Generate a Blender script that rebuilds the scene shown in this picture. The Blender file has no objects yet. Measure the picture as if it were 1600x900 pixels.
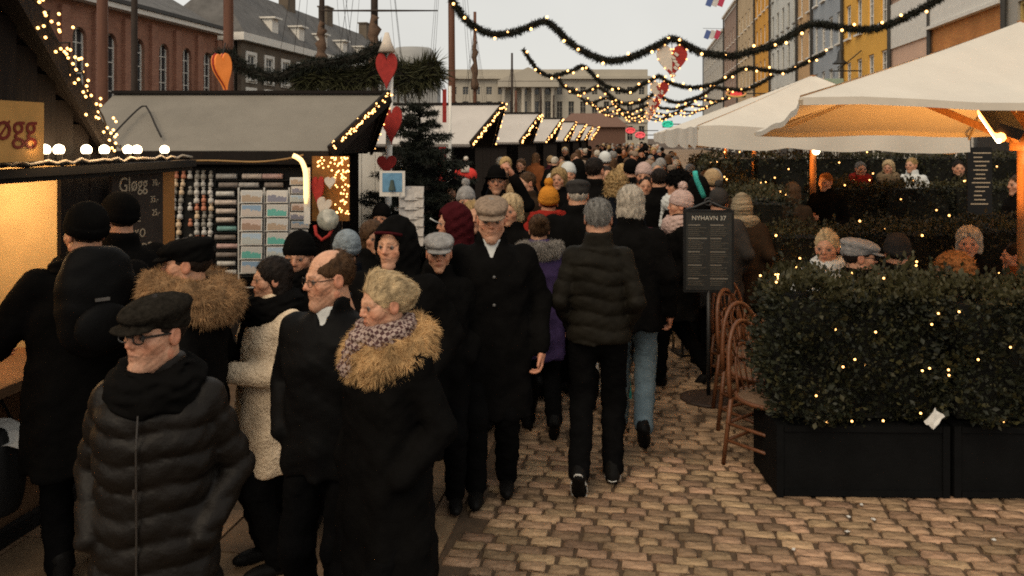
import bpy, bmesh, math, random
import numpy as np
from mathutils import Vector, Matrix, Euler

random.seed(7)
RNG = np.random.default_rng(7)
scene = bpy.context.scene
COL = scene.collection

# ------------------------------------------------------------------ camera
F, CX, HY, EYE = 1300.0, 800.0, 215.0, 2.1          # focal length and horizon in photo pixels, eye height in metres
cam_data = bpy.data.cameras.new('camera')
cam_data.sensor_width = 36.0
cam_data.lens = F / 1600.0 * 36.0
cam_data.shift_y = -(450.0 - HY) / 1600.0
cam_data.clip_start = 0.05
cam_data.clip_end = 3000.0
camera = bpy.data.objects.new('camera', cam_data)
camera.location = (0, 0, EYE)
camera.rotation_euler = (math.radians(90), 0, 0)
COL.objects.link(camera)
scene.camera = camera

# ------------------------------------------------------------------ sky, sun, exposure
SUN_EL, SUN_AZ = math.radians(46), math.radians(212)
world = bpy.data.worlds.new('World')
scene.world = world
world.use_nodes = True
wn, wl = world.node_tree.nodes, world.node_tree.links
wn.clear()
w_out = wn.new('ShaderNodeOutputWorld')
w_bg = wn.new('ShaderNodeBackground')
w_sky = wn.new('ShaderNodeTexSky')
w_sky.sky_type = 'NISHITA'
w_sky.sun_disc = False
w_sky.sun_elevation = SUN_EL
w_sky.sun_rotation = SUN_AZ
w_sky.air_density = 1.0
w_sky.dust_density = 4.0
w_mix = wn.new('ShaderNodeMix'); w_mix.data_type = 'RGBA'
w_mix.inputs[0].default_value = 0.92                 # closed cloud cover over the blue
w_mix.inputs[7].default_value = (5.45, 5.35, 5.05, 1)
w_tc = wn.new('ShaderNodeTexCoord'); w_nz = wn.new('ShaderNodeTexNoise'); w_nz.inputs['Scale'].default_value = 2.6; w_nz.inputs['Detail'].default_value = 5
w_mr = wn.new('ShaderNodeMapRange'); w_mr.inputs['From Min'].default_value = 0.3; w_mr.inputs['From Max'].default_value = 0.7; w_mr.inputs['To Min'].default_value = 0.93; w_mr.inputs['To Max'].default_value = 1.07
w_vm = wn.new('ShaderNodeVectorMath'); w_vm.operation = 'SCALE'; w_vm.inputs[0].default_value = (5.5, 5.38, 5.0)
wl.new(w_tc.outputs['Generated'], w_nz.inputs['Vector']); wl.new(w_nz.outputs['Fac'], w_mr.inputs['Value']); wl.new(w_mr.outputs[0], w_vm.inputs['Scale']); wl.new(w_vm.outputs[0], w_mix.inputs[7])
wl.new(w_sky.outputs[0], w_mix.inputs[6])
wl.new(w_mix.outputs[2], w_bg.inputs[0])
w_bg.inputs[1].default_value = 0.126
wl.new(w_bg.outputs[0], w_out.inputs[0])

sun_data = bpy.data.lights.new('sun', 'SUN')
sun_data.energy = 1.5
sun_data.angle = math.radians(40)
sun_data.color = (1.0, 0.80, 0.56)
sun = bpy.data.objects.new('sun', sun_data)
sun.rotation_euler = (math.radians(90) - SUN_EL, 0, math.radians(180) - SUN_AZ)
sun.location = (0, 0, 60)
COL.objects.link(sun)

scene.view_settings.view_transform = 'Standard'
scene.view_settings.look = 'None'
scene.view_settings.exposure = 0.2
scene.view_settings.gamma = 1.0
scene.view_settings.use_curve_mapping = False
scene.render.engine = 'CYCLES'
scene.cycles.max_bounces = 6
scene.cycles.diffuse_bounces = 2
scene.cycles.glossy_bounces = 2
scene.cycles.transmission_bounces = 2
scene.cycles.transparent_max_bounces = 4
scene.cycles.sample_clamp_indirect = 3.0
scene.cycles.use_denoising = False
scene.cycles.filter_width = 1.9

# ------------------------------------------------------------------ coordinates
ANG = math.atan(200.0 / 1300.0)                      # the street runs 8.7 degrees off the view axis
SD = Vector((math.sin(ANG), math.cos(ANG), 0))
SR = Vector((math.cos(ANG), -math.sin(ANG), 0))
STREET = Matrix.Rotation(-ANG, 4, 'Z')

def P(u, v, Y):
    return Vector(((u - CX) / F * Y, Y, EYE - (v - HY) / F * Y))

def G(u, v):
    Y = F * EYE / (v - HY)
    return Vector(((u - CX) / F * Y, Y, 0))

def ST(s, t, z=0.0):
    return SR * s + SD * t + Vector((0, 0, z))

# ------------------------------------------------------------------ materials
MATS = {}

def lin(c):
    return tuple((x / 12.92 if x <= 0.04045 else ((x + 0.055) / 1.055) ** 2.4) for x in c)

def mat(name, col=(0.5, 0.5, 0.5), rough=0.8, var=0.25, scale=6.0, bump=0.0, bscale=None, metal=0.0, emit=None, estr=0.0,
        attr=None, spec=0.3, rnd=0.0, wave=None, sss=0.0, transl=0.0, stretch=None, sheen=0.0, nolight=False, detail=4, patch=0.0):
    """Principled material: base colour broken up by noise, optional bump, per-object variation, wave ribbing, emission."""
    if name in MATS:
        return MATS[name]
    m = bpy.data.materials.new(name)
    m.use_nodes = True
    nt = m.node_tree; n, l = nt.nodes, nt.links
    b = n['Principled BSDF']; out = n['Material Output']
    b.inputs['Roughness'].default_value = rough
    b.inputs['Metallic'].default_value = metal
    b.inputs['Specular IOR Level'].default_value = spec
    tc = n.new('ShaderNodeTexCoord')
    mp = n.new('ShaderNodeMapping')
    l.new(tc.outputs['Object'], mp.inputs[0])
    if stretch: mp.inputs['Scale'].default_value = stretch
    nz = n.new('ShaderNodeTexNoise')
    nz.inputs['Scale'].default_value = scale
    nz.inputs['Detail'].default_value = detail
    nz.inputs['Roughness'].default_value = 0.65
    l.new(mp.outputs[0], nz.inputs['Vector'])
    mr = n.new('ShaderNodeMapRange')
    mr.inputs['From Min'].default_value = 0.25; mr.inputs['From Max'].default_value = 0.75
    mr.inputs['To Min'].default_value = 1 - var; mr.inputs['To Max'].default_value = 1 + var
    l.new(nz.outputs['Fac'], mr.inputs['Value'])
    src = None
    if attr:
        at = n.new('ShaderNodeAttribute'); at.attribute_name = attr
        src = at.outputs['Color']
    vm = n.new('ShaderNodeVectorMath'); vm.operation = 'SCALE'
    if src: l.new(src, vm.inputs[0])
    else: vm.inputs[0].default_value = col[:3]
    l.new(mr.outputs[0], vm.inputs['Scale'])
    res = vm.outputs[0]
    if rnd:
        oi = n.new('ShaderNodeObjectInfo')
        hs = n.new('ShaderNodeHueSaturation')
        m1 = n.new('ShaderNodeMapRange'); m1.inputs['To Min'].default_value = 1 - rnd; m1.inputs['To Max'].default_value = 1 + rnd
        l.new(oi.outputs['Random'], m1.inputs['Value']); l.new(m1.outputs[0], hs.inputs['Value'])
        m2 = n.new('ShaderNodeMath'); m2.operation = 'MULTIPLY'; m2.inputs[1].default_value = 7.31
        m3 = n.new('ShaderNodeMath'); m3.operation = 'FRACT'
        m4 = n.new('ShaderNodeMapRange'); m4.inputs['To Min'].default_value = 0.5 - rnd * 0.03; m4.inputs['To Max'].default_value = 0.5 + rnd * 0.02
        l.new(oi.outputs['Random'], m2.inputs[0]); l.new(m2.outputs[0], m3.inputs[0]); l.new(m3.outputs[0], m4.inputs['Value'])
        l.new(m4.outputs[0], hs.inputs['Hue'])
        l.new(res, hs.inputs['Color']); res = hs.outputs[0]
    if patch:   # damp and dirty patches lying across many pieces, in world space
        ge = n.new('ShaderNodeNewGeometry'); np_ = n.new('ShaderNodeTexNoise'); np_.inputs['Scale'].default_value = 1.7; np_.inputs['Detail'].default_value = 6; np_.inputs['Roughness'].default_value = 0.7
        l.new(ge.outputs['Position'], np_.inputs['Vector'])
        mp_ = n.new('ShaderNodeMapRange'); mp_.inputs['From Min'].default_value = 0.35; mp_.inputs['From Max'].default_value = 0.68; mp_.inputs['To Min'].default_value = 1 - patch; mp_.inputs['To Max'].default_value = 1.12
        l.new(np_.outputs['Fac'], mp_.inputs['Value'])
        vp = n.new('ShaderNodeVectorMath'); vp.operation = 'SCALE'; l.new(res, vp.inputs[0]); l.new(mp_.outputs[0], vp.inputs['Scale']); res = vp.outputs[0]
    l.new(res, b.inputs['Base Color'])
    height = None
    if wave:
        wv = n.new('ShaderNodeTexWave'); wv.inputs['Scale'].default_value = wave[0]; wv.inputs['Distortion'].default_value = wave[2] if len(wave) > 2 else 0.5
        wv.bands_direction = wave[1]
        l.new(mp.outputs[0], wv.inputs['Vector'])
        height = wv.outputs['Fac']
    if bump:
        bp = n.new('ShaderNodeBump'); bp.inputs['Strength'].default_value = min(1.0, bump); bp.inputs['Distance'].default_value = 0.02
        if height is None:
            n2 = n.new('ShaderNodeTexNoise'); n2.inputs['Scale'].default_value = bscale or scale * 4; n2.inputs['Detail'].default_value = 5
            l.new(mp.outputs[0], n2.inputs['Vector']); height = n2.outputs['Fac']
        l.new(height, bp.inputs['Height']); l.new(bp.outputs[0], b.inputs['Normal'])
    if emit:
        b.inputs['Emission Color'].default_value = (*emit, 1)
        b.inputs['Emission Strength'].default_value = estr
        if nolight:
            m.cycles.emission_sampling = 'NONE'
    if sss:
        b.inputs['Subsurface Weight'].default_value = sss
        b.inputs['Subsurface Radius'].default_value = (0.012, 0.005, 0.003)
        b.inputs['Subsurface Scale'].default_value = 1.0
    if sheen:
        b.inputs['Sheen Weight'].default_value = sheen
        b.inputs['Sheen Roughness'].default_value = 0.5
    if transl:
        tr = n.new('ShaderNodeBsdfTranslucent'); mx = n.new('ShaderNodeMixShader'); mx.inputs[0].default_value = transl
        l.new(res, tr.inputs[0]); l.new(b.outputs[0], mx.inputs[1]); l.new(tr.outputs[0], mx.inputs[2]); l.new(mx.outputs[0], out.inputs[0])
    MATS[name] = m
    return m

# ------------------------------------------------------------------ mesh building
class MB:
    """Collects geometry for ONE mesh object."""
    def __init__(self):
        self.v = []; self.f = []; self.mi = []
        self.M = Matrix.Identity(4)
    def add(self, verts, faces, mi=0):
        o = len(self.v)
        M = self.M
        self.v.extend([tuple(M @ Vector(p)) for p in verts])
        self.f.extend([tuple(i + o for i in q) for q in faces])
        self.mi.extend([mi] * len(faces))
        return self
    def box(self, c, d, mi=0, R=None):
        x, y, z = d[0] / 2, d[1] / 2, d[2] / 2
        vs = [Vector((a, b, e)) for a in (-x, x) for b in (-y, y) for e in (-z, z)]
        if R is not None: vs = [R @ q for q in vs]
        vs = [q + Vector(c) for q in vs]
        return self.add(vs, [(0, 1, 3, 2), (4, 6, 7, 5), (0, 4, 5, 1), (2, 3, 7, 6), (0, 2, 6, 4), (1, 5, 7, 3)], mi)
    def bar(self, a, b, w, h=None, mi=0, up=(0, 0, 1)):
        a, b = Vector(a), Vector(b); h = h or w
        d = (b - a); L = d.length
        if L < 1e-6: return self
        d = d / L; up = Vector(up)
        if abs(d.dot(up)) > 0.97: up = Vector((0, 1, 0))
        r = d.cross(up).normalized(); q = r.cross(d)
        vs = []
        for p in (a, b):
            for i, j in ((-1, -1), (1, -1), (1, 1), (-1, 1)):
                vs.append(p + r * (i * w / 2) + q * (j * h / 2))
        return self.add(vs, [(0, 3, 2, 1), (4, 5, 6, 7), (0, 1, 5, 4), (1, 2, 6, 5), (2, 3, 7, 6), (3, 0, 4, 7)], mi)
    def tube(self, pts, r, n=8, mi=0, caps=True):
        pts = [Vector(p) for p in pts]
        rs = r if hasattr(r, '__len__') else [r] * len(pts)
        vs, fs = [], []
        ref = None
        for i, p in enumerate(pts):
            d = (pts[min(i + 1, len(pts) - 1)] - pts[max(i - 1, 0)]).normalized()
            if ref is None:
                ref = d.cross(Vector((0, 0, 1)))
                if ref.length < 0.1: ref = d.cross(Vector((1, 0, 0)))
                ref.normalize()
            ref = (ref - d * ref.dot(d)).normalized()
            q = d.cross(ref)
            for k in range(n):
                a = 2 * math.pi * k / n
                vs.append(p + (ref * math.cos(a) + q * math.sin(a)) * rs[i])
        for i in range(len(pts) - 1):
            for k in range(n):
                fs.append((i * n + k, i * n + (k + 1) % n, (i + 1) * n + (k + 1) % n, (i + 1) * n + k))
        if caps:
            fs.append(tuple(range(n - 1, -1, -1))); fs.append(tuple((len(pts) - 1) * n + k for k in range(n)))
        return self.add(vs, fs, mi)
    def lathe(self, prof, n=16, mi=0, c=(0, 0, 0)):
        vs, fs = [], []
        for r, z in prof:
            for k in range(n):
                a = 2 * math.pi * k / n
                vs.append((c[0] + r * math.cos(a), c[1] + r * math.sin(a), c[2] + z))
        for i in range(len(prof) - 1):
            for k in range(n):
                fs.append((i * n + k, i * n + (k + 1) % n, (i + 1) * n + (k + 1) % n, (i + 1) * n + k))
        fs.append(tuple(range(n - 1, -1, -1))); fs.append(tuple((len(prof) - 1) * n + k for k in range(n)))
        return self.add(vs, fs, mi)
    def prism(self, poly, y0, y1, mi=0):
        """polygon in local x,z extruded along y"""
        n = len(poly)
        vs = [(x, y0, z) for x, z in poly] + [(x, y1, z) for x, z in poly]
        fs = [tuple(range(n)), tuple(range(2 * n - 1, n - 1, -1))] + [(i, n + i, n + (i + 1) % n, (i + 1) % n) for i in range(n)]
        return self.add(vs, fs, mi)
    def quad(self, a, b, c, d, mi=0, thick=0.0):
        a, b, c, d = Vector(a), Vector(b), Vector(c), Vector(d)
        if not thick:
            return self.add([a, b, c, d], [(0, 1, 2, 3)], mi)
        nrm = (b - a).cross(d - a).normalized() * thick
        vs = [a, b, c, d, a - nrm, b - nrm, c - nrm, d - nrm]
        return self.add(vs, [(0, 1, 2, 3), (7, 6, 5, 4), (0, 4, 5, 1), (1, 5, 6, 2), (2, 6, 7, 3), (3, 7, 4, 0)], mi)
    def mesh(self, name, mats, smooth=False):
        me = bpy.data.meshes.new(name)
        me.from_pydata(self.v, [], self.f)
        for m in (mats if isinstance(mats, (list, tuple)) else [mats]):
            me.materials.append(m)
        if max(self.mi or [0]) > 0:
            me.polygons.foreach_set('material_index', self.mi)
        if smooth:
            me.polygons.foreach_set('use_smooth', [True] * len(self.f))
        me.update()
        return me
    def build(self, name, mats, parent=None, smooth=False, **kw):
        return link(name, self.mesh(name, mats, smooth), parent, **kw)

def link(name, data, parent=None, loc=None, rot=None, scl=None, mw=None, kind=None, label=None, cat=None, group=None):
    o = bpy.data.objects.new(name, data)
    COL.objects.link(o)
    if parent is not None: o.parent = parent
    if mw is not None: o.matrix_basis = mw
    if loc is not None: o.location = loc
    if rot is not None: o.rotation_euler = rot
    if scl is not None: o.scale = scl if hasattr(scl, '__len__') else (scl,) * 3
    tag(o, label, cat, group, kind)
    return o

def tag(o, label=None, cat=None, group=None, kind=None):
    if label: o['label'] = label
    if cat: o['category'] = cat
    if group: o['group'] = group
    if kind: o['kind'] = kind
    return o

def empty(name, loc=(0, 0, 0), rz=0.0, label=None, cat=None, group=None):
    o = link(name, None, None, loc, (0, 0, rz), None, None, None, label, cat, group)
    o.empty_display_size = 0.1
    return o

def np_mesh(name, V, Fq, mats, smooth=True, mi=None, col=None):
    """fast mesh from numpy arrays; Fq is (n,3) or (n,4)"""
    me = bpy.data.meshes.new(name)
    V = np.ascontiguousarray(V, dtype=np.float32); Fq = np.ascontiguousarray(Fq, dtype=np.int32)
    k = Fq.shape[1]
    me.vertices.add(len(V)); me.vertices.foreach_set('co', V.ravel())
    me.loops.add(Fq.size); me.loops.foreach_set('vertex_index', Fq.ravel())
    me.polygons.add(len(Fq)); me.polygons.foreach_set('loop_start', np.arange(0, Fq.size, k, dtype=np.int32))
    me.polygons.foreach_set('loop_total', np.full(len(Fq), k, dtype=np.int32))
    for m in (mats if isinstance(mats, (list, tuple)) else [mats]): me.materials.append(m)
    if mi is not None: me.polygons.foreach_set('material_index', np.ascontiguousarray(mi, dtype=np.int32))
    if smooth: me.polygons.foreach_set('use_smooth', np.ones(len(Fq), dtype=bool))
    if col is not None:
        a = me.color_attributes.new('Col', 'FLOAT_COLOR', 'POINT')
        c4 = np.ones((len(V), 4), dtype=np.float32); c4[:, :3] = col
        a.data.foreach_set('color', c4.ravel())
    me.update(calc_edges=True)
    return me

def blades(base, dirs, length, width, jit=0.25, seed=0, curl=0.3):
    """thin bent hair or needle blades: base (n,3), dirs (n,3). Returns V, F(tris)"""
    r = np.random.default_rng(seed)
    n = len(base)
    d = dirs + r.normal(0, jit, (n, 3)); d /= np.linalg.norm(d, axis=1)[:, None] + 1e-9
    L = (length if np.ndim(length) else np.full(n, length)) * r.uniform(0.65, 1.25, n)
    side = np.cross(d, r.normal(0, 1, (n, 3))); side /= np.linalg.norm(side, axis=1)[:, None] + 1e-9
    w = (width if np.ndim(width) else np.full(n, width)) * r.uniform(0.7, 1.3, n)
    mid = base + d * (L * 0.55)[:, None]
    d2 = d + np.array([0, 0, -curl]) ; d2 /= np.linalg.norm(d2, axis=1)[:, None]
    tip = mid + d2 * (L * 0.45)[:, None]
    V = np.stack([base - side * w[:, None] / 2, base + side * w[:, None] / 2, mid + side * w[:, None] * 0.4, mid - side * w[:, None] * 0.4, tip], 1).reshape(-1, 3)
    i = np.arange(n)[:, None] * 5
    Fq = np.concatenate([i + np.array([[0, 1, 2]]), i + np.array([[0, 2, 3]]), i + np.array([[3, 2, 4]])], 0)
    return V, Fq

def leaves(cent, nrm, size, seed=0):
    """small folded leaf shapes (two quads as 4 tris)"""
    r = np.random.default_rng(seed)
    n = len(cent)
    d = nrm + r.normal(0, 0.7, (n, 3)); d /= np.linalg.norm(d, axis=1)[:, None] + 1e-9
    s = np.cross(d, r.normal(0, 1, (n, 3))); s /= np.linalg.norm(s, axis=1)[:, None] + 1e-9
    q = np.cross(s, d)
    z = size * r.uniform(0.6, 1.4, n)[:, None]
    a = cent; b = cent + d * z * 0.5 + s * z * 0.32 + q * z * 0.1; c = cent + d * z; e = cent + d * z * 0.5 - s * z * 0.32 + q * z * 0.1
    V = np.stack([a, b, c, e], 1).reshape(-1, 3)
    i = np.arange(n)[:, None] * 4
    return V, np.concatenate([i + np.array([[0, 1, 2]]), i + np.array([[0, 2, 3]])], 0)

def text_mesh(s, size, material, extrude=0.002):
    c = bpy.data.curves.new('lettering', 'FONT'); c.body = s; c.size = size; c.extrude = extrude
    c.align_x = 'CENTER'; c.align_y = 'CENTER'; c.resolution_u = 3
    o = bpy.data.objects.new('lettering_tmp', c); COL.objects.link(o)
    me = bpy.data.meshes.new_from_object(o.evaluated_get(bpy.context.evaluated_depsgraph_get()))
    bpy.data.objects.remove(o); bpy.data.curves.remove(c)
    me.materials.clear(); me.materials.append(material)
    return me

ICO = {}
def ico(r, m, sub=1):
    k = (r, m.name, sub)
    if k not in ICO:
        bm = bmesh.new(); bmesh.ops.create_icosphere(bm, subdivisions=sub, radius=r)
        me = bpy.data.meshes.new('bulb'); bm.to_mesh(me); bm.free()
        me.materials.append(m); me.polygons.foreach_set('use_smooth', [True] * len(me.polygons))
        ICO[k] = me
    return ICO[k]

# ------------------------------------------------------------------ implicit surfaces (people, clothes)
def smin(a, b, k):
    h = np.clip(0.5 + 0.5 * (b - a) / k, 0, 1)
    return b * (1 - h) + a * h - k * h * (1 - h)

def smax(a, b, k):
    return -smin(-a, -b, k)

def cone(p, a, b, ra, rb, sq=None):
    a = np.asarray(a, float); b = np.asarray(b, float)
    pa = p - a; ba = b - a
    if sq is not None: pa = pa * sq; ba = ba * np.asarray(sq)
    h = np.clip((pa @ ba) / max(ba @ ba, 1e-9), 0, 1)
    return np.linalg.norm(pa - h[..., None] * ba, axis=-1) - (ra + (rb - ra) * h)

def ell(p, c, r):
    q = p - np.asarray(c, float); r = np.asarray(r, float)
    k0 = np.linalg.norm(q / r, axis=-1); k1 = np.linalg.norm(q / (r * r), axis=-1)
    return k0 * (k0 - 1) / (k1 + 1e-9)

def ball(p, c, r):
    return np.linalg.norm(p - np.asarray(c, float), axis=-1) - r

def nets(f, lo, hi, h):
    """surface nets over a box; returns V, quads"""
    lo = np.asarray(lo, float); hi = np.asarray(hi, float)
    n = np.maximum(np.ceil((hi - lo) / h).astype(int) + 1, 3)
    ax = [lo[i] + h * np.arange(n[i]) for i in range(3)]
    g = np.stack(np.meshgrid(*ax, indexing='ij'), -1).reshape(-1, 3)
    D = np.empty(len(g))
    step = 120000
    for i in range(0, len(g), step): D[i:i + step] = f(g[i:i + step])
    D = D.reshape(n)
    ins = D < 0
    N = n - 1
    corners = [(i, j, k) for i in (0, 1) for j in (0, 1) for k in (0, 1)]
    cnt = sum(ins[i:i + N[0], j:j + N[1], k:k + N[2]].astype(np.int8) for i, j, k in corners)
    act = (cnt > 0) & (cnt < 8)
    idx = -np.ones(N, dtype=np.int64)
    ci = np.argwhere(act); idx[act] = np.arange(len(ci))
    acc = np.zeros((len(ci), 3)); num = np.zeros(len(ci))
    for a in corners:
        for d in range(3):
            if a[d]: continue
            b = list(a); b[d] = 1
            da = D[ci[:, 0] + a[0], ci[:, 1] + a[1], ci[:, 2] + a[2]]
            db = D[ci[:, 0] + b[0], ci[:, 1] + b[1], ci[:, 2] + b[2]]
            m = (da < 0) != (db < 0)
            t = np.where(m, da / np.where(m, da - db, 1), 0)
            q = np.tile(np.array(a, float), (len(ci), 1)); q[:, d] = t
            acc += q * m[:, None]; num += m
    V = lo + h * (ci + acc / num[:, None])
    quads = []
    for d in range(3):
        e1, e2 = (d + 1) % 3, (d + 2) % 3
        s0 = [slice(None)] * 3; s1 = [slice(None)] * 3
        s0[d] = slice(0, n[d] - 1); s1[d] = slice(1, n[d])
        A = ins[tuple(s0)]; B = ins[tuple(s1)]
        e = np.argwhere(A != B)
        e = e[(e[:, e1] > 0) & (e[:, e2] > 0) & (e[:, e1] < N[e1]) & (e[:, e2] < N[e2])]
        if not len(e): continue
        fl = A[e[:, 0], e[:, 1], e[:, 2]]
        def cell(o1, o2):
            c = e.copy(); c[:, e1] -= o1; c[:, e2] -= o2
            return idx[c[:, 0], c[:, 1], c[:, 2]]
        q = np.stack([cell(1, 1), cell(0, 1), cell(0, 0), cell(1, 0)], 1)
        q[~fl] = q[~fl][:, ::-1]
        quads.append(q)
    return V, np.concatenate(quads, 0)

def normals(f, V, e=0.004):
    g = np.stack([f(V + np.eye(3)[i] * e) - f(V - np.eye(3)[i] * e) for i in range(3)], -1)
    return g / (np.linalg.norm(g, axis=1)[:, None] + 1e-9)

def interp(z, tab):
    t = np.array(tab, float)
    return [np.interp(z, t[:, 0], t[:, i]) for i in range(1, t.shape[1])]

def loft(p, tab, cap=0.02):
    """elliptical loft along z; rows (z, rx, ry, cx, cy)"""
    rx, ry, cx, cy = interp(p[..., 2], tab)
    x = (p[..., 0] - cx) / rx; y = (p[..., 1] - cy) / ry
    rr = np.power(np.abs(x) ** 2.3 + np.abs(y) ** 2.3 + 1e-12, 1 / 2.3)
    d = (rr - 1) * np.minimum(rx, ry)
    z0, z1 = tab[0][0], tab[-1][0]
    return smax(d, np.maximum(z0 - p[..., 2], p[..., 2] - z1), cap)

# ================================================================== SETTING
m_ground = mat('joint_sand', (0.085, 0.055, 0.033), 0.95, 0.3, 9, 0.3)
m_sett = mat('granite_sett', (0.325, 0.212, 0.124), 0.72, 0.45, 12, 0.9, 30, rnd=0.38, spec=0.3, patch=0.34)
m_sett_far = mat('granite_sett_far', (0.27, 0.18, 0.105), 0.75, 0.5, 14, 0.5, 9, stretch=(0.6, 1.0, 1))
m_slab = mat('paving_slab', (0.22, 0.14, 0.08), 0.75, 0.28, 4, 0.25, 40, rnd=0.2, patch=0.4)
m_kerb = mat('kerb_granite', (0.25, 0.16, 0.09), 0.7, 0.25, 14, 0.3, rnd=0.15, patch=0.4)
m_water = mat('canal_water', (0.025, 0.03, 0.028), 0.08, 0.2, 0.6, 0.15, 1.2, spec=0.5)
m_quay = mat('quay_stone', (0.2, 0.18, 0.15), 0.85, 0.3, 2, 0.4)

# ground: one sheet to the horizon with the canal basin left open
CAN0, CAN1, CANT0, CANT1 = -27.0, -7.0, -30.0, 118.0
g = MB(); g.M = STREET
E = 1500.0
zz = -0.012
for (x0, x1, y0, y1) in ((-E, CAN0, -E, E), (CAN1, E, -E, E), (CAN0, CAN1, CANT1, E), (CAN0, CAN1, -E, CANT0)):
    g.add([(x0, y0, zz), (x1, y0, zz), (x1, y1, zz), (x0, y1, zz)], [(0, 1, 2, 3)])
for (a, b) in (((CAN0, CANT0), (CAN0, CANT1)), ((CAN0, CANT1), (CAN1, CANT1)), ((CAN1, CANT1), (CAN1, CANT0)), ((CAN1, CANT0), (CAN0, CANT0))):
    g.add([(a[0], a[1], zz), (b[0], b[1], zz), (b[0], b[1], -2.2), (a[0], a[1], -2.2)], [(0, 1, 2, 3)], 1)
ground = g.build('ground', [m_ground, m_quay], kind='structure')
w = MB(); w.M = STREET
w.add([(CAN0, CANT0, -1.6), (CAN1, CANT0, -1.6), (CAN1, CANT1, -1.6), (CAN0, CANT1, -1.6)], [(0, 1, 2, 3)])
w.build('canal_water', m_water, kind='structure')

# far paving where single setts can no longer be told apart
def far_paving_material():
    m = mat('granite_sett_far')
    n, l = m.node_tree.nodes, m.node_tree.links
    b = n['Principled BSDF']
    tc = [x for x in n if x.type == 'TEX_COORD'][0]
    br = n.new('ShaderNodeTexBrick'); br.inputs['Scale'].default_value = 1.0
    br.inputs['Brick Width'].default_value = 0.19; br.inputs['Row Height'].default_value = 0.105; br.inputs['Mortar Size'].default_value = 0.012
    br.inputs['Color1'].default_value = (0.40, 0.27, 0.155, 1); br.inputs['Color2'].default_value = (0.24, 0.155, 0.09, 1); br.inputs['Mortar'].default_value = (0.06, 0.04, 0.025, 1)
    mp = n.new('ShaderNodeMapping'); mp.inputs['Rotation'].default_value = (0, 0, ANG)
    l.new(tc.outputs['Object'], mp.inputs[0]); l.new(mp.outputs[0], br.inputs['Vector'])
    l.new(br.outputs['Color'], b.inputs['Base Color'])
far_paving_material()
fp = MB(); fp.M = STREET
fp.add([(-6.9, 11.98, -0.006), (11, 11.98, -0.006), (11, 150, -0.006), (-6.9, 150, -0.006)], [(0, 1, 2, 3)])
fp.add([(3.9, -3, -0.006), (11, -3, -0.006), (11, 11.98, -0.006), (3.9, 11.98, -0.006)], [(0, 1, 2, 3)])
fp.build('paving', m_sett_far, ground)

SETT_W, SETT_D = 0.165, 0.087
def sett_mesh(seed, L, W):
    r = random.Random(seed)
    a, b = L / 2, W / 2
    def ring(x, y, z, j):
        return [(sx * x + r.uniform(-j, j), sy * y + r.uniform(-j, j), z + r.uniform(-j, j) * 0.4) for sx, sy in ((-1, -1), (0, -1), (1, -1), (1, 1), (0, 1), (-1, 1))]
    vs = ring(a, b, -0.05, 0.001) + ring(a, b, -0.005, 0.007) + ring(a - 0.004, b - 0.003, -0.001, 0.006) + ring(a - 0.03, b - 0.022, 0.0005, 0.006)
    fs = []
    for k in range(3):
        for i in range(6):
            fs.append((k * 6 + i, k * 6 + (i + 1) % 6, (k + 1) * 6 + (i + 1) % 6, (k + 1) * 6 + i))
    fs.append((18, 19, 22, 23)); fs.append((19, 20, 21, 22))
    return vs, fs
sett_meshes = []
for i in range(14):
    L = (0.128, 0.142, 0.150, 0.156, 0.165, 0.18, 0.10)[i % 7]
    vs, fs = sett_mesh(i, L, SETT_D - 0.007)
    mb = MB(); mb.add(vs, fs)
    sett_meshes.append((L, mb.mesh('sett', m_sett, True), vs, fs))
cands = []
r = random.Random(3)
t = 3.0
row = 0
while t < 12.0:
    s = -0.99 + r.uniform(-0.16, 0) 
    d = SETT_D
    while s < 3.95:
        k = r.randrange(14)
        L = sett_meshes[k][0]
        c = s + (L + 0.012) / 2
        if s > -1.0 + 0.0 or True:
            if c - L / 2 > -0.985:
                cands.append((c, t + r.uniform(-0.006, 0.006), k, r.uniform(-0.004, 0.004), r.uniform(-0.04, 0.04), r.uniform(-0.03, 0.03)))
        s += L + 0.014 + r.uniform(0, 0.012)
    t += d
def in_view(s, t):
    p = ST(s, t)
    u = CX + F * p.x / p.y; v = HY + F * EYE / p.y
    return 560 < u < 1640 and v < 915 and not (u > 1230 and p.y > 4.95)
rest = MB(); n_single = 0
for (s, t, k, dz, rz, tilt) in cands:
    p = ST(s, t, dz)
    M = Matrix.Translation(p) @ Matrix.Rotation(-ANG + rz, 4, 'Z') @ Matrix.Rotation(tilt, 4, 'X') @ Matrix.Rotation(tilt * 0.6, 4, 'Y')
    if in_view(s, t) and n_single < 300:
        o = bpy.data.objects.new('sett', sett_meshes[k][1]); COL.objects.link(o); o.parent = ground; o.matrix_basis = M
        n_single += 1
    else:
        rest.M = M; rest.add(sett_meshes[k][2], sett_meshes[k][3])
m_sett_mass = mat('granite_sett_mass', (0.31, 0.202, 0.118), 0.72, 0.8, 5.5, 0.45, 38, spec=0.35, detail=1, patch=0.34)
rest.build('sett_field', m_sett_mass, ground, True, kind='stuff')

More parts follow.
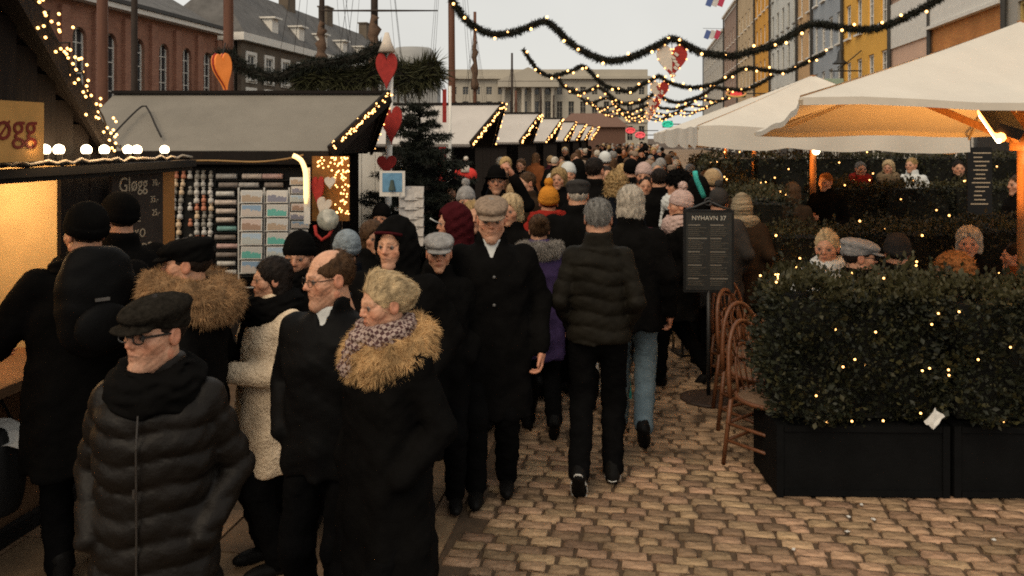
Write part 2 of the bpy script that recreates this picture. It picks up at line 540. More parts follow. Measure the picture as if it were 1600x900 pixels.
# kerb line and slabs on the stall side
t = 2.6; r = random.Random(11)
while t < 16:
    L = r.uniform(0.75, 1.05)
    mb = MB(); mb.box((0, 0, -0.03), (0.135, L - 0.012, 0.06))
    mb.build('kerb_stone', m_kerb, ground, mw=Matrix.Translation(ST(-1.065, t + L / 2, 0.0 + r.uniform(-0.002, 0.002))) @ Matrix.Rotation(-ANG, 4, 'Z'))
    t += L
t = 1.9; row = 0
slab_me = {}
while t < 12:
    s = -1.14 - (0.35 if row % 2 else 0)
    if row % 2:
        pass
    x = -1.14
    first = True
    while x > -3.6:
        wdt = 0.35 if (first and row % 2) else 0.68
        first = False
        if wdt not in slab_me:
            mb = MB(); mb.box((0, 0, -0.03), (wdt - 0.012, 0.44, 0.06)); slab_me[wdt] = mb.mesh('paving_slab', m_slab)
        link('paving_slab', slab_me[wdt], ground, mw=Matrix.Translation(ST(x - wdt / 2, t, r.uniform(-0.004, 0.003))) @ Matrix.Rotation(-ANG, 4, 'Z') @ Matrix.Rotation(r.uniform(-0.006, 0.006), 4, 'X'))
        x -= wdt
    t += 0.455; row += 1

# ------------------------------------------------------------------ buildings
m_pane = mat('window_glass', (0.03, 0.035, 0.04), 0.08, 0.3, 0.7, spec=0.6)
m_white = mat('white_paint', (0.72, 0.69, 0.63), 0.6, 0.1, 4)
m_slate = mat('slate_roof', (0.11, 0.105, 0.1), 0.8, 0.35, 1.2, 0.4, 3)
m_tile = mat('clay_tile', (0.26, 0.11, 0.065), 0.8, 0.3, 1.5, 0.5, 5)
m_lead = mat('dark_gutter', (0.05, 0.048, 0.045), 0.6, 0.2, 3)

def brick_mat(name, c1, c2, mortar, sc=1.0):
    m = mat(name, c1, 0.9, 0.2, 0.5)
    n, l = m.node_tree.nodes, m.node_tree.links
    b = n['Principled BSDF']; tc = [x for x in n if x.type == 'TEX_COORD'][0]
    br = n.new('ShaderNodeTexBrick'); br.inputs['Scale'].default_value = sc
    br.inputs['Brick Width'].default_value = 0.24; br.inputs['Row Height'].default_value = 0.075; br.inputs['Mortar Size'].default_value = 0.008
    br.inputs['Color1'].default_value = (*c1, 1); br.inputs['Color2'].default_value = (*c2, 1); br.inputs['Mortar'].default_value = (*mortar, 1)
    mp = n.new('ShaderNodeMapping'); mp.inputs['Rotation'].default_value = (math.radians(90), 0, 0)
    l.new(tc.outputs['Object'], mp.inputs[0]); l.new(mp.outputs[0], br.inputs['Vector'])
    nz = n.new('ShaderNodeTexNoise'); nz.inputs['Scale'].default_value = 0.8; nz.inputs['Detail'].default_value = 6
    l.new(tc.outputs['Object'], nz.inputs['Vector'])
    mr = n.new('ShaderNodeMapRange'); mr.inputs['To Min'].default_value = 0.55; mr.inputs['To Max'].default_value = 1.45
    l.new(nz.outputs[0], mr.inputs[0])
    vm = n.new('ShaderNodeVectorMath'); vm.operation = 'SCALE'
    l.new(br.outputs['Color'], vm.inputs[0]); l.new(mr.outputs[0], vm.inputs['Scale']); l.new(vm.outputs[0], b.inputs['Base Color'])
    return m

m_shopfront = mat('shopfront_paint', (0.022, 0.018, 0.014), 0.5, 0.3, 2)  # dark tone on ground floors stands in for shade behind the terrace
def side_matrix(s, t, side):
    """local x runs along the facade, y into the building"""
    if side == 'right': X, Yv = -SD, SR
    elif side == 'left': X, Yv = SD, -SR
    else: X, Yv = SR, SD
    M = Matrix.Identity(4)
    for i in range(3):
        M[i][0], M[i][1], M[i][2] = X[i], Yv[i], (0, 0, 1)[i]
    p = ST(s, t)
    M[0][3], M[1][3], M[2][3] = p.x, p.y, 0
    return M

WIN = {}
def window(parent, x, z, w, h, frame_m, y=0.12, mull=(1, 2), arch=False, sill=True):
    k = (round(w, 2), round(h, 2), frame_m.name, mull, arch, sill)
    if k not in WIN:
        f = MB(); b = 0.09
        f.box((0, 0, b / 2), (w, 0.08, b)); f.box((0, 0, h - b / 2), (w, 0.08, b))
        f.box((-w / 2 + b / 2, 0, h / 2), (b, 0.08, h - 2 * b)); f.box((w / 2 - b / 2, 0, h / 2), (b, 0.08, h - 2 * b))
        for i in range(1, mull[0] + 1):
            f.box((-w / 2 + w * i / (mull[0] + 1), 0.004, h / 2), (0.06, 0.06, h - 2 * b))
        for i in range(1, mull[1] + 1):
            f.box((0, 0.008, h * i / (mull[1] + 1)), (w - 2 * b, 0.05, 0.05))
        if sill: f.box((0, -0.14, -0.05), (w + 0.16, 0.24, 0.1))
        g_ = MB(); g_.add([(-w / 2 + 0.02, 0.02, 0.02), (w / 2 - 0.02, 0.02, 0.02), (w / 2 - 0.02, 0.02, h - 0.02), (-w / 2 + 0.02, 0.02, h - 0.02)], [(0, 1, 2, 3)])
        WIN[k] = (f.mesh('window', frame_m), g_.mesh('pane', m_pane))
    o = link('window', WIN[k][0], parent, (x, y, z))
    link('pane', WIN[k][1], o)
    return o

def wall_grid(mb, x0, x1, z0, z1, holes, thick=0.3, mi=0):
    xs = sorted({x0, x1} | {h[0] for h in holes} | {h[1] for h in holes}); zs = sorted({z0, z1} | {h[2] for h in holes} | {h[3] for h in holes})
    for i in range(len(xs) - 1):
        run = None
        for j in range(len(zs) - 1):
            cx, cz = (xs[i] + xs[i + 1]) / 2, (zs[j] + zs[j + 1]) / 2
            hole = any(h[0] < cx < h[1] and h[2] < cz < h[3] for h in holes)
            if not hole:
                if run is None: run = zs[j]
            if (hole or j == len(zs) - 2) and run is not None:
                top = zs[j] if hole else zs[j + 1]
                mb.box(((xs[i] + xs[i + 1]) / 2, thick / 2, (run + top) / 2), (xs[i + 1] - xs[i], thick, top - run), mi)
                run = None

def house(label, s, t0, t1, h, side, wall_m, trim_m, floors, cols, roof_m, depth=9.0, ww=1.05, wh=1.7, z_first=3.6, z_step=3.1, ground_z=0.0,
          band=None, mull=(1, 2), roof_h=3.5, cat='building', group=None, chimney=True, name='town_house', roof='ridge', shop=True):
    L = t1 - t0
    root = empty(name, label=label, cat=cat, group=group)
    root.matrix_basis = side_matrix(s, (t0 + t1) / 2, side)
    holes = []; wins = []
    for fl in range(floors):
        for c in range(cols):
            x = -L / 2 + L * (c + 0.5) / cols
            z = z_first + fl * z_step
            if z + wh > h - 0.4: continue
            holes.append((x - ww / 2, x + ww / 2, z, z + wh)); wins.append((x, z))
    if shop:
        nsh = max(1, cols // 2)
        for c in range(nsh):
            x = -L / 2 + L * (c + 0.5) / nsh
            hw = min(1.1, L / nsh * 0.36)
            holes.append((x - hw, x + hw, 0.5, 2.8)); 
    zs_ = 3.5 if shop else ground_z
    mb = MB(); wall_grid(mb, -L / 2 + 0.01, L / 2 - 0.01, zs_, h, [q for q in holes if q[2] > zs_])
    wall = mb.build('wall', wall_m, root)
    if shop:
        mb = MB(); wall_grid(mb, -L / 2 + 0.01, L / 2 - 0.01, ground_z, zs_, [q for q in holes if q[2] < zs_]); mb.box((0, -0.1, zs_ - 0.25), (L - 0.03, 0.2, 0.4)); mb.build('shopfront', m_shopfront, root)
    body = MB(); body.box((0, depth / 2 + 0.5, h / 2), (L - 0.05, depth - 0.4, h - 0.02)); body.build('rear_block', wall_m, root)
    for (x, z) in wins: window(root, x, z, ww, wh, trim_m, mull=mull)
    if shop:
        for c in range(nsh):
            x = -L / 2 + L * (c + 0.5) / nsh
            window(root, x, 0.5, 2 * min(1.1, L / nsh * 0.36), 2.3, trim_m, mull=(2, 1))
    cn = MB(); cn.box((0, 0.02, h + 0.12), (L - 0.02, 0.75, 0.24)); cn.box((0, 0.1, h - 0.16), (L - 0.02, 0.35, 0.3)); cn.build('cornice', trim_m, root)
    if band:
        b_ = MB()
        for (z, hh, pr) in band: b_.box((0, -pr / 2 + 0.001, z), (L - 0.02, pr, hh))
        b_.build('string_course', trim_m, root)
    dp = MB(); dp.tube([(-L / 2 + 0.12, -0.12, 3.6), (-L / 2 + 0.12, -0.12, h)], 0.09, 8); dp.build('downpipe', m_lead, root)
    rf = MB()
    if roof == 'ridge':
        pts = [(-0.3, h + 0.24), (depth + 0.6, h + 0.24), (depth / 2, h + 0.24 + roof_h)]
        rf.add([(-L / 2, y, z) for y, z in pts] + [(L / 2, y, z) for y, z in pts], [(0, 2, 1), (3, 4, 5), (0, 3, 5, 2), (2, 5, 4, 1), (0, 1, 4, 3)])
    else:
        i = min(L / 2 - 0.5, depth / 2)
        rf.add([(-L / 2 - 0.2, -0.3, h + 0.24), (L / 2 + 0.2, -0.3, h + 0.24), (L / 2 + 0.2, depth + 0.6, h + 0.24), (-L / 2 - 0.2, depth + 0.6, h + 0.24),
                (-L / 2 + i, depth / 2, h + roof_h), (L / 2 - i, depth / 2, h + roof_h)], [(0, 1, 5, 4), (1, 2, 5), (2, 3, 4, 5), (3, 0, 4), (0, 3, 2, 1)])
    rfo = rf.build('roof', roof_m, root)
    if chimney:
        for k, x in enumerate((-L * 0.3, L * 0.33)[:2 if L > 8 else 1]):
            c = MB(); c.box((x, depth / 2 + 0.3, h + roof_h + 0.4), (1.1, 0.7, 1.9)); c.box((x, depth / 2 + 0.3, h + roof_h + 1.43), (1.3, 0.9, 0.16))
            c.build('chimney', wall_m, rfo)
    return root

# right-hand row of painted houses (s about 10.9)
paint = lambda nm, c: mat('render_' + nm, c, 0.85, 0.16, 0.45, 0.12, 12)
RB = [
    ('grey house with dark windows in yellow frames behind the large parasol', 14.0, 26.6, 15, paint('grey', (0.36, 0.34, 0.3)), mat('yellow_frames', (0.55, 0.4, 0.14), 0.6, 0.1), 4, 5, m_tile),
    ('orange brick house with broad white band above the parasol', 26.6, 33.0, 16, brick_mat('orange_brick', (0.62, 0.25, 0.065), (0.52, 0.19, 0.05), (0.4, 0.22, 0.1)), m_white, 4, 3, m_tile),
    ('pink and white house between orange brick house and yellow house', 33.0, 38.0, 16, paint('pinkwhite', (0.66, 0.44, 0.32)), m_white, 4, 3, m_tile),
    ('warm yellow house with white windows and sign brackets', 38.0, 46.5, 16.5, paint('yellow', (0.74, 0.40, 0.07)), m_white, 4, 4, m_tile),
    ('blue grey house next to the yellow house', 46.5, 54.5, 17, paint('bluegrey', (0.32, 0.35, 0.38)), m_white, 4, 4, m_slate),
    ('narrow beige house between blue grey and white houses', 54.5, 59.5, 17, paint('beige', (0.56, 0.36, 0.18)), m_white, 4, 2, m_tile),
    ('pale white plastered house rising beyond the beige house', 59.5, 71.5, 18, paint('palewhite', (0.58, 0.58, 0.54)), mat('grey_frames', (0.38, 0.38, 0.36), 0.6, 0.1), 5, 5, m_slate),
    ('deep orange plastered house, farthest of the bright houses', 71.5, 81.0, 18, paint('ochre', (0.66, 0.32, 0.045)), m_white, 5, 4, m_tile),
    ('beige brown house beyond the orange house', 81.0, 95.0, 18, paint('tan', (0.5, 0.37, 0.22)), m_white, 5, 5, m_tile),
    ('reddish brown house near the end of the painted row', 95.0, 110.0, 17.5, paint('brown', (0.3, 0.2, 0.15)), m_white, 5, 5, m_tile),
    ('pale grey house at the far end of the painted row', 110.0, 145.0, 16, paint('palegrey', (0.44, 0.41, 0.36)), m_white, 4, 9, m_slate),
]
for (lab, t0, t1, h, wm, tm, fl, co, rm) in RB:
    bd = None
    if 'orange brick' in lab: bd = [(7.0, 1.5, 0.12), (6.2, 0.12, 0.22)]
    if 'pink and white' in lab: bd = [(6.9, 1.9, 0.08)]
    house(lab, 10.85, t0 * 1.012, t1 * 1.012, h, 'right', wm, tm, fl, co, rm, band=bd, z_first=4.3 if not bd else 8.2, z_step=3.0, ww=1.0 if co > 2 else 0.9, wh=1.75,
          group='painted houses along the quay')
# sign brackets on the yellow house
bk = empty('hanging_sign', ST(10.8, 43.2, 0), -ANG, 'dark wrought iron shop sign bracket on the yellow house', 'sign')
m_iron = mat('black_iron', (0.02, 0.02, 0.02), 0.5, 0.2, 8, spec=0.4)
mb = MB(); mb.bar((0, 0, 5.4), (-1.5, 0, 5.4), 0.06); mb.bar((0, 0, 6.4), (-1.1, 0, 5.45), 0.05); mb.bar((-1.3, 0, 5.4), (-1.3, 0, 5.1), 0.03); mb.build('bracket', m_iron, bk)
mb = MB(); mb.lathe([(0.02, 0.75), (0.12, 0.6), (0.18, 0.2), (0.35, 0.05), (0.38, 0)], 12, c=(-1.0, 0, 5.75)); mb.build('bell_lamp', m_iron, bk, True)
mb = MB(); mb.box((-1.3, 0, 4.75), (0.9, 0.08, 0.55)); mb.build('sign_plate', mat('sign_green', (0.3, 0.4, 0.33), 0.5), bk)

# red brick hall with arched windows across the canal
m_redbrick = brick_mat('red_brick', (0.36, 0.165, 0.105), (0.28, 0.12, 0.08), (0.26, 0.17, 0.12))
def brick_hall():
    root = empty('brick_hall', label='red brick hall with tall arched windows across the canal', cat='building')
    t0, t1 = 20.0, 54.0; L = t1 - t0; h = 9.3
    root.matrix_basis = side_matrix(-29.0, (t0 + t1) / 2, 'left')
    n = 13; holes = []; xs = []
    for c in range(n):
        x = -L / 2 + L * (c + 0.5) / n; xs.append(x)
        holes += [(x - 0.55, x + 0.55, 3.9, 7.9), (x - 0.4, x + 0.4, 2.0, 2.9)]
    mb = MB(); wall_grid(mb, -L / 2, L / 2, -0.5, h, holes, 0.4); mb.build('wall', m_redbrick, root)
    sp = MB(); arc = [(0.55 * math.cos(a), 7.35 + 0.55 * math.sin(a)) for a in [math.pi * k / 8 for k in range(9)]]
    for k in range(8):
        a, b = arc[k], arc[k + 1]
        sp.add([(a[0], 0.003, a[1]), (a[0], 0.003, 7.9), (b[0], 0.003, 7.9), (b[0], 0.003, b[1]), (a[0], 0.3, a[1]), (b[0], 0.3, b[1])], [(0, 1, 2, 3), (0, 3, 5, 4)])
    spm = sp.mesh('arch_spandrel', m_redbrick)
    for x in xs:
        link('arch_spandrel', spm, root, (x, 0, 0))
        window(root, x, 3.9, 1.1, 4.0, m_white, 0.24, (1, 4)); window(root, x, 2.0, 0.8, 0.9, m_white, 0.2, (1, 0))
    p = MB(); p.box((0, -0.1, 4.2), (0.62, 0.22, 9.3)); pm = p.mesh('pilaster', m_redbrick)
    for c in range(n + 1): link('pilaster', pm, root, (-L / 2 + L * c / n, 0, 0))
    cn = MB(); cn.box((0, -0.2, h + 0.05), (L + 0.6, 0.9, 0.28)); cn.build('cornice', m_white, root)
    gt = MB(); gt.box((0, -0.5, h + 0.32), (L + 0.8, 0.5, 0.22)); gt.build('gutter', m_lead, root)
    rf = MB(); rf.add([(-L / 2 - .3, -0.3, h + .3), (L / 2 + .3, -0.3, h + .3), (L / 2 + .3, 12, h + .3), (-L / 2 - .3, 12, h + .3), (-L / 2, 6, h + 4), (L / 2, 6, h + 4)], [(0, 1, 5, 4), (2, 3, 4, 5), (1, 2, 5), (3, 0, 4)])
    rf.build('roof', m_slate, root)
    bd = MB(); bd.box((0, 6.3, h / 2), (L - .1, 11.4, h)); bd.build('rear_block', m_redbrick, root)
brick_hall()

# grey-brown canal house with slate hip roof: end wall towards us and a long facade
m_umber = brick_mat('umber_brick', (0.135, 0.105, 0.075), (0.105, 0.08, 0.06), (0.13, 0.11, 0.085))
def canal_house():
    root = empty('canal_house', label='grey brown canal house with white framed windows and slate hip roof', cat='building')
    s0, t0, t1, h, W = -28.0, 55.5, 100.0, 9.2, 6.4
    L = t1 - t0
    root.matrix_basis = side_matrix(s0, (t0 + t1) / 2, 'left')
    n = 15; holes = []; wl_ = []
    for c in range(n):
        x = -L / 2 + L * (c + 0.5) / n
        for z in (0.9, 3.7, 6.3):
            holes.append((x - 0.6, x + 0.6, z, z + 1.8)); wl_.append((x, z))
    mb = MB(); wall_grid(mb, -L / 2, L / 2, -0.5, h, holes); mb.build('wall', m_umber, root)
    for x, z in wl_: 
        window(root, x, z, 1.2, 1.8, m_white, 0.06)
    sm = MB(); b = 0.24
    for (cx, cz, dx, dz) in ((0, -b / 2, 1.2 + 2 * b, b), (0, 1.8 + b / 2, 1.2 + 2 * b, b), (-.6 - b / 2, .9, b, 1.8), (.6 + b / 2, .9, b, 1.8)): sm.box((cx, -0.03, cz), (dx, 0.09, dz))
    smm = sm.mesh('window_surround', m_white)
    for x, z in wl_: link('window_surround', smm, root, (x, 0, z))
    # end wall towards the camera (local x = -L/2 plane)
    ew = MB(); ew.box((-L / 2 - 0.05, W / 2 + 0.4, h / 2), (0.3, W - 0.5, h - 0.02)); ew.build('end_wall', m_umber, root)
    for y in (1.9, 4.9):
        for z in (3.7, 6.3):
            o = window(root, -L / 2 - 0.22, z, 1.2, 1.8, m_white, y); o.rotation_euler = (0, 0, math.radians(-90))
            o2 = link('window_surround', smm, root, (-L / 2 - 0.2, y, z), (0, 0, math.radians(-90)))
    bd = MB(); bd.box((0, W / 2 + 0.4, h / 2), (L - 0.2, W - 0.4, h)); bd.build('rear_block', m_umber, root)
    cn = MB(); cn.box((0, W / 2, h + 0.1), (L + 0.8, W + 0.8, 0.55)); cn.build('cornice', m_white, root)
    rf = MB(); rf.add([(-L / 2 - .4, -0.4, h + .38), (L / 2 + .4, -0.4, h + .38), (L / 2 + .4, W + .4, h + .38), (-L / 2 - .4, W + .4, h + .38), (-L / 2 + 2.2, W / 2, h + 4.6), (L / 2 - 2.2, W / 2, h + 4.6)],
                     [(0, 1, 5, 4), (1, 2, 5), (2, 3, 4, 5), (3, 0, 4), (0, 3, 2, 1)])
    rfo = rf.build('roof', m_slate, root)
    for k in range(7):
        d = MB(); x = -L / 2 + 6 + k * 5.2
        d.box((x, 0.7, h + 1.5), (1.1, 1.0, 1.3)); d.box((x, 0.6, h + 2.22), (1.4, 1.4, 0.14)); d.build('dormer', m_white, rfo)
    for x in (-L / 2 + 5, -L / 2 + 15, 2, 14):
        c = MB(); c.box((x, W / 2, h + 4.8), (1.6, 0.9, 2.2)); c.box((x, W / 2, h + 5.95), (1.85, 1.1, 0.14)); c.build('chimney', m_umber, rfo)
canal_house()

# long pale stone palace closing the square
m_stone = mat('haze_pale_sandstone', (0.42, 0.385, 0.32), 0.9, 0.15, 0.15, 0.1, 2)  # stone colour lightened to stand in for distance haze
def palace():
    root = empty('stone_palace', label='long pale stone palace with columned portico closing the square', cat='building')
    Y = 172.0
    x0, x1 = (700 - CX) / F * Y, (1012 - CX) / F * Y
    L = x1 - x0; h = 14.2
    root.location = ((x0 + x1) / 2, Y, 0)
    n = 17; holes = []; ws = []
    for c in range(n):
        x = -L / 2 + L * (c + 0.5) / n
        for z, wh in ((1.5, 3.0), (6.2, 3.4), (11.0, 1.6)):
            holes.append((x - 0.6, x + 0.6, z, z + wh)); ws.append((x, z, wh))
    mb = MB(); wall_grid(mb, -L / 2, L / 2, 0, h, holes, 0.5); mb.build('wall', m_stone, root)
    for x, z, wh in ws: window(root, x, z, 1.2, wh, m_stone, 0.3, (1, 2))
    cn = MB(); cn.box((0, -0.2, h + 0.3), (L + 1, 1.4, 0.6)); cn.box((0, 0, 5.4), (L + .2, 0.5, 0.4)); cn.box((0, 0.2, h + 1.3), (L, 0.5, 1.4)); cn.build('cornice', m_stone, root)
    px = (825 - CX) / F * Y - (x0 + x1) / 2
    for k in range(6):
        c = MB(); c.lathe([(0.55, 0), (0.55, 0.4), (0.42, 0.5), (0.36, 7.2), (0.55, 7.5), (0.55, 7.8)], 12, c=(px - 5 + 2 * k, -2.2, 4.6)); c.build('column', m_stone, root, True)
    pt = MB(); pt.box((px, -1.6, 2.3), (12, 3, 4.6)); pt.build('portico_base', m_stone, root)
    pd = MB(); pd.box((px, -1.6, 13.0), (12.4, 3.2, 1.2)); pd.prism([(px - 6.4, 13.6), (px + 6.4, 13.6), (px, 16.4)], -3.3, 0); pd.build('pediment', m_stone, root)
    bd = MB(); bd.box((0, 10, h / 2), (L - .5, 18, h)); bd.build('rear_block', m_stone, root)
palace()
# a far tower above the roofs and the low brown pavilion beneath the palace
tw = empty('far_tower', P(646, 215, 260).xy.to_3d(), 0, 'pale grey stump of a tower far behind the masts', 'tower')
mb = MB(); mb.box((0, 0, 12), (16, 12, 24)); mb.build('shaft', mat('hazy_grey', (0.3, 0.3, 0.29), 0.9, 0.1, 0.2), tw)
mb = MB(); mb.lathe([(8.5, 24), (7.6, 26), (6.5, 28.5), (5.6, 30)], 16); mb.build('drum', mat('hazy_grey'), tw, True)
pv = empty('low_pavilion', P(925, 215, 120).xy.to_3d(), 0, 'low brown roofed pavilion in front of the stone palace', 'building')
mb = MB(); mb.box((0, 0, 1.8), (9, 5, 3.6)); mb.build('wall', mat('brown_wall', (0.14, 0.08, 0.06), 0.9), pv)
mb = MB(); mb.add([(-5, -3, 3.6), (5, -3, 3.6), (5, 3, 3.6), (-5, 3, 3.6), (-3, 0, 5.6), (3, 0, 5.6)], [(0, 1, 5, 4), (1, 2, 5), (2, 3, 4, 5), (3, 0, 4), (0, 3, 2, 1)]); mb.build('roof', mat('brown_roof', (0.17, 0.1, 0.075), 0.9), pv)

# ------------------------------------------------------------------ sailing boats: hull in the canal, mast and rigging above the stalls
m_mast = mat('varnished_mast', (0.13, 0.055, 0.032), 0.55, 0.3, 3, stretch=(4, 4, 0.4))
m_mast_dark = mat('tarred_mast', (0.035, 0.024, 0.018), 0.7, 0.3, 3)
m_hull = mat('tarred_hull', (0.03, 0.026, 0.024), 0.6, 0.3, 2)
m_deck = mat('deck_wood', (0.2, 0.12, 0.07), 0.8, 0.3, 3)
m_rope = mat('tarred_rope', (0.02, 0.017, 0.015), 0.9, 0.1)
m_sail = mat('furled_sail', (0.12, 0.075, 0.05), 0.9, 0.4, 6, 0.4)
def boat(u, wpx, Y, H, label, mm=None, yard=None, furled=False, lean=0.0, thin=0.8, stays=True):
    mm = mm or m_mast
    base = P(u, 215, Y); base.z = -1.6
    root = empty('sailing_boat', base, -ANG, label, 'sailing boat', 'sailing boats moored along the canal')
    hl = MB(); prof = []
    for k in range(9):
        q = k / 8; y = -5 + 10 * q; b = 1.35 * math.sin(math.pi * min(0.97, q * 0.86 + 0.12)) ** 0.6
        sh = 1.0 + 0.5 * (2 * q - 1) ** 2
        prof.append([(-b, y, sh), (-b * 0.8, y, 0.1), (0, y, -0.4), (b * 0.8, y, 0.1), (b, y, sh)])
    vs = [p for ring in prof for p in ring]; fs = []
    for k in range(8):
        for i in range(4): fs.append((k * 5 + i, k * 5 + i + 1, (k + 1) * 5 + i + 1, (k + 1) * 5 + i))
    fs += [(0, 1, 2, 3, 4), (44, 43, 42, 41, 40)]
    hl.add(vs, fs); hl.build('hull', m_hull, root)
    dk = MB(); dk.add([prof[k][0] for k in range(9)] + [prof[k][4] for k in range(8, -1, -1)], [tuple(range(18))]); dk.M = Matrix.Translation((0, 0, -0.12)); dk.build('deck', m_deck, root)
    r0 = wpx / F * Y / 2
    top = Vector((lean * H, 0, H))
    ms = MB(); ms.tube([(0, 0, -0.2), top * 0.3, top * 0.7, top], [r0 * 1.05, r0, r0 * 0.9, r0 * thin], 12); ms.build('mast', mm, root, True)
    if stays:
        for k, (x, y) in enumerate(((-1.3, -0.6), (1.3, -0.6), (-1.3, 0.6), (1.3, 0.6), (0, 5), (0, -5))):
            rp = MB(); rp.tube([(x, y, 1.0), tuple(top * 0.93)], 0.007, 4); rp.build('shroud', m_rope, root)
    if yard:
        z, x0, x1, rr = yard
        yd = MB(); yd.M = Matrix.Rotation(ANG, 4, 'Z'); yd.tube([(x0, -r0 * 1.5, z), ((x0 + x1) / 2, -r0 * 1.5, z), (x1, -r0 * 1.5, z)], [rr * 0.6, rr, rr * 0.6], 8); yd.build('yard', mm, root, True)
    if furled:
        fl = MB(); z0, z1 = furled
        n = 9; fl.tube([(0.05 * math.sin(3 * k), -0.05, z0 + (z1 - z0) * k / n) for k in range(n + 1)], [r0 * (1.9 + 0.5 * math.sin(2.1 * k) - 0.09 * k) for k in range(n + 1)], 10); fl.build('furled_sail', m_sail, root, True)
    return root
def zat(v, Y): return EYE - (v - HY) / F * Y + 1.6
boat(160, 17, 14.0, 13, 'thick brown mast rising behind the dark gable with string lights', stays=False)
boat(210, 10, 16.5, 13, 'slim brown mast in front of the red brick hall', m_mast_dark, stays=False)
boat(357, 16, 15.0, 13, 'brown mast with lit orange heart lantern at its garland', m_mast, stays=False)
boat(503, 9, 26.0, 15, 'slim dark mast with wrapped rigging right of the slate roofed house', m_mast_dark, furled=(zat(95, 26), zat(35, 26)))
boat(585, 12, 26.0, 15, 'mast with thin horizontal yard and bundled dark sail', m_mast_dark, yard=(zat(18, 26), -1.7, 2.0, 0.035), furled=(zat(120, 26), zat(25, 26)))
boat(708, 11, 34.0, 18, 'leaning reddish brown mast behind the white stall roof', m_mast, lean=-0.008)
boat(742, 6, 45.0, 10.5, 'thin reddish mast with a crosstree in front of the stone palace', m_mast, furled=(zat(140, 45), zat(65, 45)))
boat(800, 4, 60.0, 9.8, 'thin bare mast at the left end of the far garlands', m_mast_dark)
boat(806, 5, 62.0, 7.2, 'short reddish mast close beside a thin dark one', m_mast)
boat(845, 4, 76.0, 8.2, 'far thin mast in front of the palace portico', m_mast_dark)
boat(865, 3, 84.0, 8.0, 'farthest thin mast, over the stall roofs by the palace', m_mast_dark)

# ================================================================== LIGHTS ON STRINGS, GARLANDS
m_bulb = mat('fairy_bulb', (1, 0.8, 0.5), 0.4, 0.0, emit=(1.0, 0.46, 0.13), estr=5.0, nolight=True)
m_bulb_far = mat('fairy_bulb_far', (1, 0.8, 0.5), 0.4, 0.0, emit=(1.0, 0.42, 0.11), estr=3.0, nolight=True)
m_bulb_big = mat('festoon_bulb', (1, 0.9, 0.75), 0.4, 0.0, emit=(1.0, 0.80, 0.52), estr=7.0)
m_needle = mat('fir_needles', (0.010, 0.013, 0.007), 0.7, 0.5, 9)
m_needle_warm = mat('fir_needles_olive', (0.042, 0.042, 0.016), 0.7, 0.5, 7)
m_twig = mat('fir_twig', (0.014, 0.012, 0.008), 0.9, 0.3, 9)

def resample(pts, step):
    pts = [Vector(p) for p in pts]
    # Catmull-Rom through the points
    out = []
    for i in range(len(pts) - 1):
        p0, p1, p2, p3 = pts[max(i - 1, 0)], pts[i], pts[i + 1], pts[min(i + 2, len(pts) - 1)]
        n = max(2, int((p2 - p1).length / step))
        for k in range(n):
            t = k / n
            out.append(0.5 * ((2 * p1) + (p2 - p0) * t + (2 * p0 - 5 * p1 + 4 * p2 - p3) * t * t + (3 * p1 - p0 - 3 * p2 + p3) * t ** 3))
    out.append(pts[-1])
    return out

def needles(path, rad, dens, seed, width=0.006, core=0.35):
    """needle blades standing off a path; returns V, F"""
    r = np.random.default_rng(seed)
    A = np.array([tuple(p) for p in path])
    seg = np.linalg.norm(np.diff(A, axis=0), axis=1)
    n = int(seg.sum() * dens)
    i = r.choice(len(seg), n, p=seg / seg.sum()); t = r.uniform(0, 1, n)[:, None]
    d = A[i + 1] - A[i]; d /= np.linalg.norm(d, axis=1)[:, None]
    base = A[i] * (1 - t) + A[i + 1] * t
    q = r.normal(0, 1, (n, 3)); q -= d * (q * d).sum(1)[:, None]; q /= np.linalg.norm(q, axis=1)[:, None]
    base = base + q * rad * core * r.uniform(0, 1, n)[:, None]
    return blades(base, q + d * r.choice([-0.7, 0.7], n)[:, None], rad, width, 0.3, seed, 0.25)

def hang_bulbs(parent, path, spacing, rad, seed, br, material=None, name='bulb', off=0.9):
    r = random.Random(seed)
    me = ico(br, material or m_bulb)
    acc = 0.0; nxt = spacing * 0.5
    inv = Vector(parent.location)
    for a, b in zip(path[:-1], path[1:]):
        L = (b - a).length
        while acc + L > nxt:
            p = a.lerp(b, (nxt - acc) / L)
            an = r.uniform(0, 2 * math.pi)
            p = p + Vector((math.cos(an) * rad * off * 0.4, -abs(math.sin(an)) * rad * 0.9 - 0.01, math.sin(an) * rad * off))
            link(name, me, parent, p - inv)
            nxt += spacing * r.uniform(0.5, 1.5)
        acc += L

def garland(pts, rad, dens, seed, label, spacing=0.3, br=0.03, width=0.012, bulbs=True, needle_m=None, bm=None, group='lit fir garlands across the street'):
    root = empty('fir_garland', pts[0], 0, label, 'garland', group)
    path = resample(pts, 0.12)
    inv = root.location
    rp = MB(); rp.tube([p - inv for p in path], rad * 0.5, 7); rp.build('twig_core', m_twig, root)
    V, Fq = needles([p - inv for p in path], rad, dens, seed, width)
    link('needles', np_mesh('needles', V, Fq, needle_m or m_needle, False), root, kind='stuff')
    if bulbs: hang_bulbs(root, path, spacing, rad, seed, br, bm)
    return root

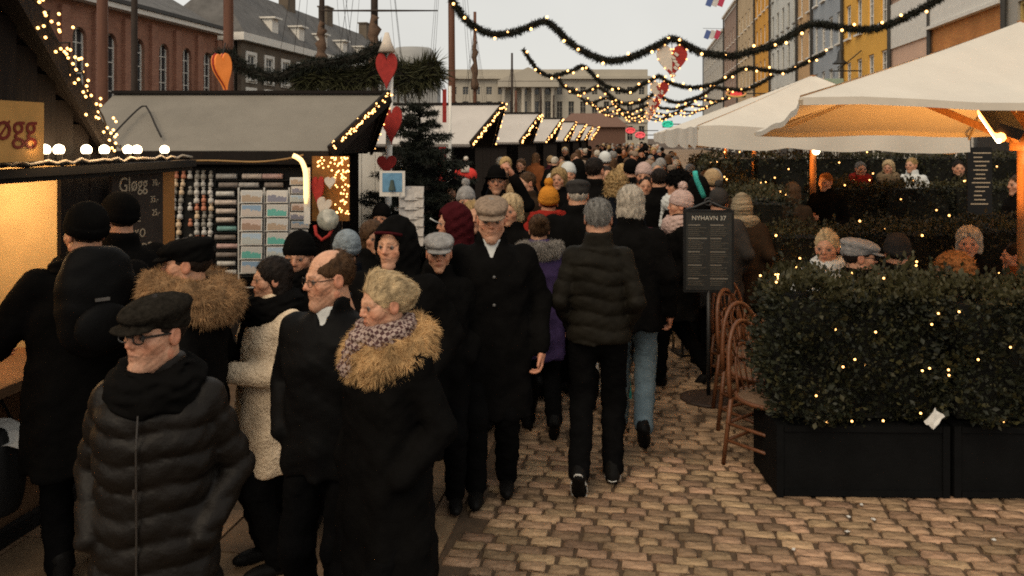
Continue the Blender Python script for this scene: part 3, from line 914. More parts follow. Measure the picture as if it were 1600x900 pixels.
GPX = [(700, -12), (722, 24), (745, 44), (775, 54), (805, 50), (832, 40), (850, 33), (868, 44), (890, 66), (915, 82), (945, 94), (975, 93), (1005, 82), (1030, 70), (1050, 60),
       (1068, 68), (1090, 80), (1115, 85), (1145, 88), (1175, 80), (1205, 72), (1238, 54), (1265, 38), (1295, 40), (1335, 46), (1370, 44), (1400, 34), (1440, 14), (1475, -6)]
m_heart_red = mat('felt_red', (0.33, 0.03, 0.025), 0.85, 0.25, 20)
m_heart_white = mat('felt_white', (0.6, 0.53, 0.45), 0.85, 0.15, 20)
def heart_poly(w, h, n=28):
    pts = []
    for k in range(n):
        a = 2 * math.pi * k / n
        x = 16 * math.sin(a) ** 3; z = 13 * math.cos(a) - 5 * math.cos(2 * a) - 2 * math.cos(3 * a) - math.cos(4 * a)
        pts.append((x / 32 * w, (z + 2.5) / 29 * h))
    return pts
def woven_heart(loc, w, h, label, seed=0, rz=0.0, group='woven hearts under the garlands'):
    root = empty('woven_heart', loc, rz, label, 'heart ornament', group)
    pl = heart_poly(w, h)
    L = [p for p in pl if p[0] <= 1e-6]; R = [p for p in pl if p[0] >= -1e-6]
    a = MB(); a.prism(sorted(L, key=lambda p: math.atan2(p[1], p[0] + w * 0.2)), -0.03, 0.03); a.build('white_half', m_heart_white, root)
    b = MB(); b.prism(sorted(R, key=lambda p: math.atan2(p[1], p[0] - w * 0.2)), -0.028, 0.028); b.build('red_half', m_heart_red, root)
    r = random.Random(seed)
    for k in range(7):
        z = h * (0.22 - 0.1 * k); x = r.choice((-1, 1)) * w * r.uniform(0.03, 0.16)
        s = MB(); s.box((x, -0.045, z), (w * 0.14, 0.02, h * 0.08), R=Matrix.Rotation(0.7, 3, 'Y')); s.build('weave_strip', m_heart_red if x < 0 else m_heart_white, root)
    st = MB(); st.tube([(0, 0, h * 0.3), (0, 0, h * 0.62)], 0.008, 5); st.build('cord', m_rope, root)
    me = ico(0.022, m_bulb_far)
    for k in range(0, 28, 2): link('bulb', me, root, (pl[k][0], -0.04, pl[k][1]))
    return root
ordn = ['nearest', 'second nearest', 'third', 'fourth', 'fifth', 'sixth', 'seventh']
for k in range(7):
    off = SD * (13.0 * k)
    r = random.Random(100 + k)
    pts = [P(u, v + (r.uniform(-4, 4) if k else 0), 20.0) + off for u, v in GPX]
    garland(pts, 0.125 if k < 2 else 0.17, (1100, 600, 300, 160, 110, 80, 60)[k], k, '%s lit fir garland spanning the street, counted from the front' % ordn[k].capitalize(),
            0.46 if k < 3 else 0.5, 0.038 + 0.011 * k, 0.016 + 0.006 * k, bm=m_bulb if k < 2 else m_bulb_far)
    if k < 5:
        woven_heart(P(1050, 97, 20.0) + off, 0.74, 0.82, '%s red and white woven heart hanging over the street' % ordn[k].capitalize(), k)

# fir garland on the stall side with the lit lantern heart
YL = 9.4
garland([P(338, 92, YL), P(356, 84, YL), (P(378, 104, YL)), P(410, 118, YL), P(440, 120, YL), P(470, 106, YL), P(510, 99, YL), P(555, 92, YL), P(596, 72, YL)], 0.11, 1500, 41,
        'drooping fir garland above the grey stall roof', bulbs=False, width=0.01, group='fir greenery over the stalls')
garland([P(462, 128, YL + .1), P(500, 122, YL + .1), P(545, 128, YL + .1), P(590, 112, YL + .1)], 0.2, 2300, 42, 'thick olive fir bunch behind the grey stall ridge', bulbs=False, width=0.014, needle_m=m_needle_warm, group='fir greenery over the stalls')
garland([P(622, 118, YL), P(650, 124, YL), P(680, 106, YL)], 0.24, 3000, 43, 'thick fir bunch hanging beside the red hearts', bulbs=False, width=0.014, needle_m=m_needle_warm, group='fir greenery over the stalls')
garland([P(600, 80, YL), P(640, 128, YL - .1), P(682, 96, YL)], 0.1, 1500, 44, 'dark fir sprig crossing the thick bunch', bulbs=False, width=0.01, group='fir greenery over the stalls')
hl = empty('heart_lantern', P(348, 112, 9.2), 0, 'glowing orange heart lantern hanging on the garland end', 'lantern')
m_lantern = mat('lantern_glow', (0.6, 0.2, 0.05), 0.5, 0.3, 8, emit=(1.0, 0.22, 0.02), estr=0.26)
mb = MB(); mb.prism(heart_poly(0.2, 0.40), -0.045, 0.045); o = mb.build('lantern_shell', m_lantern, hl); o.rotation_euler = (0, math.radians(-10), math.radians(52))
mb = MB(); mb.prism([(x * 1.1, z * 1.04) for x, z in heart_poly(0.2, 0.40)], -0.012, 0.012); o = mb.build('lantern_rim', m_heart_red, hl); o.rotation_euler = (0, math.radians(-10), math.radians(52))
mb = MB(); mb.tube([(0, 0, 0.16), (0.03, 0, 0.32)], 0.008, 5); mb.build('hook', m_iron, hl)

# ================================================================== MARKET STALLS
m_darkwood = mat('dark_stained_wood', (0.008, 0.0048, 0.0034), 0.85, 0.4, 3, 0.25, 20, stretch=(1, 1, 0.15))
m_stallwood = mat('brown_stall_wood', (0.19, 0.105, 0.055), 0.7, 0.3, 3, 0.2, 18, stretch=(0.2, 1, 1))
m_orangewood = mat('orange_stained_wood', (0.30, 0.13, 0.035), 0.7, 0.25, 3, 0.2, 18, stretch=(1, 1, 0.2))
m_felt = mat('roofing_felt', (0.195, 0.175, 0.145), 0.95, 0.14, 2.5, 0.35, 60)
m_feltwhite = mat('pale_roof_sheet', (0.47, 0.435, 0.40), 0.9, 0.1, 2.0, 0.2, 40)
m_cream = mat('cream_panel', (0.62, 0.48, 0.27), 0.85, 0.12, 5)
m_black = mat('flat_black', (0.006, 0.006, 0.006), 0.7, 0.2, 6)
m_paper = mat('white_paper', (0.6, 0.58, 0.54), 0.8, 0.08, 8)

def edge_lights(parent, a, b, step, seed, br=0.012, width=0.05, m=None, drop=0.0):
    r = random.Random(seed); a, b = Vector(a), Vector(b)
    n = int((b - a).length / step); me = ico(br, m or m_bulb)
    for k in range(n):
        p = a.lerp(b, (k + r.uniform(0, 1)) / n) + Vector((r.uniform(-width, width), r.uniform(-width, width) - 0.01, r.uniform(-width, width * 0.6) - drop))
        link('bulb', me, parent, p)

def prow_roof(root, x0, hw, ze, zr, prow, m, thick=0.05, y0=0.0, name='roof'):
    """two slopes; ridge along local x runs out past the eaves at the front"""
    near = MB(); near.quad((x0, y0 - hw, ze), (0, y0 - hw, ze), (prow, y0, zr), (x0, y0, zr), thick=thick); a = near.build('roof_slope', m, root)
    far = MB(); far.quad((x0, y0, zr), (prow, y0, zr), (0, y0 + hw, ze), (x0, y0 + hw, ze), thick=thick); far.build('roof_slope', m, root)
    for sgn in (-1, 1):
        ln = MB(); ln.quad((x0 + 0.02, y0 + sgn * (hw - 0.01), ze - thick - 0.008), (-0.02, y0 + sgn * (hw - 0.01), ze - thick - 0.008), (prow - 0.03, y0 + sgn * 0.005, zr - thick - 0.01), (x0 + 0.02, y0 + sgn * 0.005, zr - thick - 0.01), thick=0.006 * -sgn); ln.build('roof_shade_sheet', m_darkwood, root)  # dark sheet added below each slope to keep the gable dark
        bb = MB(); bb.bar((0.012, y0 + sgn * hw, ze - 0.02), (prow + 0.012, y0, zr - 0.02), 0.03, 0.13); bb.build('barge_board', m_darkwood, root)
    cap = MB(); cap.bar((x0 - 0.01, y0, zr + 0.015), (prow * 0.98, y0, zr + 0.015), 0.1, 0.03); cap.build('ridge_cap', m_darkwood, root)

def plank_wall(root, a, b, z0, z1, n, m, depth=0.025, vertical=True):
    a, b = Vector(a), Vector(b); d = b - a
    L = d.length; d.normalize()
    w = L / n
    rot = Matrix.Rotation(math.atan2(d.y, d.x), 4, 'Z')
    mb = MB(); mb.box((0, 0, (z1 - z0) / 2), (w - 0.006, depth, z1 - z0)); me = mb.mesh('plank', m)
    for k in range(n):
        p = a + d * (w * (k + 0.5))
        link('plank', me, root, mw=Matrix.Translation((p.x, p.y, z0)) @ rot @ Matrix.Translation((0, (k % 2) * 0.003, 0)))

def row_stall(t, k, label):
    root = empty('market_stall', ST(-2.62, t, 0), -ANG, label, 'market stall', 'pale roofed stalls in a row along the quay')
    hw, ze, zr, prow, x0 = 1.02, 2.0, 2.66, 0.36, -2.0
    prow_roof(root, x0, hw, ze, zr, prow, m_feltwhite)
    if k < 3:
        plank_wall(root, (x0 + 0.1, -hw + 0.12, 0), (-0.3, -hw + 0.12, 0), 0, 1.96, 9, m_darkwood)
        plank_wall(root, (x0 + 0.1, hw - 0.12, 0), (-0.3, hw - 0.12, 0), 0, 1.96, 9, m_darkwood)
    else:
        for sg in (-1, 1):
            mb = MB(); mb.box(((x0 - 0.2) / 2, sg * (hw - 0.12), 0.98), (1.7, 0.04, 1.96)); mb.build('side_wall', m_darkwood, root)
    mb = MB(); mb.box((x0 + 0.1, 0, 0.98), (0.04, 2 * hw - 0.3, 1.96)); mb.build('back_wall', m_darkwood, root)
    mb = MB(); mb.box((-0.3, 0, 0.47), (0.05, 2 * hw - 0.26, 0.94)); mb.build('counter_front', m_darkwood, root)
    mb = MB(); mb.box((-0.28, 0, 0.96), (0.5, 2 * hw - 0.24, 0.04)); mb.build('counter_top', m_stallwood, root)
    mb = MB(); mb.add([(-0.28, -hw + 0.1, ze - 0.03), (-0.28, hw - 0.1, ze - 0.03), (-0.28, 0, zr - 0.12)], [(0, 1, 2)]); mb.build('gable_board', m_darkwood, root)
    bm_ = m_bulb if k < 3 else m_bulb_far
    st = (0.035, 0.045, 0.055, 0.08, 0.1, 0.12, 0.12)[k]; br = 0.016 + 0.004 * k
    edge_lights(root, (0.03, -hw, ze), (prow + 0.03, 0, zr), st, k * 2, br, 0.035, bm_)
    edge_lights(root, (0.03, hw, ze), (prow + 0.03, 0, zr), st * 1.5, k * 2 + 1, br, 0.035, bm_)
    return root
for k in range(7):
    row_stall(13.75 + 5.35 * k, k, '%s pale roofed stall along the quay, counted from the fir tree' % ['First', 'Second', 'Third', 'Fourth', 'Fifth', 'Sixth', 'Seventh'][k])

# ---- grey-roofed souvenir stall, its near side hung with goods
def souvenir_stall():
    c = Vector((-1.54, 8.0, 0))
    root = empty('souvenir_stall', c, 0, 'souvenir stall under a grey felt roof with lit gable edge', 'market stall')
    hw, ze, zr, prow, x0 = 1.0, 1.99, 2.52, 0.35, -2.28
    prow_roof(root, x0, hw, ze, zr, prow, m_felt, 0.05)
    fa = MB(); fa.box(((x0) / 2, -hw - 0.012, ze - 0.06), (-x0, 0.025, 0.11)); fa.build('fascia', m_darkwood, root)
    plank_wall(root, (x0 + 0.05, -hw + 0.2, 0), (-0.02, -hw + 0.2, 0), 0, 1.93, 14, m_darkwood)
    plank_wall(root, (x0 + 0.05, hw - 0.1, 0), (-0.1, hw - 0.1, 0), 0, 1.93, 12, m_darkwood)
    mb = MB(); mb.box((x0 + 0.04, 0.05, 0.97), (0.04, 1.6, 1.93)); mb.build('back_wall', m_darkwood, root)
    mb = MB(); mb.box((-0.1, 0.05, 0.5), (0.05, 1.6, 1.0)); mb.build('counter_front', m_darkwood, root)
    mb = MB(); mb.box((-0.05, 0.05, 1.02), (0.5, 1.64, 0.04)); mb.build('counter_top', m_stallwood, root)
    mb = MB(); mb.add([(0.0, -hw + 0.05, ze - 0.04), (0.0, hw - 0.05, ze - 0.04), (prow - 0.08, 0, zr - 0.1)], [(0, 1, 2)]); mb.build('gable_board', m_darkwood, root)
    mb = MB(); mb.box((0.02, -hw + 0.16, 0.97), (0.07, 0.07, 1.94)); mb.build('corner_post', m_black, root)
    edge_lights(root, (0.02, -hw, ze + 0.02), (prow + 0.03, 0, zr + 0.02), 0.016, 5, 0.0085, 0.03)
    edge_lights(root, (0.03, hw, ze), (prow + 0.03, 0, zr), 0.035, 6, 0.0085, 0.035)
    cb = MB()
    pts = [P(164, 226, 6.9), P(190, 196, 7.25), P(222, 166, 7.6), P(232, 172, 7.55), P(243, 196, 7.3), P(252, 214, 7.12)]
    cb.tube([p - c + Vector((0, 0, 0.0)) for p in resample(pts, 0.06)], 0.008, 6); cb.build('cable', m_rope, root, True)
    cb = MB(); cb.tube([p - c for p in resample([P(260, 252, 6.93), P(330, 251, 6.93), P(400, 253, 6.93), P(450, 248, 6.93), P(474, 242, 6.93)], 0.06)], 0.009, 6); cb.build('lead', mat('amber_cable', (0.3, 0.17, 0.06), 0.5), root, True)
    return root
souvenir_stall()

# glowing tube lamp at the corner of the goods wall
m_tube = mat('tube_glow', (1, 0.8, 0.5), 0.4, 0, emit=(1.0, 0.60, 0.22), estr=1.7)
tl = empty('tube_lamp', P(476, 345, 6.82), 0, 'bright warm tube lamp upright at the edge of the goods wall', 'lamp')
pts = resample([P(478, 318, 6.82), P(478, 295, 6.82), P(477, 268, 6.82), P(470, 250, 6.82), P(458, 243, 6.82)], 0.03)
mb = MB(); mb.tube([p - tl.location for p in pts], [0.012] * 2 + [0.02] * (len(pts) - 2), 8); mb.build('tube', m_tube, tl, True)
mb = MB(); mb.bar(P(480, 350, 6.86) - tl.location, P(480, 262, 6.86) - tl.location, 0.05, 0.02); mb.build('holder', m_white, tl)

# goods on the near side: key ring board, shelf rolls, postcards
YB = 7.08
def figurine_mesh(k, m):
    mb = MB(); mb.lathe([(0.004, 0.028), (0.013, 0.022), (0.014, 0.012), (0.007, 0.004), (0.018, -0.006), (0.02, -0.03), (0.012, -0.034)][:7 if k else 7], 8); return mb.mesh('figurine', m, True)
fig_ms = [figurine_mesh(k, mat('figurine_%d' % k, c, 0.5, 0.2)) for k, c in enumerate([(0.55, 0.52, 0.48), (0.5, 0.2, 0.12), (0.6, 0.45, 0.3), (0.25, 0.23, 0.2), (0.42, 0.4, 0.37)])]
bd = empty('keyring_board', P(296, 330, YB), 0, 'black board hung with rows of small figurine key rings', 'display board')
mb = MB(); a = P(258, 262, YB) - bd.location; b = P(338, 392, YB) - bd.location
mb.box((a + b) / 2, (b.x - a.x, 0.02, a.z - b.z)); mb.build('backing', m_black, bd)
r = random.Random(4)
for row in range(9):
    for cc in range(7):
        u = 266 + cc * 10.5 - (row * 1.2 if cc < 3 else 0) ; v = 272 + row * 12.5
        if cc == 3 and row % 2: continue
        link('figurine', fig_ms[(row + (cc > 3) * 2 + r.randrange(2)) % 5], bd, P(u + r.uniform(-1, 1), v, YB - 0.03) - bd.location, scl=r.uniform(1.05, 1.3))
sh = empty('goods_rack', P(408, 350, YB), 0, 'wall rack of narrow shelves between key rings and tube lamp', 'shelf rack')
mb = MB()
a = P(337, 262, YB) - sh.location; b = P(482, 440, YB) - sh.location
mb.box((a + b) / 2 + Vector((0, 0.015, 0)), (b.x - a.x, 0.015, a.z - b.z)); mb.build('backing', m_black, sh)
roll_cols = [(0.42, 0.39, 0.35), (0.33, 0.31, 0.29), (0.52, 0.5, 0.46), (0.45, 0.3, 0.27), (0.38, 0.4, 0.42), (0.16, 0.3, 0.28), (0.5, 0.42, 0.36), (0.2, 0.17, 0.15)]
roll_ms = []
for k, c in enumerate(roll_cols):
    mb = MB(); mb.tube([(-0.09, 0, 0), (-0.088, 0, 0), (0.088, 0, 0), (0.09, 0, 0)], [0.016, 0.024, 0.024, 0.016], 10); roll_ms.append(mb.mesh('rolled_cloth', mat('cloth_%d' % k, c, 0.9, 0.35, 30), True))
for row in range(12):
    v = 275 + row * 13.6
    s1 = MB(); q0 = P(339, v + 6.0, YB) - sh.location; q1 = P(480, v + 6.0, YB) - sh.location
    s1.box(((q0.x + q1.x) / 2, -0.025, q0.z), (q1.x - q0.x, 0.06, 0.006)); s1.build('shelf', m_black, sh)
    for u in (355, 392, 428):
        if u in (392,) and row > 2: continue
        if u == 428 and row > 2: continue
        kk = r.randrange(8)
        link('rolled_cloth', roll_ms[kk], None, P(u + r.uniform(-3, 3), v + 0.6, YB - 0.03), scl=(r.uniform(0.82, 1.0), 1, 1.0),
             label='rolled souvenir cloth lying on the wall rack beside the postcards', cat='rolled cloth', group='rolled cloths on the rack')
def picture_mat(k, sky, land):
    m = mat('postcard_%d' % k, sky, 0.5, 0.3, 30)
    n, l = m.node_tree.nodes, m.node_tree.links
    tc = [x for x in n if x.type == 'TEX_COORD'][0]
    sx = n.new('ShaderNodeSeparateXYZ'); l.new(tc.outputs['Object'], sx.inputs[0])
    nz = n.new('ShaderNodeTexNoise'); nz.inputs['Scale'].default_value = 25; l.new(tc.outputs['Object'], nz.inputs['Vector'])
    ad = n.new('ShaderNodeMath'); ad.operation = 'MULTIPLY_ADD'; ad.inputs[1].default_value = 0.08; l.new(nz.outputs[0], ad.inputs[0]); l.new(sx.outputs[2], ad.inputs[2])
    gt = n.new('ShaderNodeMath'); gt.operation = 'GREATER_THAN'; gt.inputs[1].default_value = 0.045; l.new(ad.outputs[0], gt.inputs[0])
    mx = n.new('ShaderNodeMix'); mx.data_type = 'RGBA'; mx.inputs[6].default_value = (*land, 1); mx.inputs[7].default_value = (*sky, 1); l.new(gt.outputs[0], mx.inputs[0])
    l.new(mx.outputs[2], n['Principled BSDF'].inputs['Base Color'])
    return m
pc_m = [picture_mat(0, (0.45, 0.45, 0.44), (0.35, 0.27, 0.2)), picture_mat(1, (0.2, 0.3, 0.42), (0.45, 0.4, 0.36)), picture_mat(2, (0.5, 0.4, 0.36), (0.3, 0.2, 0.15)), picture_mat(3, (0.35, 0.45, 0.55), (0.4, 0.42, 0.4)),
        picture_mat(4, (0.42, 0.42, 0.4), (0.1, 0.35, 0.3)), picture_mat(5, (0.55, 0.52, 0.48), (0.2, 0.2, 0.25))]
def postcard(loc, k, w, h, label, rx=-0.12, rz=0.0):
    mb = MB(); mb.box((0, 0, 0), (w, 0.004, h)); mb.box((0, -0.003, 0), (w * 0.9, 0.003, h * 0.84), 1)
    return link('postcard', mb.mesh('postcard', [m_paper, pc_m[k % 6]]), None, loc, (rx, 0, rz), label=label, cat='postcard', group='postcards in the wire rack')
rk = empty('postcard_rack', P(412, 430, 6.7), 0, 'white wire postcard rack in front of the goods wall', 'postcard rack')
m_wire = mat('white_wire', (0.5, 0.49, 0.46), 0.4, 0.1)
mb = MB()
for u in (373, 413, 452): mb.bar(P(u, 440, 6.7) - rk.location, P(u, 293, 6.7) - rk.location, 0.012)
mb.build('wire_upright', m_wire, rk)
mb = MB()
for v in range(296, 440, 22): mb.bar(P(373, v + 21, 6.69) - rk.location, P(452, v + 21, 6.69) - rk.location, 0.008)
mb.build('wire_shelf', m_wire, rk)
mb = MB(); q = P(412, 215, 6.7); mb.bar((0, 0, P(412, 440, 6.7).z - rk.location.z), (0, 0, -rk.location.z + 0.02), 0.03); mb.lathe([(0.22, 0), (0.22, 0.02), (0.03, 0.04)], 16, c=(0, 0, -rk.location.z)); mb.build('stand', m_wire, rk)
names6 = ['topmost', 'second', 'third', 'fourth', 'fifth', 'lowest visible']
for k in range(6):
    postcard(P(393, 307 + 22 * k, 6.66), [0, 1, 2, 3, 4, 1][k], 0.17, 0.1, '%s postcard in the wire rack column nearer the key rings' % names6[k].capitalize())
    postcard(P(433, 307 + 22 * k, 6.66), [5, 4, 0, 4, 3, 4][k], 0.17, 0.1, '%s postcard in the wire rack column nearer the tube lamp' % names6[k].capitalize())
for k in range(11):
    postcard(P(467 + 2 * (k % 2), 283 + 13.6 * k, 6.98), [0, 5, 3, 2, 5, 1, 0, 4, 3, 5, 0][k], 0.15, 0.062, 'pale card standing upright on the shelf under the tube lamp')

# glittering ornament panel right of the tube lamp
op = empty('ornament_panel', P(520, 290, 6.95), 0, 'panel crowded with golden fairy lights and felt hearts', 'display panel')
mb = MB(); a = P(488, 244, 6.98) - op.location; b = P(546, 345, 6.98) - op.location; mb.box((a + b) / 2, (b.x - a.x, 0.02, a.z - b.z)); mb.build('backing', mat('amber_board', (0.2, 0.09, 0.02), 0.7, 0.4, 12), op)
r = random.Random(9); me = ico(0.0075, m_bulb)
for k in range(85):
    u, v = (r.uniform(492, 545), r.uniform(246, 268)) if k < 36 else (r.uniform(522, 545), r.uniform(265, 335))
    link('bulb', me, op, P(u, v, 6.93 - r.uniform(0, 0.04)) - op.location)
def felt_heart(p, w, h, m, label, rz=0.0, th=0.02, ry=0.0):
    mb = MB(); mb.prism(heart_poly(w, h), -th, th)
    o = mb.build('felt_heart', m, None, label=label, cat='heart ornament'); o.location = p; o.rotation_euler = (0, ry, rz); return o
felt_heart(P(497, 300, 6.9), 0.1, 0.26, m_heart_red, 'long red felt heart on the golden ornament panel')
felt_heart(P(516, 286, 6.88), 0.09, 0.1, m_heart_white, 'small white felt heart on the golden ornament panel')
felt_heart(P(505, 322, 6.88), 0.12, 0.14, m_heart_white, 'larger white felt heart low on the golden ornament panel', ry=0.4)
pl = MB(); pl.M = Matrix.Rotation(math.radians(90), 4, 'X'); pl.lathe([(0.0, 0.012), (0.05, 0.012), (0.085, 0.0), (0.09, 0.012), (0.085, 0.02), (0.0, 0.022)], 24)
o = pl.build('souvenir_plate', mat('plate_glaze', (0.27, 0.27, 0.23), 0.3, 0.6, 28, spec=0.5), None, True, label='round glazed souvenir plate below the ornament panel', cat='plate'); o.location = P(513, 343, 6.78)
rb = MB(); rb.tube([P(492, 352, 6.8), P(494, 366, 6.79), P(503, 375, 6.78), P(514, 368, 6.78), P(519, 358, 6.79)], 0.014, 8)
rb.build('red_ribbon', m_heart_red, None, True, label='red ribbon loop hanging under the souvenir plate', cat='ribbon')

# ---- near stall with dark gable, lit counter and glogg signs
def glogg_stall():
    c = ST(-3.26, 3.2)
    root = empty('glogg_stall', c, -ANG, 'near drinks stall with dark gable, string lights and lit counter', 'market stall')
    hw, ze, zr, x0 = 1.54, 2.01, 3.12, -2.4
    prow_roof(root, x0, hw, ze, zr, 0.39, m_felt, 0.05)
    plank_wall(root, (-0.05, -hw + 0.05, 0), (-0.05, 1.08, 0), 0, 0.84, 10, m_stallwood)
    mb = MB(); mb.box((-0.02, -0.2, 0.87), (0.5, 2.6, 0.05)); mb.build('counter_top', m_stallwood, root)
    mb = MB(); mb.box((0.02, -0.15, 0.04), (0.05, 2.75, 0.08)); mb.build('plinth', m_black, root)
    # board wall on the far part of the front, carrying the chalkboard
    plank_wall(root, (-0.02, 1.10, 0), (-0.02, 2.0, 0), 0, 1.88, 7, m_darkwood)
    mb = MB(); mb.box((0.0, 2.1, 0.95), (0.09, 0.18, 1.9)); mb.build('corner_post', m_orangewood, root)
    # gable boards above the opening
    n = 16
    for k in range(n):
        y = -hw + 0.08 + (2 * hw - 0.16) * (k + 0.5) / n
        top = ze + (zr - ze) * (1 - abs(y) / hw) - 0.09
        if top < 2.04: continue
        mb = MB(); mb.box((-0.03 + 0.27 * (1 - abs(y) / hw), y, (1.96 + top) / 2), (0.022 + (k % 2) * 0.004, (2 * hw - 0.16) / n - 0.006, top - 1.96)); mb.build('gable_plank', m_darkwood, root)
    mb = MB(); mb.box((x0 + 0.05, 0, 1.0), (0.04, 2 * hw - 0.2, 2.0)); mb.build('back_wall', m_cream, root)
    for sg in (-1, 1):
        mb = MB(); mb.box((x0 / 2 - 0.05, sg * (hw - 0.1), 1.0), (-x0 - 0.2, 0.04, 2.0)); mb.build('side_wall', m_cream, root)
    mb = MB(); mb.box((x0 / 2, 0, 1.995), (-x0 - 0.1, 2 * hw - 0.3, 0.02)); mb.build('ceiling', m_orangewood, root)
    # rail with festoon bulbs
    mb = MB(); mb.box((0.14, 0.25, 1.92), (0.07, 4.0, 0.045)); mb.box((0.13, 0.25, 1.885), (0.03, 4.0, 0.03)); mb.build('lamp_rail', m_black, root)
    mb = MB()
    for y in (-1.4, 0.2, 1.9): mb.bar((-0.02, y, 1.9), (0.12, y, 1.9), 0.03)
    mb.build('rail_bracket', m_iron, root)
    gp = resample([Vector((0.15, -1.7 + 0.13 * k, 1.955 + 0.008 * (k % 2))) for k in range(31)], 0.08)
    tb = MB(); tb.tube(gp, 0.012, 6); tb.build('flex', m_rope, root, True)
    tn = MB(); tn.tube([p + Vector((0.02, 0, 0.01 + 0.01 * math.sin(9 * i))) for i, p in enumerate(gp)], 0.009, 5); tn.build('tinsel', mat('dull_tinsel', (0.3, 0.26, 0.2), 0.4, 0.6, 60), root, True)
    inv = root.matrix_basis.inverted()
    for u in (30, 70, 92, 135, 163, 200, 214, 257):
        q = ((u - CX) / F)
        # the rail line in local coordinates is x = 0.15; solve for depth along the viewing ray
        s = -3.26 + 0.15
        Y = s / (q * math.cos(ANG) - math.sin(ANG))
        p = inv @ P(u, 234, Y)
        p.x = 0.15
        so = MB(); so.lathe([(0.018, -0.06), (0.02, -0.02), (0.016, -0.018)], 8, c=(p.x, p.y, p.z)); so.build('socket', m_black, root)
        link('festoon_bulb', ico(0.030, m_bulb_big, 2), root, p)
        ld = bpy.data.lights.new('festoon_light', 'POINT'); ld.energy = 0.9; ld.color = (1, 0.62, 0.3); ld.shadow_soft_size = 0.035
        lo = bpy.data.objects.new('festoon_light', ld); COL.objects.link(lo); lo.parent = root; lo.location = p + Vector((0.07, 0, 0.02))
    for (x, y) in ((-0.35, 0.4), (-0.9, -0.4), (-0.6, 1.0)):
        link('ceiling_bulb', ico(0.045, m_bulb_big, 2), root, (x, y, 1.90))
        ld = bpy.data.lights.new('ceiling_light', 'POINT'); ld.energy = 11.5; ld.color = (1, 0.6, 0.26); ld.shadow_soft_size = 0.05
        lo = bpy.data.objects.new('ceiling_light', ld); COL.objects.link(lo); lo.parent = root; lo.location = (x, y, 1.82)
    # string lights on the far barge edge
    r = random.Random(31); a = Vector((0.04, hw, ze)); b = Vector((0.43, 0, zr)); me = ico(0.0085, m_bulb)
    for k in range(75):
        q = a.lerp(b, r.uniform(0, 0.85)) + Vector((r.uniform(-0.03, 0.09), r.uniform(-0.07, 0.07), r.uniform(-0.06, 0.06)))
        link('bulb', me, root, q)
    wi = MB(); wi.tube([a.lerp(b, k / 24) + Vector((0.03, 0.04 * math.sin(k * 1.7), 0.04 * math.cos(k * 2.1))) for k in range(25)], 0.006, 5); wi.build('light_wire', m_rope, root)
    return root
gs = glogg_stall()
# orange sign board with dark red lettering
sg = empty('drinks_sign', ST(-3.05, 3.72, 2.13), -ANG, 'orange wooden sign with dark red lettering above the lamp rail', 'sign')
mb = MB(); mb.box((0, -0.35, 0), (0.03, 1.0, 0.3)); mb.build('board', mat('lit_pine', (0.5, 0.27, 0.08), 0.8, 0.2, 4, 0.15), sg)
tm = text_mesh('Gløgg', 0.2, mat('sign_red', (0.16, 0.02, 0.012), 0.8))
o = link('lettering', tm, sg); o.rotation_euler = (math.radians(90), 0, math.radians(90)); o.location = (0.018, -0.14, 0.02)
# chalkboard with Glogg prices
m_chalk = mat('chalk', (0.42, 0.34, 0.24), 0.95, 0.3, 40)
cbp = ST(-3.22, 4.93, 0)
cb = empty('chalkboard', cbp, -ANG, 'dark chalkboard reading Gløgg on the drinks stall front', 'chalkboard')
mb = MB(); mb.box((0.02, 0, 1.5), (0.02, 0.55, 0.74)); mb.build('slate', mat('chalk_slate', (0.03, 0.022, 0.018), 0.9, 0.3, 8), cb)
for (s_, z, sz, y) in (('Gløgg', 1.80, 0.13, -0.06), ('30,-', 1.8, 0.06, 0.19), ('Varm', 1.69, 0.06, -0.12), ('35,-', 1.69, 0.06, 0.17), ('KAFFE', 1.58, 0.07, -0.08), ('25,-', 1.6, 0.06, 0.19), ('CHOKO', 1.48, 0.08, -0.08), ('LADE', 1.38, 0.09, 0.03), ('30', 1.27, 0.07, 0.02)):
    o = link('lettering', text_mesh(s_, sz, m_chalk, 0.001), cb); o.rotation_euler = (math.radians(90), 0, math.radians(90)); o.location = (0.0325, y, z)
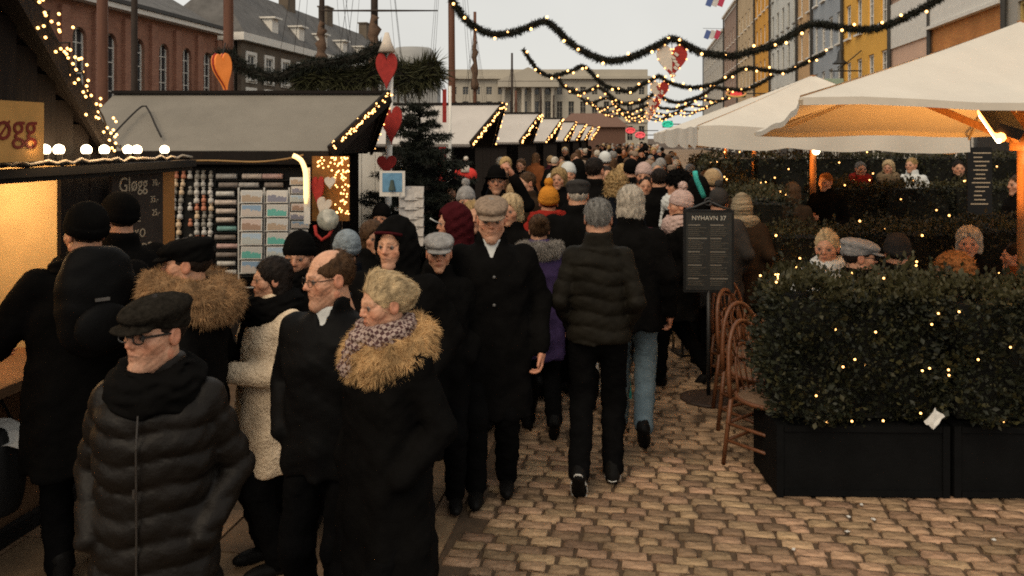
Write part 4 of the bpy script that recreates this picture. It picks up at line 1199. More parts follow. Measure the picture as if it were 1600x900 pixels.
# black bin with crumpled white paper at the counter
bn = P(6, 215, 4.12); bn.z = 0
bg = empty('waste_bag', bn, -ANG, 'black rubbish bag hanging at the lit stall counter', 'bag')
V, Q = nets(lambda p: smax(ell(p, (0, 0, 0.44), (0.085, 0.12, 0.27)), np.abs(p[..., 2] - 0.45) - 0.215, 0.03) + 0.006 * np.sin(p[..., 1] * 60 + p[..., 0] * 40) * np.clip((p[..., 2] - 0.3) * 3, 0, 1), (-.14, -.18, .15), (.14, .18, .76), 0.014)
link('bag_body', np_mesh('bag_body', V, Q, m_black), bg)
mb = MB(); mb.tube([(0, -0.08, 0.64), (-0.06, -0.04, 0.8), (-0.06, 0.04, 0.8), (0, 0.08, 0.64)], 0.008, 6); mb.build('handle', m_black, bg, True)
def crumple(name, loc, w, h, seed, label, m=None, rot=(0, 0, 0), cat='paper'):
    r = random.Random(seed); mb = MB(); n = 5
    vs = [((i / (n - 1) - 0.5) * w + r.uniform(-1, 1) * w * 0.05, (j / (n - 1) - 0.5) * h + r.uniform(-1, 1) * h * 0.05, r.uniform(-1, 1) * min(w, h) * 0.13) for j in range(n) for i in range(n)]
    fs = [(j * n + i, j * n + i + 1, (j + 1) * n + i + 1, (j + 1) * n + i) for j in range(n - 1) for i in range(n - 1)]
    mb.add(vs, fs); o = mb.build(name, m or m_paper, None, label=label, cat=cat); o.location = loc; o.rotation_euler = rot
    sd = o.modifiers.new('thickness', 'SOLIDIFY'); sd.thickness = 0.004
    return o
crumple('paper_napkin', bn + Vector((0.02, -0.03, 0.655)), 0.2, 0.15, 1, 'crumpled white paper lying on the hanging black bag', rot=(0.6, 0.25, 0.3))
# ---- small things round the fir tree: white booth wall, picture rack, heart pole, red decoration
wb = empty('white_booth', P(578, 215, 9.6).xy.to_3d(), 0, 'white boarded booth wall behind the postcard stand', 'booth')
plank_wall(wb, (-0.25, 0, 0), (0.22, 0, 0), 0, 1.93, 3, m_white)
mb = MB(); mb.box((0.245, 0.0, 0.95), (0.06, 0.06, 1.9)); mb.build('red_post', m_heart_red, wb)
mb = MB(); mb.box((0, 0.6, 0.9), (0.45, 1.1, 1.8)); mb.build('booth_body', m_white, wb)
pr = empty('postcard_stand', P(627, 430, 6.6), 0, 'white wire postcard stand topped by a blue picture', 'postcard rack')
mb = MB(); mb.bar((0, 0, P(0, 300, 6.6).z - pr.location.z), (0, 0, -pr.location.z + 0.02), 0.03); mb.lathe([(0.2, 0), (0.2, 0.02), (0.03, 0.04)], 16, c=(0, 0, -pr.location.z))
mb.build('stand', m_wire, pr)
pk = MB()
for k in range(6):
    for j in range(3):
        q = P(634 + j * 9, 300 + 15 * k + (j % 2) * 4, 6.58) - pr.location
        c_ = MB(); c_.box((0, 0, 0), (0.11, 0.006, 0.09)); o = c_.build('card_pocket', mat('card_grey', (0.4, 0.38, 0.36), 0.7, 0.45, 22), pr); o.location = q; o.rotation_euler = (-0.2, 0, 0.5 - 0.4 * j)
mb = MB(); mb.box((0, 0, 0), (0.2, 0.01, 0.2)); mb.box((0.0, -0.006, 0.01), (0.155, 0.004, 0.15), 1); mb.lathe([(0.012, 0.02), (0.02, -0.02), (0.03, -0.06)], 8, 2, (0, -0.01, 0.01))
o = mb.build('header_picture', [m_paper, mat('poster_blue', (0.12, 0.27, 0.42), 0.6, 0.3, 20), mat('poster_dark', (0.05, 0.07, 0.06), 0.8)], pr); o.location = P(613, 287, 6.56) - pr.location
hp = empty('heart_pole', P(607, 215, 8.6).xy.to_3d(), 0, 'white pole carrying red hearts beside the grey stall', 'pole')
mb = MB(); mb.tube([(-0.02, 0, 0), (0.0, 0, 1.6), (0.02, 0, zat(72, 8.6) - 1.6)], 0.035, 10); mb.build('pole', m_white, hp, True)
for v0, hh, ww in ((112, 0.38, 0.22), (196, 0.40, 0.22), (258, 0.2, 0.2)):
    mb = MB(); mb.prism(heart_poly(ww, hh), -0.02, 0.02); o = mb.build('red_heart', m_heart_red, hp); o.location = (0.0 + (0.04 if v0 == 196 else -0.01), -0.06, EYE - (v0 - HY) / F * 8.6)
mb = MB(); mb.lathe([(0.02, 0.2), (0.05, 0.1), (0.09, 0.0)], 10); o = mb.build('white_tassel', m_heart_white, hp, True); o.location = (-0.01, -0.05, EYE - (82 - HY) / F * 8.6)
bp_ = empty('red_banner', P(697, 215, 10.5).xy.to_3d(), 0, 'red banner with white edge hanging on a thin white pole', 'banner')
mb = MB(); mb.tube([(0.05, 0, 0), (0.05, 0, 2.75)], 0.018, 8); mb.build('pole', m_white, bp_, True)
mb = MB()
vs = []; n = 8
for k in range(n):
    z = 1.98 - 0.43 * k / (n - 1); vs += [(-0.09, 0.02 * math.sin(k), z), (0.0, 0.03 * math.cos(k * 1.3), z)]
mb.add(vs, [(2 * k, 2 * k + 1, 2 * k + 3, 2 * k + 2) for k in range(n - 1)]); o = mb.build('cloth', m_heart_red, bp_); sd = o.modifiers.new('thickness', 'SOLIDIFY'); sd.thickness = 0.006
mb = MB(); mb.box((0.02, 0, 1.76), (0.03, 0.012, 0.45)); mb.build('white_edge', m_white, bp_)
mb = MB(); mb.box((-0.02, 0, 2.5), (0.05, 0.012, 0.42)); mb.build('upper_cloth', m_heart_red, bp_)
rd = empty('red_decoration', P(727, 272, 11.8), 0, 'red felt ornament with white collar hanging at the stall', 'ornament')
m_felt_bright = mat('bright_red_felt', (0.62, 0.04, 0.03), 0.8, 0.2, 18)
V, Q = nets(lambda p: smin(ell(p, (-0.06, 0, -0.02), (0.11, 0.08, 0.11)), ell(p, (0.06, 0, -0.02), (0.11, 0.08, 0.11)), 0.03), (-.2, -.12, -.17), (.2, .12, .14), 0.02)
link('felt_body', np_mesh('felt_body', V, Q, m_felt_bright), rd)
mb = MB(); mb.lathe([(0.1, 0.03), (0.06, 0.1), (0.03, 0.14)], 10); mb.build('white_collar', m_heart_white, rd, True)
mb = MB(); mb.tube([(0, 0, 0.14), (0, 0, 0.26)], 0.012, 6); mb.build('hanging_cord', m_rope, rd)
link('white_bobble', ico(0.035, m_heart_white, 2), rd, (0.01, 0, 0.22))

# ---- fir tree between the stalls
def fir_tree(loc, H, R, label, seed, dens=300):
    root = empty('fir_tree', loc, 0, label, 'fir tree')
    r = random.Random(seed)
    mb = MB(); mb.tube([(0, 0, 0), (0.01, 0, H * 0.5), (0, 0, H)], [0.05, 0.035, 0.006], 8); mb.build('trunk', m_twig, root, True)
    Vs, Fs = [], []; off = 0
    tw = MB(); z = 0.25
    while z < H * 0.97:
        rad = R * (1 - z / H) ** 0.7 + 0.04
        nb = 7 if z < H * 0.8 else 5
        for k in range(nb):
            a = 2 * math.pi * (k + r.random()) / nb
            L = rad * r.uniform(0.55, 1.25); zz_ = z; z = z + r.uniform(-0.07, 0.07)
            pts = [Vector((0, 0, z)), Vector((math.cos(a) * L * 0.5, math.sin(a) * L * 0.5, z + 0.02)), Vector((math.cos(a) * L, math.sin(a) * L, z + L * r.uniform(-0.15, 0.35)))]
            tw.tube(pts, [0.01, 0.007, 0.003], 4)
            V, Fq = needles(resample(pts, 0.06), 0.06, dens, r.randrange(9999), 0.008, 0.2); Vs.append(V); Fs.append(Fq + off); off += len(V)
            for q in (0.45, 0.75):
                for sgn in (-1, 1):
                    b0 = pts[0].lerp(pts[2], q); b1 = b0 + Vector((math.cos(a + sgn * 0.8), math.sin(a + sgn * 0.8), 0.1)) * L * 0.35
                    V, Fq = needles([b0, b1], 0.05, dens, r.randrange(9999), 0.007, 0.2); Vs.append(V); Fs.append(Fq + off); off += len(V)
            z = zz_
        z += 0.10
    tw.build('twigs', m_twig, root, kind='stuff')
    link('crown', np_mesh('crown', np.concatenate(Vs), np.concatenate(Fs), m_needle, False), root, kind='stuff')
fir_tree(P(655, 215, 9.2).xy.to_3d(), 2.6, 0.95, 'small dark fir tree standing between the stalls', 5, 420)

# ================================================================== CAFE SIDE
m_canvas = mat('parasol_canvas', (0.62, 0.575, 0.50), 0.9, 0.06, 3, 0.1, 120, transl=0.03)
m_teak = mat('teak', (0.30, 0.135, 0.05), 0.6, 0.3, 5, 0.15, 30, stretch=(4, 4, 0.6))
m_rib = mat('pale_ash_rib', (0.5, 0.4, 0.28), 0.6, 0.2, 8)
m_hem = mat('parasol_hem', (0.62, 0.56, 0.47), 0.9, 0.08, 6)
def parasol(label, nl, nr, fl, fr, peak, pole, valance=0.0, heater=False, scallop=True, lamp=30.0, hem=True):
    c = Vector((peak.x, peak.y, 0))
    root = empty('cafe_parasol', c, 0, label, 'parasol', 'large pale parasols over the cafe tables')
    cor = [Vector(q) - c for q in (nl, nr, fr, fl)]; pk = Vector(peak) - c
    n = 12; names = 0
    for i in range(4):
        a, b = cor[i], cor[(i + 1) % 4]
        mb = MB(); vs = []; fs = []
        for j in range(n + 1):
            q = j / n
            for k in range(n + 1):
                w_ = k / n
                e = a.lerp(b, w_)
                ins = 0.05 * 4 * w_ * (1 - w_)
                e = e.lerp(Vector((pk.x, pk.y, e.z)), ins) + Vector((0, 0, 0.012 * math.sin(w_ * 17 + i)))
                p = pk.lerp(e, q)
                p.z -= 0.16 * q * (1 - q) * 4 * 0.35 * (4 * w_ * (1 - w_)) + 0.06 * q * (1 - q)
                vs.append(p)
        for j in range(n):
            for k in range(n): fs.append((j * (n + 1) + k, (j + 1) * (n + 1) + k, (j + 1) * (n + 1) + k + 1, j * (n + 1) + k + 1))
        mb.add(vs, fs); o = mb.build('canopy_panel', m_canvas, root, True)
        edge = vs[-(n + 1):]
        if valance:
            v_ = MB(); m_ = 24; top = []; bot = []
            for k in range(m_ + 1):
                w_ = k / m_ * n; kk = min(int(w_), n - 1); e = edge[kk].lerp(edge[kk + 1], w_ - kk)
                dz = valance * (0.82 + 0.18 * abs(math.sin(k / m_ * math.pi * 3))) if scallop else valance
                top.append(e + Vector((0, 0, 0.004))); bot.append(e - Vector((0, 0, dz)) + (e - Vector((pk.x, pk.y, e.z))).normalized() * 0.02 * math.sin(k * 0.9))
            v_.add(top + bot, [(k, k + 1, m_ + 2 + k, m_ + 1 + k) for k in range(m_)]); v_.build('valance', m_canvas, root, True)
        elif hem:
            v_ = MB(); top = edge; bot = [e - Vector((0, 0, 0.045)) for e in edge]
            v_.add(top + bot, [(k, k + 1, n + 2 + k, n + 1 + k) for k in range(n)]); v_.build('hem', m_hem, root, True)
        rb = MB(); rb.bar(pk - Vector((0, 0, 0.06)), cor[i] - Vector((0, 0, 0.03)), 0.02, 0.03); rb.build('rib', m_rib, root)
        md = (a + b) / 2
        rb = MB(); rb.bar(pk - Vector((0, 0, 0.06)), md.lerp(Vector((pk.x, pk.y, md.z)), 0.06) - Vector((0, 0, 0.07)), 0.018, 0.026); rb.build('rib', m_rib, root)
        hub = Vector((pk.x, pk.y, pk.z - 0.95))
        sb = MB(); sb.bar(hub, pk.lerp(cor[i], 0.44) - Vector((0, 0, 0.10)), 0.04, 0.055); sb.build('strut', m_teak, root)
        sb = MB(); sb.bar(hub + Vector((0, 0, 0.05)), pk.lerp(md, 0.36) - Vector((0, 0, 0.12)), 0.035, 0.045); sb.build('strut', m_teak, root)
    mb = MB(); mb.tube([(0, 0, 0.05), (0, 0, pk.z)], 0.04, 12); mb.lathe([(0.09, pk.z - 1.0), (0.09, pk.z - 0.9), (0.05, pk.z - 0.88)], 12); mb.build('pole', m_teak, root, True)
    mb = MB(); mb.box((0, 0, 0.04), (0.7, 0.7, 0.08)); mb.build('base', m_black, root)
    if heater:
        h = MB(); d = heater[1] - heater[0]; p0 = heater[0] - c
        h.bar(p0, p0 + d, 0.16, 0.07, up=(0.3, 0, 1)); h.build('heater_housing', m_iron, root)
        h = MB(); q = Vector((-0.05, 0, -0.045)); h.tube([p0 + d * 0.03 + q, p0 + d * 0.97 + q], 0.03, 8); h.build('heater_tube', mat('heater_glow', (1, .4, .1), .4, 0, emit=(1.0, 0.30, 0.06), estr=9.0), root, True)
        h = MB(); h.tube([p0 + d * 0.05 + q + Vector((-0.01, 0, -0.022)), p0 + d * 0.95 + q + Vector((-0.01, 0, -0.022))], 0.014, 8); h.build('heater_filament', mat('filament_glow', (1, .8, .5), .4, 0, emit=(1.0, 0.75, 0.45), estr=12.0), root, True)
        h = MB(); h.bar(p0 + d * 0.5, (0, 0, pk.z - 0.55), 0.03); h.build('heater_arm', m_iron, root)
    if lamp:
        # warm lamp strung on the pole under the canopy
        lb = link('lamp_bulb', ico(0.05, m_bulb_big, 2), root, (0.0, -0.12, pk.z - 1.02))
        for dx, dy in ((-0.5, -0.25), (0.5, 0.25)):
            # uplights added with no fitting, to turn the canopy underside orange
            ld = bpy.data.lights.new('added_uplight', 'SPOT'); ld.energy = lamp; ld.color = (1.0, 0.42, 0.09); ld.shadow_soft_size = 0.2; ld.spot_size = math.radians(158); ld.spot_blend = 0.25
            lo = bpy.data.objects.new('added_uplight', ld); COL.objects.link(lo); lo.parent = root; lo.location = (dx, dy, pk.z - 1.5); lo.rotation_euler = (math.radians(180), 0, 0)
    return root
parasol('Large pale parasol in front, with a glowing heater beneath', P(1250, 152, 4.8), Vector((5.66, 4.7, 2.26)), P(1180, 206, 8.2), Vector((6.5, 8.1, 2.157)), Vector((3.93, 6.4, 3.0)), None, heater=(P(1546, 162, 5.35), P(1578, 206, 5.05)), lamp=72)
U2 = [P(1090, 197, 9.5), P(1515, 205, 9.3), P(1040, 203, 13.2), Vector((6.0, 12.9, 2.2)), Vector((4.05, 11.2, 2.94))]
parasol('Second parasol, pale with a deep scalloped valance', *U2[:4], U2[4], None, valance=0.27, lamp=55)
for k, lab in ((1, 'third parasol beyond the scalloped one'), (2, 'fourth parasol farther down the terrace')):
    off = SD * (5.6 * k + 0.3)
    parasol(lab.capitalize(), *[q + off for q in U2[:4]], U2[4] + off, None, valance=0.25, lamp=60)

# ---- planters with lit hedges
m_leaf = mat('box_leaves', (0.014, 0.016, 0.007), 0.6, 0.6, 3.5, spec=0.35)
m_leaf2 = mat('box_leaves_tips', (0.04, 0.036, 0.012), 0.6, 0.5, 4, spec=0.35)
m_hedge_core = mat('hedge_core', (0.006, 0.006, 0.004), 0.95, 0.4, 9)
m_planter = mat('charcoal_planter', (0.005, 0.0052, 0.0054), 0.7, 0.3, 4, 0.1, 40, spec=0.06)
def planter(loc, rz, L, D, hb, ht, nleaf, seed, label, group, bulbs=10, over=0.06, size=0.034, br=0.0068):
    root = empty('hedge_planter', loc, rz, label, 'planter', group)
    mb = MB(); mb.box((0, 0, hb / 2), (L - 0.008, D, hb)); mb.build('box', m_planter, root)
    mb = MB()
    for sx in (-1, 1):
        mb.box((sx * (L / 2 - 0.025), -D / 2 - 0.006, hb / 2), (0.04, 0.012, hb))
    mb.box((0, -D / 2 - 0.006, hb - 0.02), (L - 0.1, 0.012, 0.035)); mb.box((0, -D / 2 - 0.006, 0.025), (L - 0.1, 0.012, 0.035)); mb.build('trim', m_planter, root)
    r = np.random.default_rng(seed)
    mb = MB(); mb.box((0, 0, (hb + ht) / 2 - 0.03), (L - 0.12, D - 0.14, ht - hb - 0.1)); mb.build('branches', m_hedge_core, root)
    hx, hy, hz = L / 2 + over * 0.5, D / 2 + over * 0.4, (ht - hb) / 2 + 0.02
    # points near the surface of the clipped block, with clumps
    nn = nleaf
    p = r.uniform(-1, 1, (nn, 3)); ax = r.choice(3, nn, p=[0.2, 0.52, 0.28]); sgn = r.choice([-1, 1], nn); sgn[ax == 1] = np.where(r.uniform(0, 1, (ax == 1).sum()) < 0.75, -1, 1); sgn[ax == 2] = 1
    p[np.arange(nn), ax] = sgn * (1 - np.abs(r.normal(0, 0.1, nn)))
    a4 = np.abs(p) ** 5
    p = p * (1 - 0.10 * (a4.sum(1) - a4.max(1)))[:, None]
    q = p * np.array([hx, hy, hz])
    lump = 0.06 * (np.sin(q[:, 0] * 9 + seed) * np.cos(q[:, 2] * 11) + np.sin(q[:, 1] * 13 + q[:, 0] * 5) * 0.6 + r.normal(0, 0.35, nn))
    nrm = np.zeros((nn, 3)); nrm[np.arange(nn), ax] = sgn
    q = q + nrm * lump[:, None]; q[:, 2] += (hb + ht) / 2
    q[:, 2] = np.maximum(q[:, 2], hb - 0.05)
    keep = (np.sin(q[:, 0] * 14 + 3 * np.sin(q[:, 2] * 9 + seed)) + r.normal(0, 1.1, nn)) > -0.9
    q, nrm, top = q[keep], nrm[keep], (q[keep, 2] > ht - 0.05)
    ns = int(nleaf / 130)
    si = r.integers(0, len(q), ns); sd_ = nrm[si] * 0.7 + np.array([0, 0, 0.7]) + r.normal(0, 0.35, (ns, 3)); sd_ /= np.linalg.norm(sd_, axis=1)[:, None]
    sl = r.uniform(0.05, 0.13, ns)
    shoots = np.concatenate([q[si] + sd_ * (sl * f_)[:, None] for f_ in np.linspace(0.2, 1, 7)]); sn = np.concatenate([sd_] * 7)
    q = np.concatenate([q, shoots]); nrm = np.concatenate([nrm, sn]); top = np.concatenate([top, r.uniform(0, 1, len(shoots)) < 0.6])
    V, Fq = leaves(q, nrm + np.array([0, 0, 0.5]), size * r.uniform(0.6, 1.25, len(q))[:, None], seed)
    mi = np.concatenate([np.where(top | (r.uniform(0, 1, len(q)) < 0.16), 1, 0)] * 2)
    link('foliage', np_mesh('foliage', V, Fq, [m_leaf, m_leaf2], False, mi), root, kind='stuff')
    rr = random.Random(seed); me = ico(br, m_bulb)
    for k in range(bulbs):
        if rr.random() < 0.72: b = (rr.uniform(-hx, hx), -hy - 0.035, rr.uniform(hb + 0.02, ht))
        else: b = (rr.uniform(-hx, hx), rr.uniform(-hy, hy), ht + 0.05)
        link('bulb', me, root, b)
    return root
pa = G(1216, 779)
rzp = math.radians(-1.5)
planter(pa + Vector((0.505, 0.27, 0)), rzp, 1.01, 0.5, 0.42, 1.205, 17000, 1, 'Black planter with lit box hedge beside the rattan chairs', 'planters with lit hedges', 22)
planter(pa + Vector((1.53, 0.245, 0)), rzp, 1.01, 0.5, 0.42, 1.19, 15000, 2, 'Black planter with lit box hedge cut by the frame edge', 'planters with lit hedges', 20)
for k in range(3):
    planter(Vector((2.75 + 1.02 * k, 8.1 - 0.03 * k, 0)), rzp, 1.01, 0.5, 0.4, 1.22 + 0.03 * k, 5500, 10 + k, '%s hedge planter of the middle row behind the seated guests' % ['First', 'Second', 'Third'][k], 'planters with lit hedges', 8, br=0.011)
for k in range(3):
    planter(Vector((4.9 + 1.02 * k, 12.3, 0)), rzp, 1.01, 0.5, 0.4, 1.42, 4000, 20 + k, '%s hedge planter of the back row under the parasols' % ['First', 'Second', 'Third'][k], 'planters with lit hedges', 4, br=0.012, size=0.04)
for k in range(4):
    planter(ST(1.25, 9.2 + 1.03 * k), math.radians(90) - ANG, 1.01, 0.5, 0.4, 1.5, 3500, 30 + k, '%s hedge planter along the walkway under the scalloped parasol' % ['First', 'Second', 'Third', 'Fourth'][k], 'planters with lit hedges', 4, br=0.012, size=0.04)
for k in range(6):
    planter(ST(1.3, 13.4 + 1.03 * k), math.radians(90) - ANG, 1.01, 0.5, 0.4, 1.62, 1800, 40 + k, '%s hedge planter of the far walkway row beyond the second parasol' % ['First', 'Second', 'Third', 'Fourth', 'Fifth', 'Sixth'][k], 'planters with lit hedges', 3, br=0.014, size=0.05)
for k in range(7):
    planter(Vector((4.0 + 1.03 * k, 15.6, 0)), rzp, 1.01, 0.5, 0.4, 1.78, 2600, 60 + k, '%s tall hedge planter screening the rear of the terrace' % ['First', 'Second', 'Third', 'Fourth', 'Fifth', 'Sixth', 'Seventh'][k], 'planters with lit hedges', 4, br=0.014, size=0.05)
crumple('paper_tissue', P(1460, 655, 4.72), 0.10, 0.06, 5, 'crumpled white tissue stuck in the hedge above the planter', rot=(math.radians(70), math.radians(-50), 0))
r = random.Random(12)
for k, (u, v) in enumerate(((1346, 791), (1326, 810), (1365, 814), (1324, 833), (1553, 846), (1240, 861))):
    crumple('paper_scrap', G(u, v) + Vector((0, 0, 0.012)), 0.02, 0.014, 50 + k, 'small white scrap of litter lying on the setts near the planter', rot=(0, 0, r.uniform(0, 3)))
    bpy.context.scene.collection.objects[-1]['group'] = 'litter scraps on the setts'

# shopping bags carried in the crowd
m_teal_bag = mat('turquoise_paper', (0.03, 0.30, 0.26), 0.6, 0.2, 12)
for (u, v, Y, w_, h_, m_, lab) in ((969, 598, 6.35, 0.16, 0.24, m_teal_bag, 'turquoise shopping bag hanging behind the man in olive jacket'), (922, 590, 6.5, 0.14, 0.22, m_paper, 'white carrier bag glimpsed between the walking legs')):
    root = empty('shopping_bag', P(u, v, Y), 0.4, lab, 'bag')
    mb = MB(); mb.add([(-w_ / 2, -0.04, -h_ / 2), (w_ / 2, -0.04, -h_ / 2), (w_ / 2, 0.04, -h_ / 2), (-w_ / 2, 0.04, -h_ / 2), (-w_ / 2 * .9, -0.02, h_ / 2), (w_ / 2 * .9, -0.02, h_ / 2), (w_ / 2 * .9, 0.02, h_ / 2), (-w_ / 2 * .9, 0.02, h_ / 2)], [(0, 3, 2, 1), (4, 5, 6, 7), (0, 1, 5, 4), (1, 2, 6, 5), (2, 3, 7, 6), (3, 0, 4, 7)]); mb.build('bag_body', m_, root)
    mb = MB(); mb.tube([(-0.04, 0, h_ / 2), (-0.03, 0, h_ / 2 + 0.12), (0.03, 0, h_ / 2 + 0.12), (0.04, 0, h_ / 2)], 0.004, 5); mb.build('handle', m_, root)

# ---- rattan chairs and cafe tables
m_rattan = mat('rattan_cane', (0.135, 0.05, 0.02), 0.45, 0.3, 14, 0.2, 60, spec=0.4)
m_weave = mat('woven_seat', (0.14, 0.085, 0.05), 0.7, 0.6, 70, 0.3)
def chair_parts():
    parts = []
    for (x, y) in ((-0.19, -0.19), (0.19, -0.19)):
        mb = MB(); mb.tube([(x * 1.1, y * 1.1, 0), (x, y, 0.44)], 0.015, 8); parts.append(('leg', mb.mesh('leg', m_rattan, True)))
    for x in (-0.19, 0.19):
        mb = MB(); mb.tube([(x * 1.08, 0.25, 0), (x, 0.2, 0.44)], 0.015, 8); parts.append(('leg', mb.mesh('leg', m_rattan, True)))
    mb = MB(); mb.lathe([(0.235, 0.43), (0.24, 0.445), (0.235, 0.46), (0.0, 0.463)], 20); parts.append(('seat', mb.mesh('seat', m_weave, True)))
    mb = MB(); mb.tube([(0.245 * math.cos(a), 0.245 * math.sin(a), 0.45) for a in [2 * math.pi * k / 20 for k in range(21)]], 0.014, 6); parts.append(('seat_ring', mb.mesh('seat_ring', m_rattan, True)))
    arch = [(0.2 * math.cos(a) * (1.0 if math.sin(a) < .3 else 0.98), 0.2 + 0.07 * math.sin(a), 0.44 + 0.45 * math.sin(a) ** 0.8) for a in [math.pi * k / 16 for k in range(17)]]
    mb = MB(); mb.tube(arch, 0.016, 8); parts.append(('back_frame', mb.mesh('back_frame', m_rattan, True)))
    mb = MB()
    inner = [(x * 0.6, y - 0.004, 0.46 + (z - 0.46) * 0.66) for x, y, z in arch]; mb.tube(inner, 0.010, 6)
    for k in (4, 6, 8, 10, 12): mb.tube([inner[k], arch[k]], 0.007, 5)
    for k in (5, 8, 11): mb.tube([(inner[k][0] * 0.8, 0.205, 0.46), inner[k]], 0.006, 5)
    parts.append(('backrest', mb.mesh('backrest', m_rattan, True)))
    for z in (0.16, 0.27):
        mb = MB(); q = [(-0.2, -0.2, z), (0.2, -0.2, z), (0.2, 0.23, z), (-0.2, 0.23, z), (-0.2, -0.2, z)]
        for a, b in zip(q[:-1], q[1:]): mb.tube([a, b], 0.011, 6)
        parts.append(('stretcher', mb.mesh('stretcher', m_rattan, True)))
    return parts
CH = chair_parts()
def chair(loc, rz, label):
    root = empty('rattan_chair', loc, rz, label, 'chair', 'rattan cafe chairs')
    for nme, me in CH: link(nme, me, root)
p0 = G(1196, 742)
names_ = ['closest to the front planter', 'second from the front planter', 'third from the front planter', 'fourth from the front planter', 'fifth from the front planter']
for k in range(5):
    chair(p0 + SD * (0.58 * k - 0.02) + Vector((0.10 + 0.015 * k, 0.12, 0)), math.radians((38, 28, 46, 33, 40)[k]), 'rattan bistro chair on the walkway edge, %s' % names_[k])
m_tabletop = mat('table_wood', (0.26, 0.12, 0.05), 0.5, 0.3, 6, stretch=(1, 5, 1))
m_candle = mat('candle_glow', (1, 0.7, 0.4), 0.4, 0, emit=(1.0, 0.5, 0.15), estr=8.0)
for k in range(3):
    loc = p0 + SD * (0.9 * k + 0.75) + Vector((0.75, 0.1, 0))
    root = empty('cafe_table', loc, 0, 'square wooden cafe table, %s behind the front planter' % ['first', 'second', 'third'][k], 'table', 'cafe tables')
    mb = MB(); mb.box((0, 0, 0.73), (0.6, 0.6, 0.03)); mb.build('table_top', m_tabletop, root)
    mb = MB(); mb.tube([(0, 0, 0.02), (0, 0, 0.72)], 0.03, 10); mb.build('leg', m_iron, root)
    mb = MB(); mb.lathe([(0.22, 0), (0.22, 0.02), (0.04, 0.04)], 16); mb.build('base', m_iron, root)
    for j, (dx, dy) in enumerate(((-0.2, 0.05), (-0.12, 0.18))):
        cg = empty('candle_glass', loc + Vector((dx, dy, 0.746)), 0, 'small lit candle glass on the %s cafe table, %s' % (['first', 'second', 'third'][k], ['nearer the walkway', 'nearer the middle'][j]), 'candle', 'candle glasses')
        mb = MB(); mb.lathe([(0.03, 0), (0.036, 0.07), (0.034, 0.07), (0.028, 0.005)], 12); mb.build('glass', m_candle if j == 0 else m_tabletop, cg, True)
        mb = MB(); mb.lathe([(0.004, 0.03), (0.011, 0.045), (0.006, 0.065), (0.001, 0.08)], 8); mb.build('flame', m_candle, cg, True)
    crumple('folded_napkin', loc + Vector((0.12, -0.1, 0.755)), 0.16, 0.12, 70 + k, 'pale folded napkin on the %s cafe table' % ['first', 'second', 'third'][k], cat='napkin')

# ---- menu stand
ms = empty('menu_stand', G(1107, 624), math.radians(-4), 'black menu stand with printed card and round foot', 'menu stand')
mb = MB(); mb.lathe([(0.225, 0.0), (0.225, 0.015), (0.2, 0.022), (0.03, 0.035)], 28); mb.build('foot', mat('rusty_iron', (0.05, 0.03, 0.02), 0.6, 0.4, 12), ms, True)
mb = MB(); mb.tube([(0, 0, 0.02), (0, 0, 0.9)], 0.016, 10); mb.build('post', m_iron, ms, True)
mb = MB(); mb.box((0, 0, 1.19), (0.40, 0.03, 0.66)); mb.build('frame', m_black, ms)
mb = MB(); mb.box((0, -0.017, 1.19), (0.36, 0.004, 0.62)); mb.build('menu_card', mat('menu_print', (0.022, 0.022, 0.02), 0.6, 0.3, 9), ms)
mb = MB(); mb.tube([(-0.18, 0, 1.52), (-0.1, 0, 1.545), (0, 0, 1.59), (0.1, 0, 1.545), (0.18, 0, 1.52)], 0.01, 8); mb.tube([(0.03 * math.cos(a), 0, 1.585 + 0.03 * math.sin(a)) for a in [k * 0.7 for k in range(10)]], 0.007, 6); mb.build('top_scroll', m_iron, ms, True)
o = link('lettering', text_mesh('NYHAVN 37', 0.05, mat('menu_white', (0.5, 0.47, 0.4), 0.7), 0.001), ms); o.rotation_euler = (math.radians(90), 0, 0); o.location = (0, -0.021, 1.455)
r = random.Random(8)
mb = MB()
for colx in (-0.09, 0.085):
    z = 1.40; k = 0
    while z > 0.91:
        wd = r.uniform(0.08, 0.15)
        x = colx - 0.075 + wd / 2
        hh = 0.006 if k % 6 else 0.010
        mb.box((x, -0.0205, z), (wd, 0.002, hh), 1 if k % 6 == 0 else 0)
        z -= 0.015 if k % 6 else 0.022
        k += 1
        if k % 6 == 0: z -= 0.01
mb.build('lettering', [mat('menu_grey', (0.075, 0.068, 0.055), 0.8, 0.4, 80), mat('menu_head', (0.16, 0.145, 0.12), 0.8)], ms)
# lanterns and dark pots by the walkway
for k, (u, v, c_) in enumerate(((1072, 552, 'beside the menu stand'), (1140, 540, 'behind the menu stand'))):
    lp = G(u, v)
    root = empty('floor_lantern', lp, 0.3, 'black floor lantern with a candle, %s' % c_, 'lantern')
    mb = MB()
    for x in (-0.09, 0.09):
        for y in (-0.09, 0.09): mb.bar((x, y, 0), (x, y, 0.36), 0.02)
    mb.build('frame', m_iron, root)
    mb = MB(); mb.box((0, 0, 0.01), (0.22, 0.22, 0.02)); mb.lathe([(0.15, 0.36), (0.06, 0.45), (0.03, 0.46)], 4); mb.build('roof_and_base', m_iron, root)
    link('candle', ico(0.022, m_candle, 2), root, (0, 0, 0.14)); link('candle', ico(0.018, m_candle, 2), root, (0.05, 0, 0.19))
